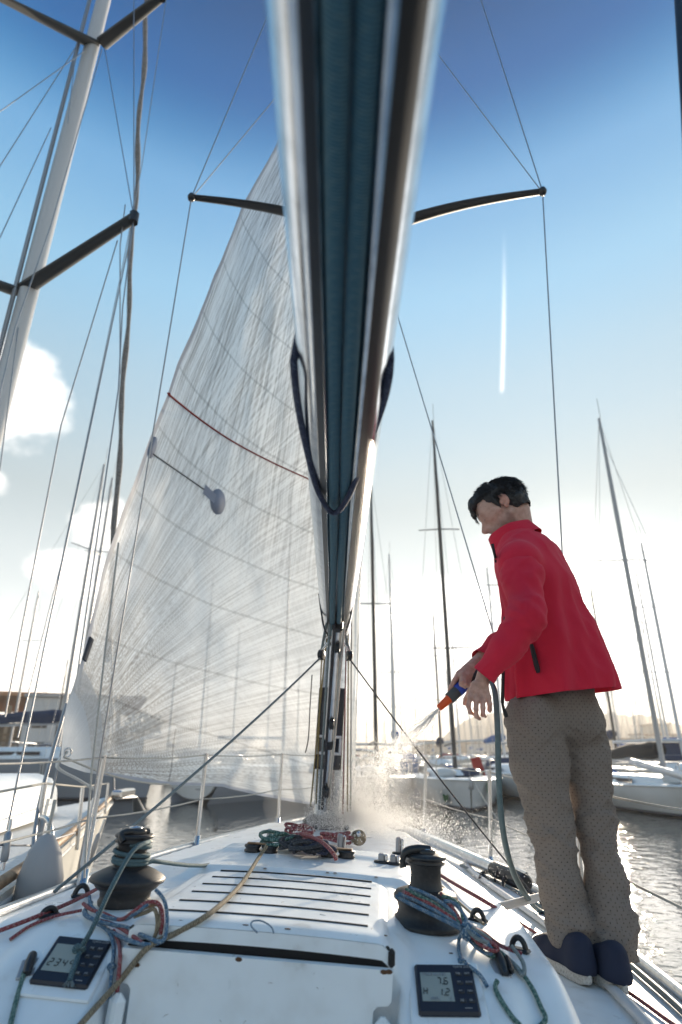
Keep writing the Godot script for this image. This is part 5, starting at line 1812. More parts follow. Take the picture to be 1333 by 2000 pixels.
		hf.cap(hd(-0.042, -0.004, s * 0.05), hd(-0.05, -0.045, s * 0.035), 0.024, 0.016)
	for i in 7:
		var l := -0.042 + i * 0.0145
		hf.chain([hd(0.055, 0.086, l), hd(0.088, 0.078, l * 1.05), hd(0.110 + 0.004 * (i % 2), 0.052 - 0.008 * (i % 3), l * 1.1)], [0.016, 0.010, 0.003])
	var hairy: ArrayMesh = flesh([[hf, [[hd(0.030, 0.030, 0), (hd(0.5, -0.62, 0) - hd(0, 0, 0)).normalized(), 0.0001], [hd(-0.05, -0.058, 0), (hd(0.1, -1, 0) - hd(0, 0, 0)).normalized(), 0.10]], hair_warp]])
	var hair := put("hair", hairy, hairm, man, here)
	var locks := Shape.new()
	for i in 3200:
		var th := rng.randf() * TAU
		var ph := acos(rng.randf_range(-0.45, 1.0))
		var dir := Vector3(sin(ph) * cos(th), cos(ph), sin(ph) * sin(th))
		var q := Vector3(-0.012 + dir.x * 0.108, 0.036 + dir.y * 0.088, dir.z * 0.0885)
		if q.x > 0.030 and q.y < 0.070 - absf(q.z) * 0.15:
			continue
		if q.y < 0.024 and q.x > -0.022:
			continue
		var comb := Vector3(0.75, -0.05, 0.0) if q.x > -0.02 and q.y > 0.05 else Vector3(-0.45, -0.75, 0.0) if q.x < -0.02 else Vector3(-0.2, -0.8, 0.0)
		var tip := (dir * 0.22 + comb + Vector3(rng.randf_range(-0.35, 0.35), rng.randf_range(-0.25, 0.3), rng.randf_range(-0.35, 0.35))).normalized() * rng.randf_range(0.012, 0.028)
		locks.tube([hd(q.x * 0.97, q.y * 0.985, q.z * 0.97), hd(q.x + tip.x * 0.5 + dir.x * 0.003, q.y + tip.y * 0.5 + dir.y * 0.003, q.z + tip.z * 0.5 + dir.z * 0.003), hd(q.x + tip.x, q.y + tip.y, q.z + tip.z)], [0.0012, 0.0010, 0.0002], 3, false)
	for i in 34:
		var l := rng.randf_range(-0.055, 0.055)
		locks.tube(curve([hd(0.075, 0.086, l), hd(0.105 + rng.randf_range(-0.006, 0.006), 0.066, l), hd(0.116 + rng.randf_range(-0.008, 0.004), 0.036 - rng.randf() * 0.03, l * 1.1)], 4), [0.002, 0.002, 0.002, 0.002, 0.0018, 0.0016, 0.0013, 0.0009, 0.0004], 4, false)
	put("strand", locks, hairm, hair)

	# ---------------- trousers
	var tf := Field.new(Vector3(0.50, 0.87, -2.80), Vector3(1.16, 1.86, -2.10), 0.0080, 105.0)
	var hipdir := (hip_r - hip_l).normalized()
	tf.cap(at(1086, 1345, 2.44), at(1088, 1392, 2.44), 0.122, 0.126, hipdir, 1.32)
	tf.cap(at(1052, 1396, 2.345), at(1050, 1418, 2.35), 0.080, 0.082)
	tf.cap(at(1130, 1392, 2.40), at(1134, 1414, 2.40), 0.074, 0.076)
	tf.chain([hip_l, at(1055, 1490, 2.40), knee_l, at(1094, 1720, 2.39), at(1112, 1795, 2.385), at(1119, 1836, 2.385), at(1122, 1870, 2.385)], [0.112, 0.100, 0.0725, 0.0700, 0.0660, 0.0625, 0.066])
	tf.chain([at(1135, 1410, 2.47), at(1144, 1490, 2.46), knee_r, at(1186, 1720, 2.40), at(1202, 1805, 2.36), at(1201, 1850, 2.35), at(1203, 1890, 2.35)], [0.094, 0.084, 0.0680, 0.0680, 0.0690, 0.066, 0.068])
	# slack rolled hems
	tf.cap(at(1098, 1830, 2.345), at(1138, 1826, 2.345), 0.022, 0.024)
	tf.cap(at(1186, 1846, 2.30), at(1222, 1856, 2.31), 0.024, 0.024)
	var cuts := [
		[at(1118, 1845, 2.385), Vector3(0.10, -1, -0.10).normalized(), 0.145],
		[at(1201, 1860, 2.35), Vector3(-0.16, -1, -0.10).normalized(), 0.125],
	]
	put("trousers", flesh([[tf, cuts, trouser_warp]]), cloth, man, here)

	# ---------------- jacket
	var jf := Field.new(Vector3(0.40, 1.52, -2.95), Vector3(1.32, 2.46, -1.92), 0.0105, 55.0)
	jf.cap(at(1100, 1395, 2.44), at(1094, 1330, 2.44), 0.196, 0.185, side, 1.10)
	jf.cap(at(1094, 1330, 2.44), at(1074, 1250, 2.43), 0.185, 0.160, side, 1.16)
	jf.cap(at(1074, 1250, 2.43), at(1052, 1150, 2.42), 0.160, 0.136, side, 1.35)
	jf.cap(at(1052, 1150, 2.42), at(1036, 1092, 2.42), 0.136, 0.108, side, 1.55)
	jf.cap(at(1036, 1092, 2.42), at(1016, 1070, 2.42), 0.105, 0.075, side, 1.5)
	jf.cap(at(1145, 1375, 2.50), at(1105, 1250, 2.46), 0.14, 0.12)
	jf.cap(sh_l, sh_r, 0.082, 0.082)
	# the hem, lower in front and lifted behind
	var hem := [at(1100, 1357, 2.44), (Vector3(0.10, -1.0, 0.0)).normalized(), 0.6]
	var neck := [at(1008, 1043, 2.42), (Vector3(-0.42, 1.0, -0.15)).normalized(), 0.16]
	var jacket := put("jacket", flesh([[jf, [hem, neck], jacket_warp]]), fleece, man, here)
	for arm in [[sh_l, el_l, wr_l, 0.069, 0.058, 0.041, 0.30], [sh_r, el_r, wr_r, 0.072, 0.058, 0.042, 0.2]]:
		var a: Vector3 = arm[0]
		var b: Vector3 = arm[1]
		var c: Vector3 = arm[2]
		var lo := a.min(b).min(c) - Vector3.ONE * 0.13
		var hi := a.max(b).max(c) + Vector3.ONE * 0.13
		var sf := Field.new(lo, hi, 0.0085, 70.0)
		var drop := (b - a).normalized()
		sf.cap(a + (chest - a) * 0.15, a + drop * 0.06, arm[3] * 0.90, arm[3])
		sf.cap(a + drop * 0.06, b, arm[3], arm[4])
		sf.cap(b, b.lerp(c, 0.55), arm[4] * 1.02, 0.051)
		sf.cap(b.lerp(c, 0.55), b.lerp(c, 1.12), 0.051, arm[5])
		var dir := (c - b).normalized()
		put("sleeve", flesh([[sf, [[b.lerp(c, 0.975), dir, 0.12]], sleeve_warp]]), fleece, jacket)
	# stand-up collar
	var cc := at(1001, 1046, 2.42)
	var ct := Vector3(-0.46, 1.0, -0.18).normalized()
	var cf := Vector3(-0.90, 0, -0.42)
	cf = (cf - ct * cf.dot(ct)).normalized()
	var cs := ct.cross(cf)
	var crow := []
	for k in 7:
		var row := PackedVector3Array()
		var f := k / 6.0
		for i in 49:
			var a := TAU * (i % 48) / 48.0
			var rx := lerpf(0.112, 0.090, f) + 0.003 * sin(a * 5.0)
			var ry := lerpf(0.098, 0.083, f) + 0.003 * sin(a * 4.0 + 1.0)
			if f > 0.9:
				rx -= 0.006
				ry -= 0.006
			row.append(cc + cf * cos(a) * rx + cs * sin(a) * ry + ct * lerpf(-0.050, 0.030 + 0.012 * cos(a), minf(f * 1.1, 1.0)))
		crow.append(row)
	put("collar", Shape.new().rows(crow), fleece, jacket)
	# pocket with its black zip, front zip and its pull
	var z := mat(lin(0.012, 0.012, 0.016), 0.6)
	var pk := []
	for i in 9:
		var q := [lerpf(1038, 1052, i / 8.0), lerpf(1258, 1314, i / 8.0)]
		pk.append(jf.hit(EYE, sight(q[0], q[1])) - sight(q[0], q[1]).normalized() * 0.006)
	put("pocket_zip", Shape.new().tube(pk, [0.010, 0.0135, 0.014, 0.014, 0.014, 0.014, 0.014, 0.0135, 0.010], 8, true, 1.0, 0.6), z, jacket)
	var fz := []
	for i in 12:
		var y := lerpf(1205, 1374, i / 11.0)
		var x := table([1205, 1260, 1320, 1374], [983, 981, 979, 978], y)
		fz.append(jf.hit(EYE, sight(x + 6, y)) - sight(x, y).normalized() * 0.004 - Vector3(0.004, 0, 0))
	put("front_zip", Shape.new().tube(fz, 0.0065, 6), z, jacket)
	var tz := []
	for i in 6:
		tz.append(jf.hit(EYE, sight(962.0 + i * 1.5, 1062.0 + i * 7.0)) - sight(962, 1070).normalized() * 0.004)
	put("front_zip", Shape.new().tube(tz, 0.006, 6), z, jacket)
	var pl: Vector3 = fz[-1]
	put("zip_pull", Shape.new().tube([pl, pl + Vector3(0.002, -0.020, 0.004), pl + Vector3(0.006, -0.040, 0.006), pl + Vector3(0.009, -0.048, 0.006)], [0.005, 0.006, 0.0085, 0.006], 8), z, jacket)

	# ---------------- shoes
	var navy := mat(Color.WHITE, 0.85)
	navy.albedo_texture = noise_tex(0.2, [[0.0, lin(0.006, 0.009, 0.022)], [0.5, lin(0.013, 0.019, 0.045)], [1.0, lin(0.025, 0.033, 0.07)]], 256, 2, 58)
	triplanar(navy, 12.0)
	var sole := mat(Color.WHITE, 0.8)
	sole.albedo_texture = noise_tex(0.05, [[0.0, lin(0.25, 0.23, 0.20)], [0.5, lin(0.52, 0.50, 0.46)], [1.0, lin(0.62, 0.60, 0.57)]], 256, 4, 59)
	triplanar(sole, 8.0)
	for k in 2:
		var heel: Vector3 = Vector3(0.912, 0, -2.368) if k == 0 else Vector3(0.992, 0, -2.285)
		var dir: Vector3 = Vector3(-0.105, 0, -0.300).normalized() if k == 0 else Vector3(-0.055, 0, -0.30).normalized()
		heel = on(1152, 1930) if k == 0 else on(1219, 1949)
		dir = Vector3(-0.115, 0, -0.30) if k == 0 else Vector3(-0.07, 0, -0.30)
		dir.y = 0.0
		dir = dir.normalized()
		heel -= dir * 0.012
		heel.y = deck_height(heel.x, heel.z) + 0.002
		var mid := heel + dir * 0.15
		var tilt := (deck_height(mid.x + 0.05, mid.z) - deck_height(mid.x - 0.05, mid.z)) / 0.1
		var rise := (deck_height((heel + dir * 0.28).x, (heel + dir * 0.28).z) - deck_height(heel.x, heel.z)) / 0.28
		var across := Vector3(-dir.z, 0, dir.x)
		across.y = tilt * across.x
		var d3 := Vector3(dir.x, rise, dir.z).normalized()
		across = (across - d3 * across.dot(d3)).normalized()
		var up := across.cross(d3)
		if up.y < 0:
			up = -up
		# x along the foot, y up, z across
		var ft := yacht_at * Transform3D(Basis(d3, up, d3.cross(up)), heel)
		var flip := 1.0 if k == 0 else -1.0
		var shoe := part_node("shoe", man, here * ft)
		var srow := []
		for lv in [[0.0, 0.93], [0.006, 0.985], [0.016, 1.0], [0.026, 0.985], [0.033, 0.95], [0.0335, 0.5]]:
			var row := PackedVector3Array()
			for i in 49:
				var a := TAU * (i % 48) / 48.0
				var x := 0.150 - 0.152 * cos(a)
				var t := x / 0.302
				var half := table([0.0, 0.1, 0.3, 0.5, 0.7, 0.85, 1.0], [0.030, 0.035, 0.036, 0.039, 0.048, 0.044, 0.02], t)
				var zc := 0.010 * sin(t * PI) * flip - 0.004 * flip
				var lift := 0.016 * pow(smoothstep(0.72, 1.0, t), 2.0) + 0.006 * smoothstep(0.08, 0.0, t)
				var groove := 0.0035 * exp(-pow((t - 0.56) / 0.012, 2.0)) + 0.001 * sin(lv[0] * 900.0)
				row.append(Vector3(0.150 + (x - 0.150) * lv[1], lv[0] + lift, zc + sin(a) * (half * lv[1] - groove) * 1.02))
			srow.append(row)
		put("sole", Shape.new().rows(srow, Vector2.ONE, false), sole, shoe)
		var uf := Field.new(Vector3(-0.02, 0.0, -0.07), Vector3(0.32, 0.14, 0.07), 0.0062, 110.0)
		uf.cap(Vector3(0.045, 0.048, 0), Vector3(0.05, 0.095, 0), 0.038, 0.036)
		uf.cap(Vector3(0.04, 0.045, 0), Vector3(0.15, 0.045, 0.004 * flip), 0.038, 0.036)
		uf.cap(Vector3(0.08, 0.085, 0), Vector3(0.20, 0.042, 0.006 * flip), 0.034, 0.033)
		uf.cap(Vector3(0.15, 0.036, 0.002), Vector3(0.225, 0.034, 0.006 * flip), 0.038, 0.043, Vector3(0, 0, 1), 1.1)
		uf.cap(Vector3(0.225, 0.034, 0.006 * flip), Vector3(0.262, 0.036, 0.0), 0.042, 0.030, Vector3(0, 0, 1), 1.1)
		put("upper", flesh([[uf, [[Vector3(0.15, 0.030, 0), Vector3(0, -1, 0), 1.0]]]]), navy, shoe)
		var laces := Shape.new()
		for i in 4:
			var x := 0.135 + i * 0.020
			var y := 0.094 - i * 0.0125
			laces.tube(curve([Vector3(x, y - 0.006, -0.022), Vector3(x + 0.002, y + 0.003, 0.002), Vector3(x, y - 0.006, 0.026)], 3), 0.0028, 5)
		put("laces", laces, navy, shoe)


func make_hose() -> void:
	# the nozzle in his right hand
	var tip := at(858, 1383, 2.44)
	var grip := at(914, 1331, 2.462)
	var d := (tip - grip)
	var n := thing("hose_nozzle", "orange tipped spray nozzle with blue ring held in the man's right hand", "hose nozzle", Transform3D(Basis(), grip))
	var f := func(a: float) -> Vector3: return d * a
	var orange := mat(lin(0.75, 0.10, 0.015), 0.45)
	put("tip", Shape.new().tube([f.call(1.0), f.call(0.985), f.call(0.62)], [0.0125, 0.013, 0.0175], 18), orange, n)
	put("collar", Shape.new().tube([f.call(0.66), f.call(0.65), f.call(0.36), f.call(0.34)], [0.019, 0.0225, 0.0225, 0.020], 18), mat(lin(0.07, 0.075, 0.075), 0.6), n)
	put("ring", Shape.new().tube([f.call(0.38), f.call(0.37), f.call(0.16), f.call(0.14)], [0.021, 0.0245, 0.0235, 0.019], 18), mat(lin(0.015, 0.05, 0.36), 0.45), n)
	put("handle", Shape.new().tube([f.call(0.20), f.call(-0.1), f.call(-0.45), f.call(-0.5)], [0.017, 0.016, 0.016, 0.014], 14), M.black, n)
	put("lever", Shape.new().tube(curve([f.call(0.5) + Vector3(0, 0.024, 0), f.call(0.2) + Vector3(0, 0.034, 0), f.call(-0.15) + Vector3(0, 0.030, 0)], 4), 0.005, 6), M.black, n)
	var p := []
	for q in [[938, 1311, 2.485], [952, 1320, 2.45], [962, 1335, 2.38], [968, 1360, 2.31], [972, 1420, 2.27], [974, 1500, 2.27], [978, 1580, 2.30], [988, 1650, 2.38], [1005, 1708, 2.50], [1030, 1752, 2.66]]:
		p.append(at(q[0], q[1], q[2]))
	for q in [[1052, 1778, 0.014], [1085, 1790, 0.014], [1130, 1800, 0.014], [1190, 1850, 0.014], [1290, 1935, 0.014], [1345, 1985, 0.014]]:
		p.append(yacht_at * on(q[0], q[1], q[2]))
	var hm := mat(Color.WHITE, 0.5)
	hm.albedo_texture = noise_tex(0.04, [[0.0, lin(0.07, 0.11, 0.115)], [1.0, lin(0.13, 0.18, 0.19)]], 128, 3, 66)
	triplanar(hm, 6.0)
	tag(put("garden_hose", Shape.new().tube(curve(p, 7), 0.0105, 10), hm), "grey green hose falling from the man's hands to the side deck", "hose")


func make_spray() -> void:
	var m := mat(Color(1, 1, 1, 0.06), 0.32)
	m.refraction_enabled = true
	m.refraction_scale = 0.033
	var ball := SphereMesh.new()
	ball.radius = 1.0
	ball.height = 2.0
	ball.radial_segments = 6
	ball.rings = 3
	var tip := at(858, 1383, 2.44)
	var ts: Array[Transform3D] = []
	# the jet: a widening fan of drops and short streaks
	var ends := [at(640, 1600, 3.75), at(720, 1560, 3.9), at(690, 1500, 4.0), at(760, 1590, 3.8)]
	for i in 12000:
		var t := pow(rng.randf(), 0.62)
		var e: Vector3 = (ends[0] as Vector3).lerp(ends[1], rng.randf()).lerp((ends[2] as Vector3).lerp(ends[3], rng.randf()), rng.randf())
		e += Vector3(rng.randfn(), rng.randfn() * 0.8, rng.randfn()) * 0.06
		var p := tip.lerp(e, t) + Vector3(0, 0.10 * t * (1.0 - t), 0)
		p += Vector3(rng.randfn(), rng.randfn(), rng.randfn()) * (0.004 + 0.055 * t * t)
		var r := rng.randf_range(0.0005, 0.0015) * (0.65 + 0.8 * t)
		var dir := (e - tip).normalized()
		var stretch := lerpf(7.0, 1.6, smoothstep(0.0, 0.5, t))
		var b := Basis.looking_at(dir) * Basis.from_scale(Vector3(r, r, r * stretch))
		ts.append(Transform3D(b, p))
	# the splash where it strikes the deck
	for i in 56000:
		var a := rng.randf() * TAU
		var far := absf(rng.randfn()) * 0.27
		var hgt := absf(rng.randfn()) * (0.05 + 0.16 * rng.randf() * rng.randf()) * exp(-far * 1.3)
		if cos(a) * far < -0.24:
			continue
		var c := yacht_at * Vector3(0.10 + cos(a) * far * 0.95, 0.03 + hgt, -3.55 + sin(a) * far * 1.1)
		var r := rng.randf_range(0.0004, 0.0014)
		ts.append(Transform3D(Basis.from_scale(Vector3(r, r * rng.randf_range(1.0, 2.5), r)), c))
	for i in 3500:
		var p := yacht_at * Vector3(rng.randf_range(-0.2, 1.0), rng.randf_range(-0.15, 0.10), rng.randf_range(-4.6, -2.9))
		var r := rng.randf_range(0.0005, 0.0014)
		ts.append(Transform3D(Basis.from_scale(Vector3(r, r, r)), p))
	# the jet itself, fine threads that fan out of the nozzle
	var threads := Shape.new()
	for i in 30:
		var e: Vector3 = (ends[0] as Vector3).lerp(ends[1], rng.randf()).lerp((ends[2] as Vector3).lerp(ends[3], rng.randf()), rng.randf()) + Vector3(rng.randfn(), rng.randfn(), rng.randfn()) * 0.10
		var far := rng.randf_range(0.12, 0.34)
		var q := []
		for k in 7:
			var t := far * k / 6.0
			q.append(tip.lerp(e, t) + Vector3(rng.randfn(), rng.randfn(), rng.randfn()) * 0.0016 * k)
		threads.tube(q, [0.0016, 0.0014, 0.0013, 0.0012, 0.0010, 0.0008, 0.0004], 4)
	var jet := mat(lin(0.85, 0.87, 0.88), 0.3)
	jet.backlight_enabled = true
	jet.backlight = Color(1, 1, 1)
	tag(put("water_jet", threads, jet), "fine white threads of water fanning out of the orange nozzle", "water jet", "", "stuff")
	var mm := MultiMesh.new()
	mm.transform_format = MultiMesh.TRANSFORM_3D
	mm.mesh = ball
	mm.instance_count = ts.size()
	for i in ts.size():
		mm.set_instance_transform(i, ts[i])
	var o := MultiMeshInstance3D.new()
	o.multimesh = mm
	o.material_override = m
	o.name = "water_spray"
	add_child(o)
	tag(o, "water drops of the jet splashing up before the mast", "spray", "", "stuff")
	var fm := FogMaterial.new()
	fm.density = 0.5
	fm.albedo = Color(0.95, 0.95, 0.95)
	for q in [[Vector3(0.10, 0.10, -3.65), Vector3(1.0, 0.46, 0.9)], [Vector3(0.22, 0.22, -3.55), Vector3(0.7, 0.55, 0.6)]]:
		var fv := FogVolume.new()
		fv.shape = RenderingServer.FOG_VOLUME_SHAPE_ELLIPSOID
		fv.size = q[1]
		fv.material = fm
		fv.name = numbered("spray_mist", self)
		fv.transform = yacht_at * Transform3D(Basis(), q[0])
		add_child(fv, true)
		tag(fv, "fine white mist hanging over the deck at the foot of the mast", "mist", "mist of the hose jet", "stuff")


# ------------------------------------------------------------------ water, hills
func make_water() -> void:
	var m := mat(lin(0.012, 0.020, 0.022), 0.04)
	m.metallic_specular = 0.5
	m.normal_enabled = true
	m.normal_texture = bump_tex(0.016, 1024, 14.0, 4, 71)
	m.normal_scale = 0.12
	m.uv1_triplanar = true
	m.uv1_world_triplanar = true
	m.uv1_scale = Vector3(0.16, 0.16, 0.16)
	var st := Shape.new().flat()
	var r := 2200.0
	st.quad(Vector3(-r, 0, r), Vector3(-r, 0, -r), Vector3(r, 0, -r), Vector3(r, 0, r), Vector2.ZERO, Vector2.DOWN, Vector2.ONE, Vector2.RIGHT)
	tag(put("water", st, m), "dark rippled harbour water with pale reflections", "", "", "structure")


func make_hills() -> void:
	var m := mat(Color.WHITE, 1.0)
	m.albedo_texture = noise_tex(0.02, [[0.0, lin(0.07, 0.075, 0.06)], [0.6, lin(0.13, 0.13, 0.11)], [1.0, lin(0.24, 0.23, 0.20)]], 512, 5, 81)
	triplanar(m, 0.01)
	# skyline: photograph x and y of the ridge at 700 m
	var ridge := [[640, 1462], [820, 1458], [860, 1445], [885, 1425], [905, 1408], [925, 1398], [950, 1393], [985, 1391], [1040, 1396], [1100, 1394], [1160, 1395], [1200, 1393], [1230, 1398], [1262, 1397], [1300, 1408], [1340, 1420], [1400, 1432], [1500, 1440]]
	var rows := [PackedVector3Array(), PackedVector3Array(), PackedVector3Array(), PackedVector3Array()]
	var xs: Array = ridge.map(func(q): return float(q[0]))
	var ys: Array = ridge.map(func(q): return float(q[1]))
	var n := noise(0.03, 4, 83)
	for i in 174:
		var x := 640.0 + i * 5.0
		var y := table(xs, ys, x) + n.get_noise_1d(x) * 5.0
		var top := at(x, y, 720.0)
		var foot := sea(x, 1476, 0.0)
		foot = Vector3(top.x * 0.80, -1, -560)
		rows[0].append(foot)
		rows[1].append(foot.lerp(top, 0.45) + Vector3(0, n.get_noise_1d(x * 2.0 + 90.0) * 6.0, n.get_noise_1d(x * 3.0 + 50.0) * 30.0))
		rows[2].append(top)
		rows[3].append(Vector3(top.x * 1.25, -1, -900))
	tag(put("hill", Shape.new().rows(rows), m), "hazy hill beyond the harbour on the right", "", "", "structure")
	# the low far shore
	var shore := []
	for k in 3:
		var row := PackedVector3Array()
		for i in 81:
			var x := lerpf(-620.0, 700.0, i / 80.0)
			row.append(Vector3(x, [-1.0, 4.0 + 5.0 * absf(n.get_noise_1d(x * 0.7)), -1.0][k], [-430.0, -460.0, -520.0][k]))
		shore.append(row)
	tag(put("shore", Shape.new().rows(shore), m), "low far shore behind the moored masts", "", "", "structure")
	# waterfront buildings
	var pale := [mat(lin(0.42, 0.36, 0.29), 0.9), mat(lin(0.5, 0.46, 0.4), 0.9), mat(lin(0.33, 0.24, 0.18), 0.9), mat(lin(0.55, 0.53, 0.5), 0.9)]
	var kinds := ["pale ochre", "cream", "brown brick", "off white"]
	var r := RandomNumberGenerator.new()
	r.seed = 19
	var list := [[820, 20.0, 8.0], [860, 30.0, 6.0], [905, 26.0, 9.0], [950, 24.0, 7.0], [1000, 30.0, 6.0], [1205, 26.0, 7.0], [1235, 22.0, 9.0], [1268, 18.0, 12.0], [1290, 16.0, 18.0], [1312, 24.0, 11.0], [1340, 30.0, 9.0]]
	for i in list.size():
		var q: Array = list[i]
		var p := at(q[0], 1476, 260.0 + 20.0 * (i % 3))
		p.y = 0.0
		var w: float = q[1] * 0.55
		var h: float = q[2] * 0.8
		var b := thing("waterfront_building", "%s far waterfront building %s" % [kinds[i % 4], ["left of the leaf marked hull", "behind the leaf marked hull's left side", "behind the leaf marked boat's mast", "right of the leaf marked boat's mast", "behind the man's hose hand", "just right of the man's trousers", "left of the tall right mast", "right of the black boom cover", "as the tallest of its row", "right of the tallest of its row", "at the photo's right edge"][i]], "building", Transform3D(Basis(), p))
		put("wall", Shape.new().box(Transform3D(Basis(), Vector3(0, h / 2, 0)), Vector3(w, h, 10)), pale[i % 4], b)
		put("roof", Shape.new().box(Transform3D(Basis(), Vector3(0, h + 0.25, 0)), Vector3(w + 0.8, 0.5, 10.8), 0.1), mat(lin(0.24, 0.13, 0.08), 0.9), b)
		for fl in int(h / 3.0):
			for k in int(w / 3.2):
				put("window", Shape.new().box(Transform3D(Basis(), Vector3(-w / 2 + 2.0 + k * 3.2, 1.9 + fl * 3.0, 5.02)), Vector3(1.3, 1.5, 0.12)), M.glass, b)


# ------------------------------------------------------------------ boats
# a sailing boat, bow towards +z from the middle of its waterline
func hull_rows(l: float, b: float, fore: float, aft: float, n := 30) -> Array:
	var rows := []
	for k in 8:
		var f := k / 7.0          # 0 at the gunwale, 1 under water
		var row := PackedVector3Array()
		for i in n * 2 + 1:
			var s := (i - n) / float(n)
			var t := absf(s)      # 0 at the stern middle ... 1 at the stem, both sides
			t = 1.0 - t
			var z := lerpf(-l / 2.0, l / 2.0, 1.0 - t)
			# plan: full aft, fine at the bow
			var u := (z + l / 2.0) / l
			var w := b / 2.0 * (1.0 - pow(maxf(0.0, (u - 0.42) / 0.58), 2.3)) * lerpf(0.80, 1.0, smoothstep(0.0, 0.4, u))
			var y := lerpf(lerpf(aft, fore, u * u), -0.25, f)
			var narrow := 1.0 - 0.42 * pow(f, 1.6)
			row.append(Vector3((1.0 if s > 0 else -1.0) * w * narrow, y, z - 0.42 * f * smoothstep(0.7, 1.0, u)))
		rows.append(row)
	return rows


func make_boat(called: String, label: String, l: float, b: float, mast_h: float, o := {}) -> Node3D:
	var boat := thing(called, label, "sailboat")
	var fore: float = o.get("fore", 1.25)
	var aft: float = o.get("aft", 1.05)
	var n := 26
	# sheer stations from stern to stem
	var port := []
	var star := []
	for i in n + 1:
		var u := float(i) / n
		var w := b / 2.0 * (1.0 - pow(maxf(0.0, (u - 0.42) / 0.58), 2.3)) * lerpf(0.80, 1.0, smoothstep(0.0, 0.4, u))
		w = maxf(w, 0.02)
		port.append(Vector3(-w, lerpf(aft, fore, u * u), lerpf(-l / 2, l / 2, u)))
		star.append(Vector3(w, lerpf(aft, fore, u * u), lerpf(-l / 2, l / 2, u)))
	var hull := Shape.new()
	for side in [port, star]:
		var rows := []
		for k in 8:
			var f := k / 7.0
			var row := PackedVector3Array()
			for p in side:
				var u: float = (p.z + l / 2) / l
				row.append(Vector3(p.x * (1.0 - 0.40 * pow(f, 1.7)), lerpf(p.y, -0.3, f), p.z - 0.45 * f * smoothstep(0.7, 1.0, u) + 0.25 * f * smoothstep(0.2, 0.0, u)))
			rows.append(row)
		hull.rows(rows, Vector2.ONE, side == port)
	var tr := []
	for k in 8:
		var f := k / 7.0
		var row := PackedVector3Array()
		for j in 9:
			var s := j / 4.0 - 1.0
			row.append(Vector3(s * star[0].x * (1.0 - 0.40 * pow(f, 1.7)), lerpf(aft, -0.3, f), -l / 2 + 0.25 * f))
		tr.append(row)
	hull.rows(tr)
	put("hull", hull, o.get("hull", M.hull), boat)
	var deck := []
	for j in 9:
		var row := PackedVector3Array()
		for i in n + 1:
			row.append(port[i].lerp(star[i], j / 8.0) + Vector3(0, 0.05 * (1.0 - pow(j / 4.0 - 1.0, 2.0)), 0))
		deck.append(row)
	put("deck", Shape.new().rows(deck, Vector2.ONE, true), M.gel if not o.has("deck") else o.deck, boat)
	# waterline stripe, rubbing strake
	var boot := Shape.new()
	var strake := Shape.new()
	for side in [port, star]:
		var lo := []
		var hi := []
		for p in side:
			var u: float = (p.z + l / 2) / l
			var f: float = (p.y - 0.06) / (p.y + 0.3)
			lo.append(Vector3(p.x * (1.0 - 0.40 * pow(f, 1.7)), 0.05, p.z - 0.45 * f * smoothstep(0.7, 1.0, u) + 0.25 * f * smoothstep(0.2, 0.0, u)))
			hi.append(p + Vector3(0, 0.0, 0))
		boot.tube(lo, 0.05, 6)
		strake.tube(hi, 0.022, 6)
	put("waterline_stripe", boot, o.get("boot", M.boot), boat)
	put("gunwale", strake, o.get("rail", M.alu), boat)
	# coachroof with a rounded front, dark windows
	var cl := l * 0.40
	var cz := l * 0.02
	var cab := []
	for k in [[0.0, 1.0], [0.28, 0.97], [0.38, 0.90], [0.42, 0.72], [0.43, 0.0]]:
		var row := PackedVector3Array()
		for i in 33:
			var a := TAU * (i % 32) / 32.0
			var sx := signf(cos(a)) * pow(absf(cos(a)), 0.6)
			var sz := signf(sin(a)) * pow(absf(sin(a)), 0.7)
			var taper := 1.0 - 0.35 * maxf(0.0, sz)
			row.append(Vector3(sx * b * 0.31 * k[1] * taper, lerpf(aft, fore, 0.35) + 0.02 + k[0] * o.get("cabin", 1.0), cz + sz * cl / 2 * (k[1] * 0.5 + 0.5)))
		cab.append(row)
	put("coachroof", Shape.new().rows(cab, Vector2.ONE, true), M.gel, boat)
	for s in [-1.0, 1.0]:
		put("window", Shape.new().box(Transform3D(Basis(Vector3.UP, -s * 0.06), Vector3(s * b * 0.302, lerpf(aft, fore, 0.35) + 0.20 * o.get("cabin", 1.0), cz - 0.2)), Vector3(0.03, 0.13, cl * 0.55), 0.01), M.glass, boat)
	put("forehatch", Shape.new().box(Transform3D(Basis(), Vector3(0, lerpf(aft, fore, 0.55) + 0.09, l * 0.28)), Vector3(0.5, 0.06, 0.5), 0.02), M.glass, boat)
	# mast and rigging
	var mz := l * 0.10
	var dy = lerpf(aft, fore, 0.36) + 0.40 * o.get("cabin", 1.0)
	var mm: Material = o.get("mast", M.mast_grey)
	put("mast", Shape.new().tube([Vector3(0, dy - 0.3, mz), Vector3(0, dy + (mast_h - dy) * 0.7, mz), Vector3(0, mast_h, mz)], [0.085, 0.08, 0.05], 10), mm, boat)
	for f in o.get("spreaders", [0.38, 0.68]):
		for s in [-1.0, 1.0]:
			put("spreader", Shape.new().tube([Vector3(0, dy + (mast_h - dy) * f, mz), Vector3(s * b * 0.30 * (1.15 - f * 0.5), dy + (mast_h - dy) * f + 0.06, mz - 0.25)], [0.03, 0.02], 6), mm, boat)
	put("masthead", Shape.new().tube([Vector3(0.06, mast_h + 0.02, mz), Vector3(0.06, mast_h + 0.9, mz)], 0.012, 5), M.wire, boat)
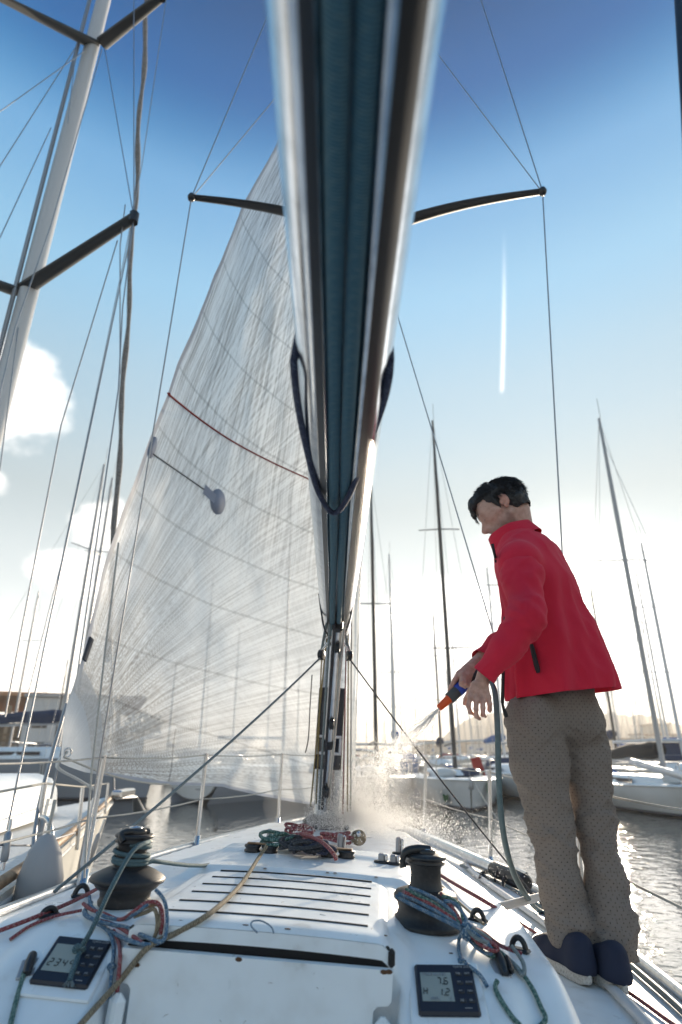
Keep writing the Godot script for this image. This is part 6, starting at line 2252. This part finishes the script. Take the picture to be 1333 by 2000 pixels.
	for s in [-1.0, 1.0]:
		put("shroud", Shape.new().tube([Vector3(s * b * 0.46, aft + 0.1, mz - 0.3), Vector3(s * b * 0.30 * 0.96, dy + (mast_h - dy) * 0.38, mz - 0.25), Vector3(s * 0.04, mast_h - 0.3, mz)], 0.008, 4), M.wire, boat)
	put("forestay", Shape.new().tube([Vector3(0, fore + 0.1, l / 2 - 0.15), Vector3(0, mast_h * 0.93, mz)], 0.03 if o.get("furled", false) else 0.008, 6), M.white_canvas if o.get("furled", false) else M.wire, boat)
	put("backstay", Shape.new().tube([Vector3(0, aft, -l / 2 + 0.1), Vector3(0, mast_h, mz)], 0.008, 4), M.wire, boat)
	put("boom", Shape.new().tube([Vector3(0, dy + o.get("boom", 0.95), mz - 0.1), Vector3(0, dy + o.get("boom", 0.95) - 0.05, mz - l * 0.36)], 0.06, 8), mm, boat)
	if o.has("cover"):
		var cp := []
		var cr := []
		for i in 11:
			var t := i / 10.0
			cp.append(Vector3(0, dy + o.get("boom", 0.95) + 0.17 + 0.14 * (1.0 - t) - 0.03 * sin(t * 9.0), lerpf(mz - 0.02, mz - l * 0.37, t)))
			cr.append(lerpf(0.30, 0.15, t) * (1.0 if i > 0 else 0.7))
		put("sail_cover", Shape.new().tube(cp, cr, 10, true, 1.0, 1.0), o.cover, boat)
	# pulpit, stanchions and lifelines
	var rail := Shape.new()
	rail.tube(curve([port[n - 4] + Vector3(0.06, 0, 0), port[n - 4] + Vector3(0.06, 0.6, 0), Vector3(0, fore + 0.68, l / 2 + 0.1), star[n - 4] + Vector3(-0.06, 0.6, 0), star[n - 4] + Vector3(-0.06, 0, 0)], 5), 0.0135, 6)
	put("pulpit", rail, M.steel, boat)
	for side in [port, star]:
		var tops := []
		for i in [1, 7, 13, 18, 22]:
			var p: Vector3 = side[i] * Vector3(0.97, 1, 1)
			put("stanchion", Shape.new().tube([p, p + Vector3(0, 0.6, 0)], 0.013, 5), M.steel, boat)
			tops.append(p + Vector3(0, 0.59, 0))
		put("lifeline", Shape.new().tube(tops, 0.006, 4), M.wire, boat)
	if o.has("line"):
		put("mooring_line", Shape.new().tube(sag(Vector3(0.1, fore, l / 2 - 0.2), Vector3(0.5 * o.line, -0.2, l / 2 + 3.5), 0.15, 6), 0.012, 5), M.rope_white, boat)
		put("anchor", Shape.new().tube([Vector3(0, fore + 0.06, l / 2 - 0.5), Vector3(0, fore + 0.04, l / 2 + 0.15), Vector3(0, fore - 0.22, l / 2 + 0.02)], [0.025, 0.03, 0.09], 6, true, 1.0, 0.6), M.mast_grey, boat)
		for k in 3:
			put("sail_bag", Shape.new().lathe([Vector2(0, 0), Vector2(0.28, 0.05), Vector2(0.30, 0.18), Vector2(0.16, 0.30), Vector2(0, 0.32)], Transform3D(Basis(Vector3.UP, k * 1.1).scaled(Vector3(1.3, 0.9, 0.8)), Vector3([-0.5, 0.35, 0.1][k], lerpf(aft, fore, 0.5) + 0.05, [l * 0.24, l * 0.20, -l * 0.30][k])), 10), [M.white_canvas, M.navy_canvas, M.blue_canvas][k], boat)
	if o.has("hood"):
		var hood := []
		for k in 6:
			var row := PackedVector3Array()
			var t := k / 5.0
			for i in 17:
				var a := PI * i / 16.0
				row.append(Vector3(cos(a) * b * 0.30, dy - 0.25 + pow(sin(a), 0.6) * (0.55 if k < 5 else 0.5) * smoothstep(-0.4, 0.5, t), cz - cl * 0.35 - t * 1.1))
			hood.append(row)
		put("sprayhood", Shape.new().rows(hood), o.hood, boat)
	return boat


func set_down(x: float, z: float, turn := 0.0) -> Transform3D:
	return Transform3D(Basis(Vector3.UP, turn), Vector3(x, 0, z))


func make_right_row() -> void:
	# bows towards us, across the fairway
	var a := make_boat("moored_sailboat", "white sailboat half veiled by the spray, right of our mast", 10.0, 3.1, 13.6, {"mast": M.mast_dark, "spreaders": [0.52], "line": 1.0, "cabin": 0.75, "fore": 0.85, "aft": 0.75})
	a.transform = set_down(1.35, -26.5, 0.04)
	var b := make_boat("moored_sailboat", "white racing sailboat with green leaf marks on its bow", 11.4, 3.5, 15.8, {"mast": M.mast_dark, "spreaders": [0.30, 0.64], "line": 1.0, "cabin": 0.65, "fore": 0.84, "aft": 0.74})
	b.transform = set_down(4.30, -25.2, -0.08)
	# leaf marks on the bow, on either side of the stem
	var leaf := PackedVector2Array([Vector2(0.0, -0.34), Vector2(0.10, -0.16), Vector2(0.14, 0.04), Vector2(0.08, 0.24), Vector2(0.0, 0.34), Vector2(-0.10, 0.22), Vector2(-0.13, 0.02), Vector2(-0.08, -0.18)])
	var hole := PackedVector2Array([Vector2(0.0, -0.30), Vector2(0.045, -0.12), Vector2(0.05, 0.0), Vector2(0.0, 0.05), Vector2(-0.035, -0.08)])
	var green := mat(lin(0.015, 0.10, 0.035), 0.5)
	var mark := Shape.new()
	mark.slab(leaf, 0.02)
	put("leaf_mark", mark, green, b, Transform3D(Basis(Vector3.UP, 1.00), Vector3(0.66, 0.50, 4.62)))
	put("leaf_mark_vein", Shape.new().slab(hole, 0.012), M.hull, b, Transform3D(Basis(Vector3.UP, 1.00), Vector3(0.669, 0.46, 4.626)))
	put("leaf_mark", Shape.new().slab(PackedVector2Array([Vector2(0, -0.12), Vector2(0.12, 0.0), Vector2(0.10, 0.12), Vector2(0.0, 0.09), Vector2(-0.11, 0.13), Vector2(-0.12, -0.02)]), 0.02), green, b, Transform3D(Basis(Vector3.UP, -0.86), Vector3(-0.66, 0.28, 4.40)))
	var c := make_boat("moored_sailboat", "white sailboat moored behind the man's legs", 10.5, 3.3, 12.5, {"mast": M.mast_grey, "hood": M.navy_canvas, "line": 1.0, "cabin": 0.8, "fore": 0.9, "aft": 0.8})
	c.transform = set_down(7.6, -28.2, -0.03)
	var d := make_boat("moored_sailboat", "white sailboat with black boom cover right of the man", 12.5, 3.9, 13.7, {"mast": M.mast_grey, "cover": M.black_canvas, "line": 1.0, "cabin": 0.5, "spreaders": [0.55], "aft": 0.66, "fore": 0.80, "boom": 0.50})
	d.transform = set_down(10.1, -21.6, -0.04)
	# its bowsprit and the mooring line from the stem
	put("bowsprit", Shape.new().tube([Vector3(-0.9, 1.35, 1.2), Vector3(-1.3, 0.95, 6.2)], 0.10, 10), M.mast_white, d)
	var e := make_boat("motor_sailer", "sailboat with a white roofed blue wheelhouse at the right edge", 12.0, 4.0, 11.5, {"mast": M.mast_white, "cabin": 0.7, "fore": 1.0, "aft": 0.9})
	e.transform = set_down(15.2, -30.0, 0.0)
	put("wheelhouse_roof", Shape.new().box(Transform3D(Basis(), Vector3(0, 2.15, -0.6)), Vector3(3.0, 0.12, 4.0), 0.06), M.mast_white, e)
	put("windscreen", Shape.new().box(Transform3D(Basis(Vector3.RIGHT, -0.1), Vector3(0, 1.68, 1.2)), Vector3(2.7, 0.75, 0.05), 0.02), M.navy_canvas, e)
	for s in [-1.0, 1.0]:
		put("wheelhouse_post", Shape.new().box(Transform3D(Basis(), Vector3(s * 1.42, 1.6, 1.15)), Vector3(0.12, 1.1, 0.12), 0.03), M.mast_white, e)
	# mooring posts and lines between the bows
	var bow_fender := thing("fender", "dark blue fender hanging between the veiled boat and leaf marked boat", "fender", Transform3D(Basis(), sea(816, 1592, 0.0)))
	put("bladder", Shape.new().lathe([Vector2(0, 0.15), Vector2(0.09, 0.19), Vector2(0.11, 0.3), Vector2(0.11, 0.5), Vector2(0.08, 0.62), Vector2(0.03, 0.67), Vector2(0, 0.70)], Transform3D(), 14), M.navy_canvas, bow_fender)
	put("lanyard", Shape.new().tube([Vector3(0, 0.68, 0), Vector3(0, 0.95, -0.05)], 0.012, 5), M.rope_white, bow_fender)
	# red and blue bits on the deck of the next row
	tag(put("flag", Shape.new().box(Transform3D(Basis(Vector3.BACK, 0.25), at(935, 1500, 27.0)), Vector3(0.42, 0.85, 0.05), 0.02), M.red_canvas), "furled dark red flag above the leaf marked boat's right side", "flag")
	tag(put("dinghy_cover", Shape.new().lathe([Vector2(0, -0.55), Vector2(0.45, -0.4), Vector2(0.5, 0.1), Vector2(0.25, 0.5), Vector2(0, 0.6)], Transform3D(Basis(), at(800, 1494, 33.0)), 14), M.blue_canvas), "bright blue bundled cover between the spray and leaf marked boat", "boat cover")
	tag(put("bimini", Shape.new().box(Transform3D(Basis(), at(745, 1454, 30.0)), Vector3(3.6, 0.10, 2.6), 0.05), M.white_canvas), "pale awning behind the spray right of our mast", "awning")
	tag(put("bimini", Shape.new().box(Transform3D(Basis(Vector3.BACK, 0.05), at(880, 1449, 44.0)), Vector3(7.5, 0.10, 2.6), 0.05), M.white_canvas), "long pale awning left of the leaf marked boat's mast", "awning")


func make_far_fleet() -> void:
	var r := RandomNumberGenerator.new()
	r.seed = 33
	var protos := [
		make_boat("far_sailboat", "distant white sailboat with bare grey mast in the rows below the hill", 10.0, 3.2, 13.0, {"mast": M.mast_grey, "hood": M.navy_canvas}),
		make_boat("far_sailboat", "distant white sailboat with blue sail cover in the rows below the hill", 11.0, 3.5, 14.5, {"mast": M.mast_white, "cover": M.blue_canvas, "furled": true}),
		make_boat("far_sailboat", "distant white sailboat with dark mast and navy cover below the hill", 9.0, 3.0, 12.0, {"mast": M.mast_dark, "cover": M.navy_canvas}),
		make_boat("far_sailboat", "distant cream sailboat with white mast in the rows below the hill", 12.0, 3.7, 16.0, {"mast": M.mast_white, "hull": M.cream, "hood": M.red_canvas, "furled": true}),
	]
	var spots := []
	for row in [[41.0, 700.0, 1360.0, 6], [62.0, 720.0, 1350.0, 6], [92.0, 660.0, 1380.0, 15], [125.0, 650.0, 1390.0, 21], [160.0, 640.0, 1400.0, 22], [200.0, 640.0, 1400.0, 18]]:
		for i in row[3]:
			var x: float = lerpf(row[1], row[2], (i + 0.5 + r.randf_range(-0.3, 0.3)) / row[3])
			spots.append([x, row[0] + r.randf_range(-2.0, 2.0)])
	# behind the sail and to the left there are fewer
	for q in [[30, 42.0], [95, 60.0], [165, 75.0], [205, 50.0], [60, 95.0], [250, 95.0], [330, 70.0], [385, 48.0], [455, 62.0], [520, 85.0], [580, 60.0]]:
		spots.append(q)
	spots.sort_custom(func(p, q): return p[0] < q[0])
	var ones := ["", "first", "second", "third", "fourth", "fifth", "sixth", "seventh", "eighth", "ninth"]
	var teens := ["tenth", "eleventh", "twelfth", "thirteenth", "fourteenth", "fifteenth", "sixteenth", "seventeenth", "eighteenth", "nineteenth"]
	var tens := ["", "", "twenty", "thirty", "forty", "fifty", "sixty", "seventy", "eighty", "ninety"]
	var looks := ["distant white sailboat with bare grey mast", "distant white sailboat with blue sail cover", "distant white sailboat with dark mast", "distant cream sailboat with white mast"]
	var was := {}
	var before := {"L": 0, "R": 0}
	for i in spots.size():
		var p := at(spots[i][0], 1476, spots[i][1])
		var key := "L" if spots[i][0] < 640.0 else "R"
		before[key] += 1
		var n: int = before[key]
		var nth: String = ones[n] if n < 10 else teens[n - 10] if n < 20 else (tens[n / 10].trim_suffix("y") + "ieth" if n % 10 == 0 else tens[n / 10] + "-" + ones[n % 10])
		var kind := i % 4
		var label: String = "%s, %s far mast %s" % [looks[kind], nth, "from the left edge" if key == "L" else "rightwards of our own mast"]
		var proto: Node3D = protos[kind]
		var t := set_down(p.x, p.z, r.randf_range(-0.15, 0.15) + (PI if r.randf() < 0.4 else 0.0))
		t = t.scaled_local(Vector3.ONE * r.randf_range(0.80, 1.05))
		t.origin = Vector3(p.x, 0, p.z)
		if not was.has(kind):
			was[kind] = true
			proto.transform = t
			proto.set_meta("label", label)
			proto.set_meta("group", "sailboats moored in the far rows")
		else:
			copy_of(proto, label, t, "sailboats moored in the far rows")


# ------------------------------------------------------------------ the boat alongside to port
func make_neighbour() -> void:
	var b := thing("sailboat", "cream white cruising yacht moored alongside on the left, with leaning mast", "sailboat", Transform3D(Basis(), Vector3(-3.15, 0, 0)))
	# stations: z, half beam, gunwale height
	var bow := at(222, 1558, 9.0)
	var g := []
	for q in [[222, 1556, 9.0], [206, 1573, 7.9], [178, 1598, 6.4], [130, 1641, 4.55], [66, 1690, 3.45], [0, 1736, 2.92], [-160, 1850, 2.1], [-420, 2050, 1.4]]:
		g.append(at(q[0], q[1], q[2]) - b.position)
	g.append(Vector3(g[-1].x + 0.0, g[-1].y, 1.5))
	var sheer := curve(g, 8)
	var rows := []
	for k in 9:
		var f := k / 8.0
		var row := PackedVector3Array()
		for p in sheer:
			var t := smoothstep(-6.0, -9.0, p.z)
			row.append(Vector3(p.x * (1.0 - 0.22 * f * f) - 0.05 * f, lerpf(p.y - 0.03, -0.3, f), p.z + f * 0.8 * t))
		rows.append(row)
	put("hull", Shape.new().rows(rows, Vector2.ONE, false), M.cream, b)
	# far side, mirrored
	var rows2 := []
	for row in rows:
		var r2 := PackedVector3Array()
		for p in row:
			r2.append(Vector3(-p.x + 0.10, p.y, p.z))
		rows2.append(r2)
	put("hull", Shape.new().rows(rows2, Vector2.ONE, true), M.cream, b)
	var deck := []
	for j in 13:
		var row := PackedVector3Array()
		for p in sheer:
			var q := Vector3(-p.x + 0.10, p.y, p.z)
			row.append((p as Vector3).lerp(q, j / 12.0) + Vector3(0, 0.06 * (1.0 - pow(j / 6.0 - 1.0, 2.0)) - 0.045, 0))
		deck.append(row)
	put("deck", Shape.new().rows(deck, Vector2.ONE, true), M.nonskid, b)
	put("toe_rail", Shape.new().tube(sheer.map(func(p): return p + Vector3(-0.02, 0.01, 0)), 0.026, 8), M.wood, b)
	put("rubbing_strake", Shape.new().tube(sheer.map(func(p): return p + Vector3(0.0, -0.075, 0)), 0.016, 6), M.mast_white, b)
	# coachroof
	var cab := []
	for k in [[0.0, 1.0], [0.20, 0.96], [0.30, 0.88], [0.35, 0.72], [0.37, 0.0]]:
		var row := PackedVector3Array()
		for i in 41:
			var a := TAU * (i % 40) / 40.0
			var sx := signf(cos(a)) * pow(absf(cos(a)), 0.55)
			var sz := signf(sin(a)) * pow(absf(sin(a)), 0.8)
			row.append(Vector3(sx * 0.98 * k[1] * (1.0 - 0.45 * maxf(0.0, -sz)), 1.03 + k[0], -2.6 + sz * 4.3 * (k[1] * 0.3 + 0.7)))
		cab.append(row)
	put("coachroof", Shape.new().rows(cab, Vector2.ONE, true), M.gel, b)
	for k in 3:
		put("window", Shape.new().box(Transform3D(Basis(Vector3.UP, -0.05), Vector3(0.955, 1.13, -1.2 - k * 1.2)), Vector3(0.03, 0.10, 0.7), 0.012), M.glass, b)
	# mast
	var mx := -0.18
	var mz := -5.0
	put("mast", Shape.new().tube([Vector3(mx, 1.0, mz), Vector3(mx + 0.06, 8.0, mz), Vector3(mx + 0.12, 16.0, mz)], [0.095, 0.092, 0.08], 20), M.mast_white, b)
	put("mast_track", Shape.new().box(Transform3D(Basis(), Vector3(mx - 0.055, 8.0, mz + 0.08)), Vector3(0.035, 13.5, 0.05), 0.01), M.mast_grey, b)
	var tips := []
	for q in [[262, 425, 46, 566, 4.12, 5.0], [318, -8, 200, 85, 4.35, 5.0]]:
		var tip := at(q[0], q[1], q[4]) - b.position
		var root := at(q[2], q[3], q[5]) - b.position
		put("spreader", Shape.new().tube([root, tip], [0.085, 0.052], 10, true, 1.0, 0.5), M.spreader, b)
		put("spreader_tip", Shape.new().tube([tip - Vector3(0, 0.06, 0), tip + Vector3(0, 0.05, 0)], 0.045, 8), M.black, b)
		var mirror := Vector3(2.0 * mx - tip.x, tip.y, tip.z)
		if q[1] < 0:
			mirror = at(0, -5, 4.1) - b.position
		else:
			mirror = at(-160, 500, 4.2) - b.position
		put("spreader", Shape.new().tube([at(q[2] - 12, q[3] + 4, q[5]) - b.position, mirror], [0.085, 0.052], 10, true, 1.0, 0.5), M.spreader, b)
		tips.append(tip)
	# furled headsail on its stay: a twisted roll
	var f0 := at(217, 1150, 8.4) - b.position
	var f1 := at(287, 20, 6.55) - b.position
	var furl := []
	var fr := []
	for i in 71:
		var t := i / 70.0
		furl.append(f0.lerp(f1, t * 1.25 - 0.1) + Vector3(0.02 * sin(t * 34.0), 0, 0.012 * cos(t * 27.0)))
		fr.append(0.038 + 0.006 * sin(t * 90.0) + 0.004 * sin(t * 41.0))
	put("furled_headsail", Shape.new().tube(furl, fr, 10, true, 3.0), M.furl, b)
	put("forestay", Shape.new().tube([bow - b.position + Vector3(0, 0.05, 0), f0], 0.012, 6), M.wire, b)
	# standing rigging as the photograph draws it
	var wires := [
		[[262, 425, 4.12], [262, 0, 4.35], [262, -60, 4.4]],
		[[262, 425, 4.12], [240, 600, 4.0], [232, 760, 3.95], [150, 1330, 3.6], [100, 1560, 3.42]],
		[[262, 425, 4.12], [205, 95, 4.95]],
		[[200, 95, 4.95], [100, 440, 4.7], [30, 640, 4.5], [-30, 900, 4.3]],
		[[150, 90, 4.7], [0, 325, 4.5], [-60, 420, 4.4]],
		[[165, 100, 4.7], [0, 218, 4.4], [-60, 260, 4.3]],
		[[150, 88, 4.7], [133, 240, 4.8]],
		[[325, 0, 5.2], [278, 320, 5.4], [240, 520, 5.6], [120, 1100, 5.2], [35, 1440, 4.6]],
		[[262, 430, 4.12], [218, 640, 4.1], [90, 1250, 3.8], [15, 1620, 3.3]],
		[[230, 470, 4.3], [120, 830, 4.2], [10, 1400, 4.0]],
		[[36, 640, 4.9], [0, 920, 4.7]],
		[[100, 250, 5.0], [0, 465, 4.6]],
		[[245, 400, 4.2], [235, 480, 4.2], [235, 730, 4.3]],
	]
	for w in wires:
		put("shroud", Shape.new().tube(w.map(func(q): return at(q[0], q[1], q[2]) - b.position), 0.0055, 6), M.wire, b)
	# lower ends with their turnbuckles
	for q in [[22, 1600, 5, 1700, 3.1], [178, 1590, 148, 1740, 4.35], [205, 1600, 163, 1712, 4.5], [95, 1560, 62, 1700, 3.6]]:
		var p := at(q[0], q[1], q[4]) - b.position
		var e := at(q[2], q[3], q[4] - 0.05) - b.position
		var tb := part_node("turnbuckle", b)
		put("body", Shape.new().tube([p.lerp(e, 0.25), p.lerp(e, 0.3), p.lerp(e, 0.8), p.lerp(e, 0.85)], [0.009, 0.018, 0.018, 0.009], 8), M.mast_grey, tb)
		put("fork", Shape.new().tube([p, e], 0.008, 6), M.steel, tb)
	# stanchions, lifelines, a rail hoop
	var tops := []
	for q in [[88, 1530, 60, 1700, 3.6], [162, 1537, 150, 1660, 4.9], [212, 1530, 205, 1590, 7.4]]:
		var p := at(q[0], q[1], q[4]) - b.position
		put("stanchion", Shape.new().tube([p, at(q[2], q[3], q[4]) - b.position], 0.014, 8), M.steel, b)
		tops.append(p)
	put("lifeline", Shape.new().tube([at(-20, 1550, 2.9) - b.position, tops[0], tops[1], tops[2]], 0.006, 6), M.rope_white, b)
	put("lifeline", Shape.new().tube([at(-20, 1650, 2.9) - b.position, tops[0] - Vector3(0, 0.3, 0), tops[1] - Vector3(0, 0.3, 0), tops[2] - Vector3(0, 0.25, 0)], 0.005, 6), M.wire, b)
	var hoop := [[82, 1596, 3.5], [92, 1600, 3.45], [99, 1615, 3.42], [103, 1660, 3.4], [108, 1745, 3.35]]
	put("gate_hoop", Shape.new().tube(curve(hoop.map(func(q): return at(q[0], q[1], q[2]) - b.position), 5), 0.013, 8), M.steel, b)
	put("gate_hoop", Shape.new().tube(curve([at(130, 1375, 3.9) - b.position, at(75, 1580, 3.6) - b.position, at(58, 1770, 3.2) - b.position], 4), 0.011, 8), M.mast_grey, b)
	var fd := thing("fender", "grey teardrop fender hanging between the two hulls at left", "fender", Transform3D(Basis(), at(78, 1725, 3.15)))
	put("bladder", Shape.new().lathe([Vector2(0, -0.20), Vector2(0.07, -0.17), Vector2(0.10, -0.08), Vector2(0.098, 0.02), Vector2(0.07, 0.13), Vector2(0.03, 0.19), Vector2(0.0, 0.20)], Transform3D(), 20), M.fender, fd)
	put("lanyard", Shape.new().tube([Vector3(0, 0.19, 0), Vector3(0.0, 0.34, -0.02)], 0.008, 6), M.rope_white, fd)
	var windlass := part_node("anchor_roller", b, Transform3D(Basis(), bow - b.position))
	put("roller", Shape.new().box(Transform3D(Basis(), Vector3(0.1, 0.05, -0.1)), Vector3(0.14, 0.10, 0.6), 0.02), M.steel, windlass)
	put("anchor", Shape.new().tube([Vector3(0.12, 0.0, 0.2), Vector3(0.14, -0.02, -0.5), Vector3(0.14, -0.22, -0.75)], [0.03, 0.035, 0.10], 8, true, 1.0, 0.5), M.mast_grey, windlass)


func make_far_left() -> void:
	# grey hulled boat beyond the neighbour's bow
	var a := make_boat("moored_sailboat", "grey hulled sailboat with white stripe behind the neighbour's bow", 12.0, 3.8, 14.6, {"hull": M.grey_hull, "mast": M.mast_grey, "spreaders": [0.66], "cover": M.navy_canvas, "fore": 1.5, "aft": 1.35})
	a.transform = set_down(-12.6, -26.5, 1.25)
	put("name_plate", Shape.new().box(Transform3D(Basis(Vector3.UP, 0.0), Vector3(1.78, 0.95, -1.0)), Vector3(0.04, 0.42, 0.55), 0.01), M.blue_hull, a)
	# boat showing its rounded white stern under the sail's foot
	var s := thing("moored_sailboat", "grey boat showing its rounded white stern under our sail's foot", "sailboat", Transform3D(Basis(Vector3.UP, -0.62), sea(385, 1568, 0.0)))
	var rows := []
	for k in 8:
		var f := k / 7.0
		var row := PackedVector3Array()
		for i in 31:
			var u := i / 30.0
			var w := 1.22 * (1.0 - pow(maxf(0.0, (u - 0.35) / 0.65), 2.2))
			row.append(Vector3(w * (1.0 - 0.4 * f * f), lerpf(1.1 + 0.2 * u, -0.3, f), -u * 10.0 + 0.5 * f))
		rows.append(row)
	put("hull", Shape.new().rows(rows), M.grey_hull, s)
	var mir := []
	for row in rows:
		var r2 := PackedVector3Array()
		for p in row:
			r2.append(p * Vector3(-1, 1, 1))
		mir.append(r2)
	put("hull", Shape.new().rows(mir, Vector2.ONE, true), M.grey_hull, s)
	var tr := PackedVector2Array()
	for i in 25:
		var t := PI * i / 24.0
		tr.append(Vector2(cos(t) * 1.19, 1.02 - pow(sin(t), 0.8) * 0.88))
	tr.append(Vector2(-1.17, 1.12))
	tr.append(Vector2(1.17, 1.12))
	put("transom", Shape.new().slab(tr, 0.12, Transform3D(Basis(Vector3.RIGHT, 0.25), Vector3(0, 0, 0.1))), M.hull, s)
	for k in 2:
		put("boarding_step", Shape.new().box(Transform3D(Basis(), Vector3(0.35, 0.45 + k * 0.28, 0.24)), Vector3(0.36, 0.05, 0.10), 0.02), M.mast_grey, s)
	var deck := []
	for j in 5:
		var row := PackedVector3Array()
		for i in 31:
			row.append((rows[0][i] as Vector3).lerp(mir[0][i], j / 4.0))
		deck.append(row)
	put("deck", Shape.new().rows(deck), M.gel, s)
	put("mast", Shape.new().tube([Vector3(0, 1.0, -4.5), Vector3(0, 13.0, -4.5)], [0.08, 0.05], 10), M.mast_grey, s)
	put("boom", Shape.new().tube([Vector3(0, 2.2, -4.4), Vector3(0, 2.15, -0.8)], 0.06, 8), M.mast_grey, s)
	# tall bare masts behind
	var t := make_boat("moored_sailboat", "white sailboat whose thin mast rises left of our sail", 11.0, 3.4, 15.0, {"mast": M.mast_grey, "spreaders": [0.70], "hood": M.navy_canvas})
	t.transform = set_down(-12.2, -29.6, 0.2)
	# the quay shed with its long orange roof
	var shed := thing("quay_building", "long waterfront building with orange lit roof edge at left", "building", Transform3D(Basis(Vector3.UP, 0.42), Vector3(-42.0, 0, -62.0)))
	put("wall", Shape.new().box(Transform3D(Basis(), Vector3(0, 2.2, -2.0)), Vector3(40, 4.4, 8)), mat(lin(0.22, 0.15, 0.10), 0.9), shed)
	put("roof", Shape.new().slab(PackedVector2Array([Vector2(-5.0, 5.9), Vector2(3.6, 7.0), Vector2(3.6, 7.4), Vector2(-5.0, 6.3)]), 43.0, Transform3D(Basis(Vector3.UP, -PI / 2), Vector3(0, 0, 0))), mat(lin(0.45, 0.20, 0.09), 0.8), shed)
	for k in 12:
		put("column", Shape.new().box(Transform3D(Basis(), Vector3(-19.0 + k * 3.45, 3.0, 3.0)), Vector3(0.35, 6.2, 0.35), 0.03), mat(lin(0.42, 0.30, 0.2), 0.8), shed)
		put("window", Shape.new().box(Transform3D(Basis(), Vector3(-17.3 + k * 3.45, 2.0, 2.03)), Vector3(2.4, 2.2, 0.1), 0.02), M.glass, shed)
	for k in 3:
		put("rail", Shape.new().tube([Vector3(-20, 2.4 + k * 0.5, 3.3), Vector3(20, 2.4 + k * 0.5, 3.3)], 0.06, 5), M.wood, shed)
	var tower := thing("quay_building", "white flat roofed block right of the orange roof", "building", Transform3D(Basis(Vector3.UP, 0.2), Vector3(-27.5, 0, -66.0)))
	put("wall", Shape.new().box(Transform3D(Basis(), Vector3(0, 3.4, 0)), Vector3(8, 6.8, 8)), M.mast_white, tower)
	put("roof", Shape.new().box(Transform3D(Basis(), Vector3(0, 6.95, 0)), Vector3(8.6, 0.3, 8.6), 0.05), M.mast_grey, tower)
	for k in 3:
		for j in 2:
			put("window", Shape.new().box(Transform3D(Basis(), Vector3(-2.5 + k * 2.5, 2.0 + j * 2.6, 4.02)), Vector3(1.4, 1.3, 0.1), 0.02), M.glass, tower)
	var quay := thing("quay", "low concrete quay under the orange roofed building", "quay", Transform3D(Basis(Vector3.UP, 0.35), Vector3(-38.0, 0, -57.0)))
	put("deck", Shape.new().box(Transform3D(Basis(), Vector3(0, 0.35, 0)), Vector3(60, 1.3, 8), 0.05), mat(lin(0.25, 0.22, 0.19), 0.9), quay)
	# a dark strip of trees behind the shed
	var leaf := mat(lin(0.05, 0.06, 0.03), 0.9)
	leaf.backlight_enabled = true
	leaf.backlight = Color(0.2, 0.2, 0.1)
	for k in 5:
		var p := Vector3(-62.0 + k * 9.0, 0.5, -72.0 - k * 3.0)
		var tree := thing("tree", "dark round tree behind the orange roof, %s from the left" % ["first", "second", "third", "fourth", "fifth"][k], "tree", Transform3D(Basis(), p))
		put("trunk", Shape.new().tube([Vector3.ZERO, Vector3(0.1, 2.5, 0), Vector3(0.0, 4.5, 0.1)], [0.25, 0.2, 0.1], 8), M.wood, tree)
		var crown := Shape.new()
		for i in 500:
			var d := Vector3(rng.randfn(), rng.randfn() * 0.8, rng.randfn()).normalized() * pow(rng.randf(), 0.4)
			var c := Vector3(0, 4.6, 0) + d * Vector3(2.6, 2.0, 2.6)
			var w := Vector3(rng.randfn(), rng.randfn(), rng.randfn()).normalized()
			var e := w.cross(Vector3(0.3, 1, 0.2)).normalized()
			crown.quad(c - w * 0.26, c + e * 0.2, c + w * 0.26, c - e * 0.2)
		put("crown", crown, leaf, tree)
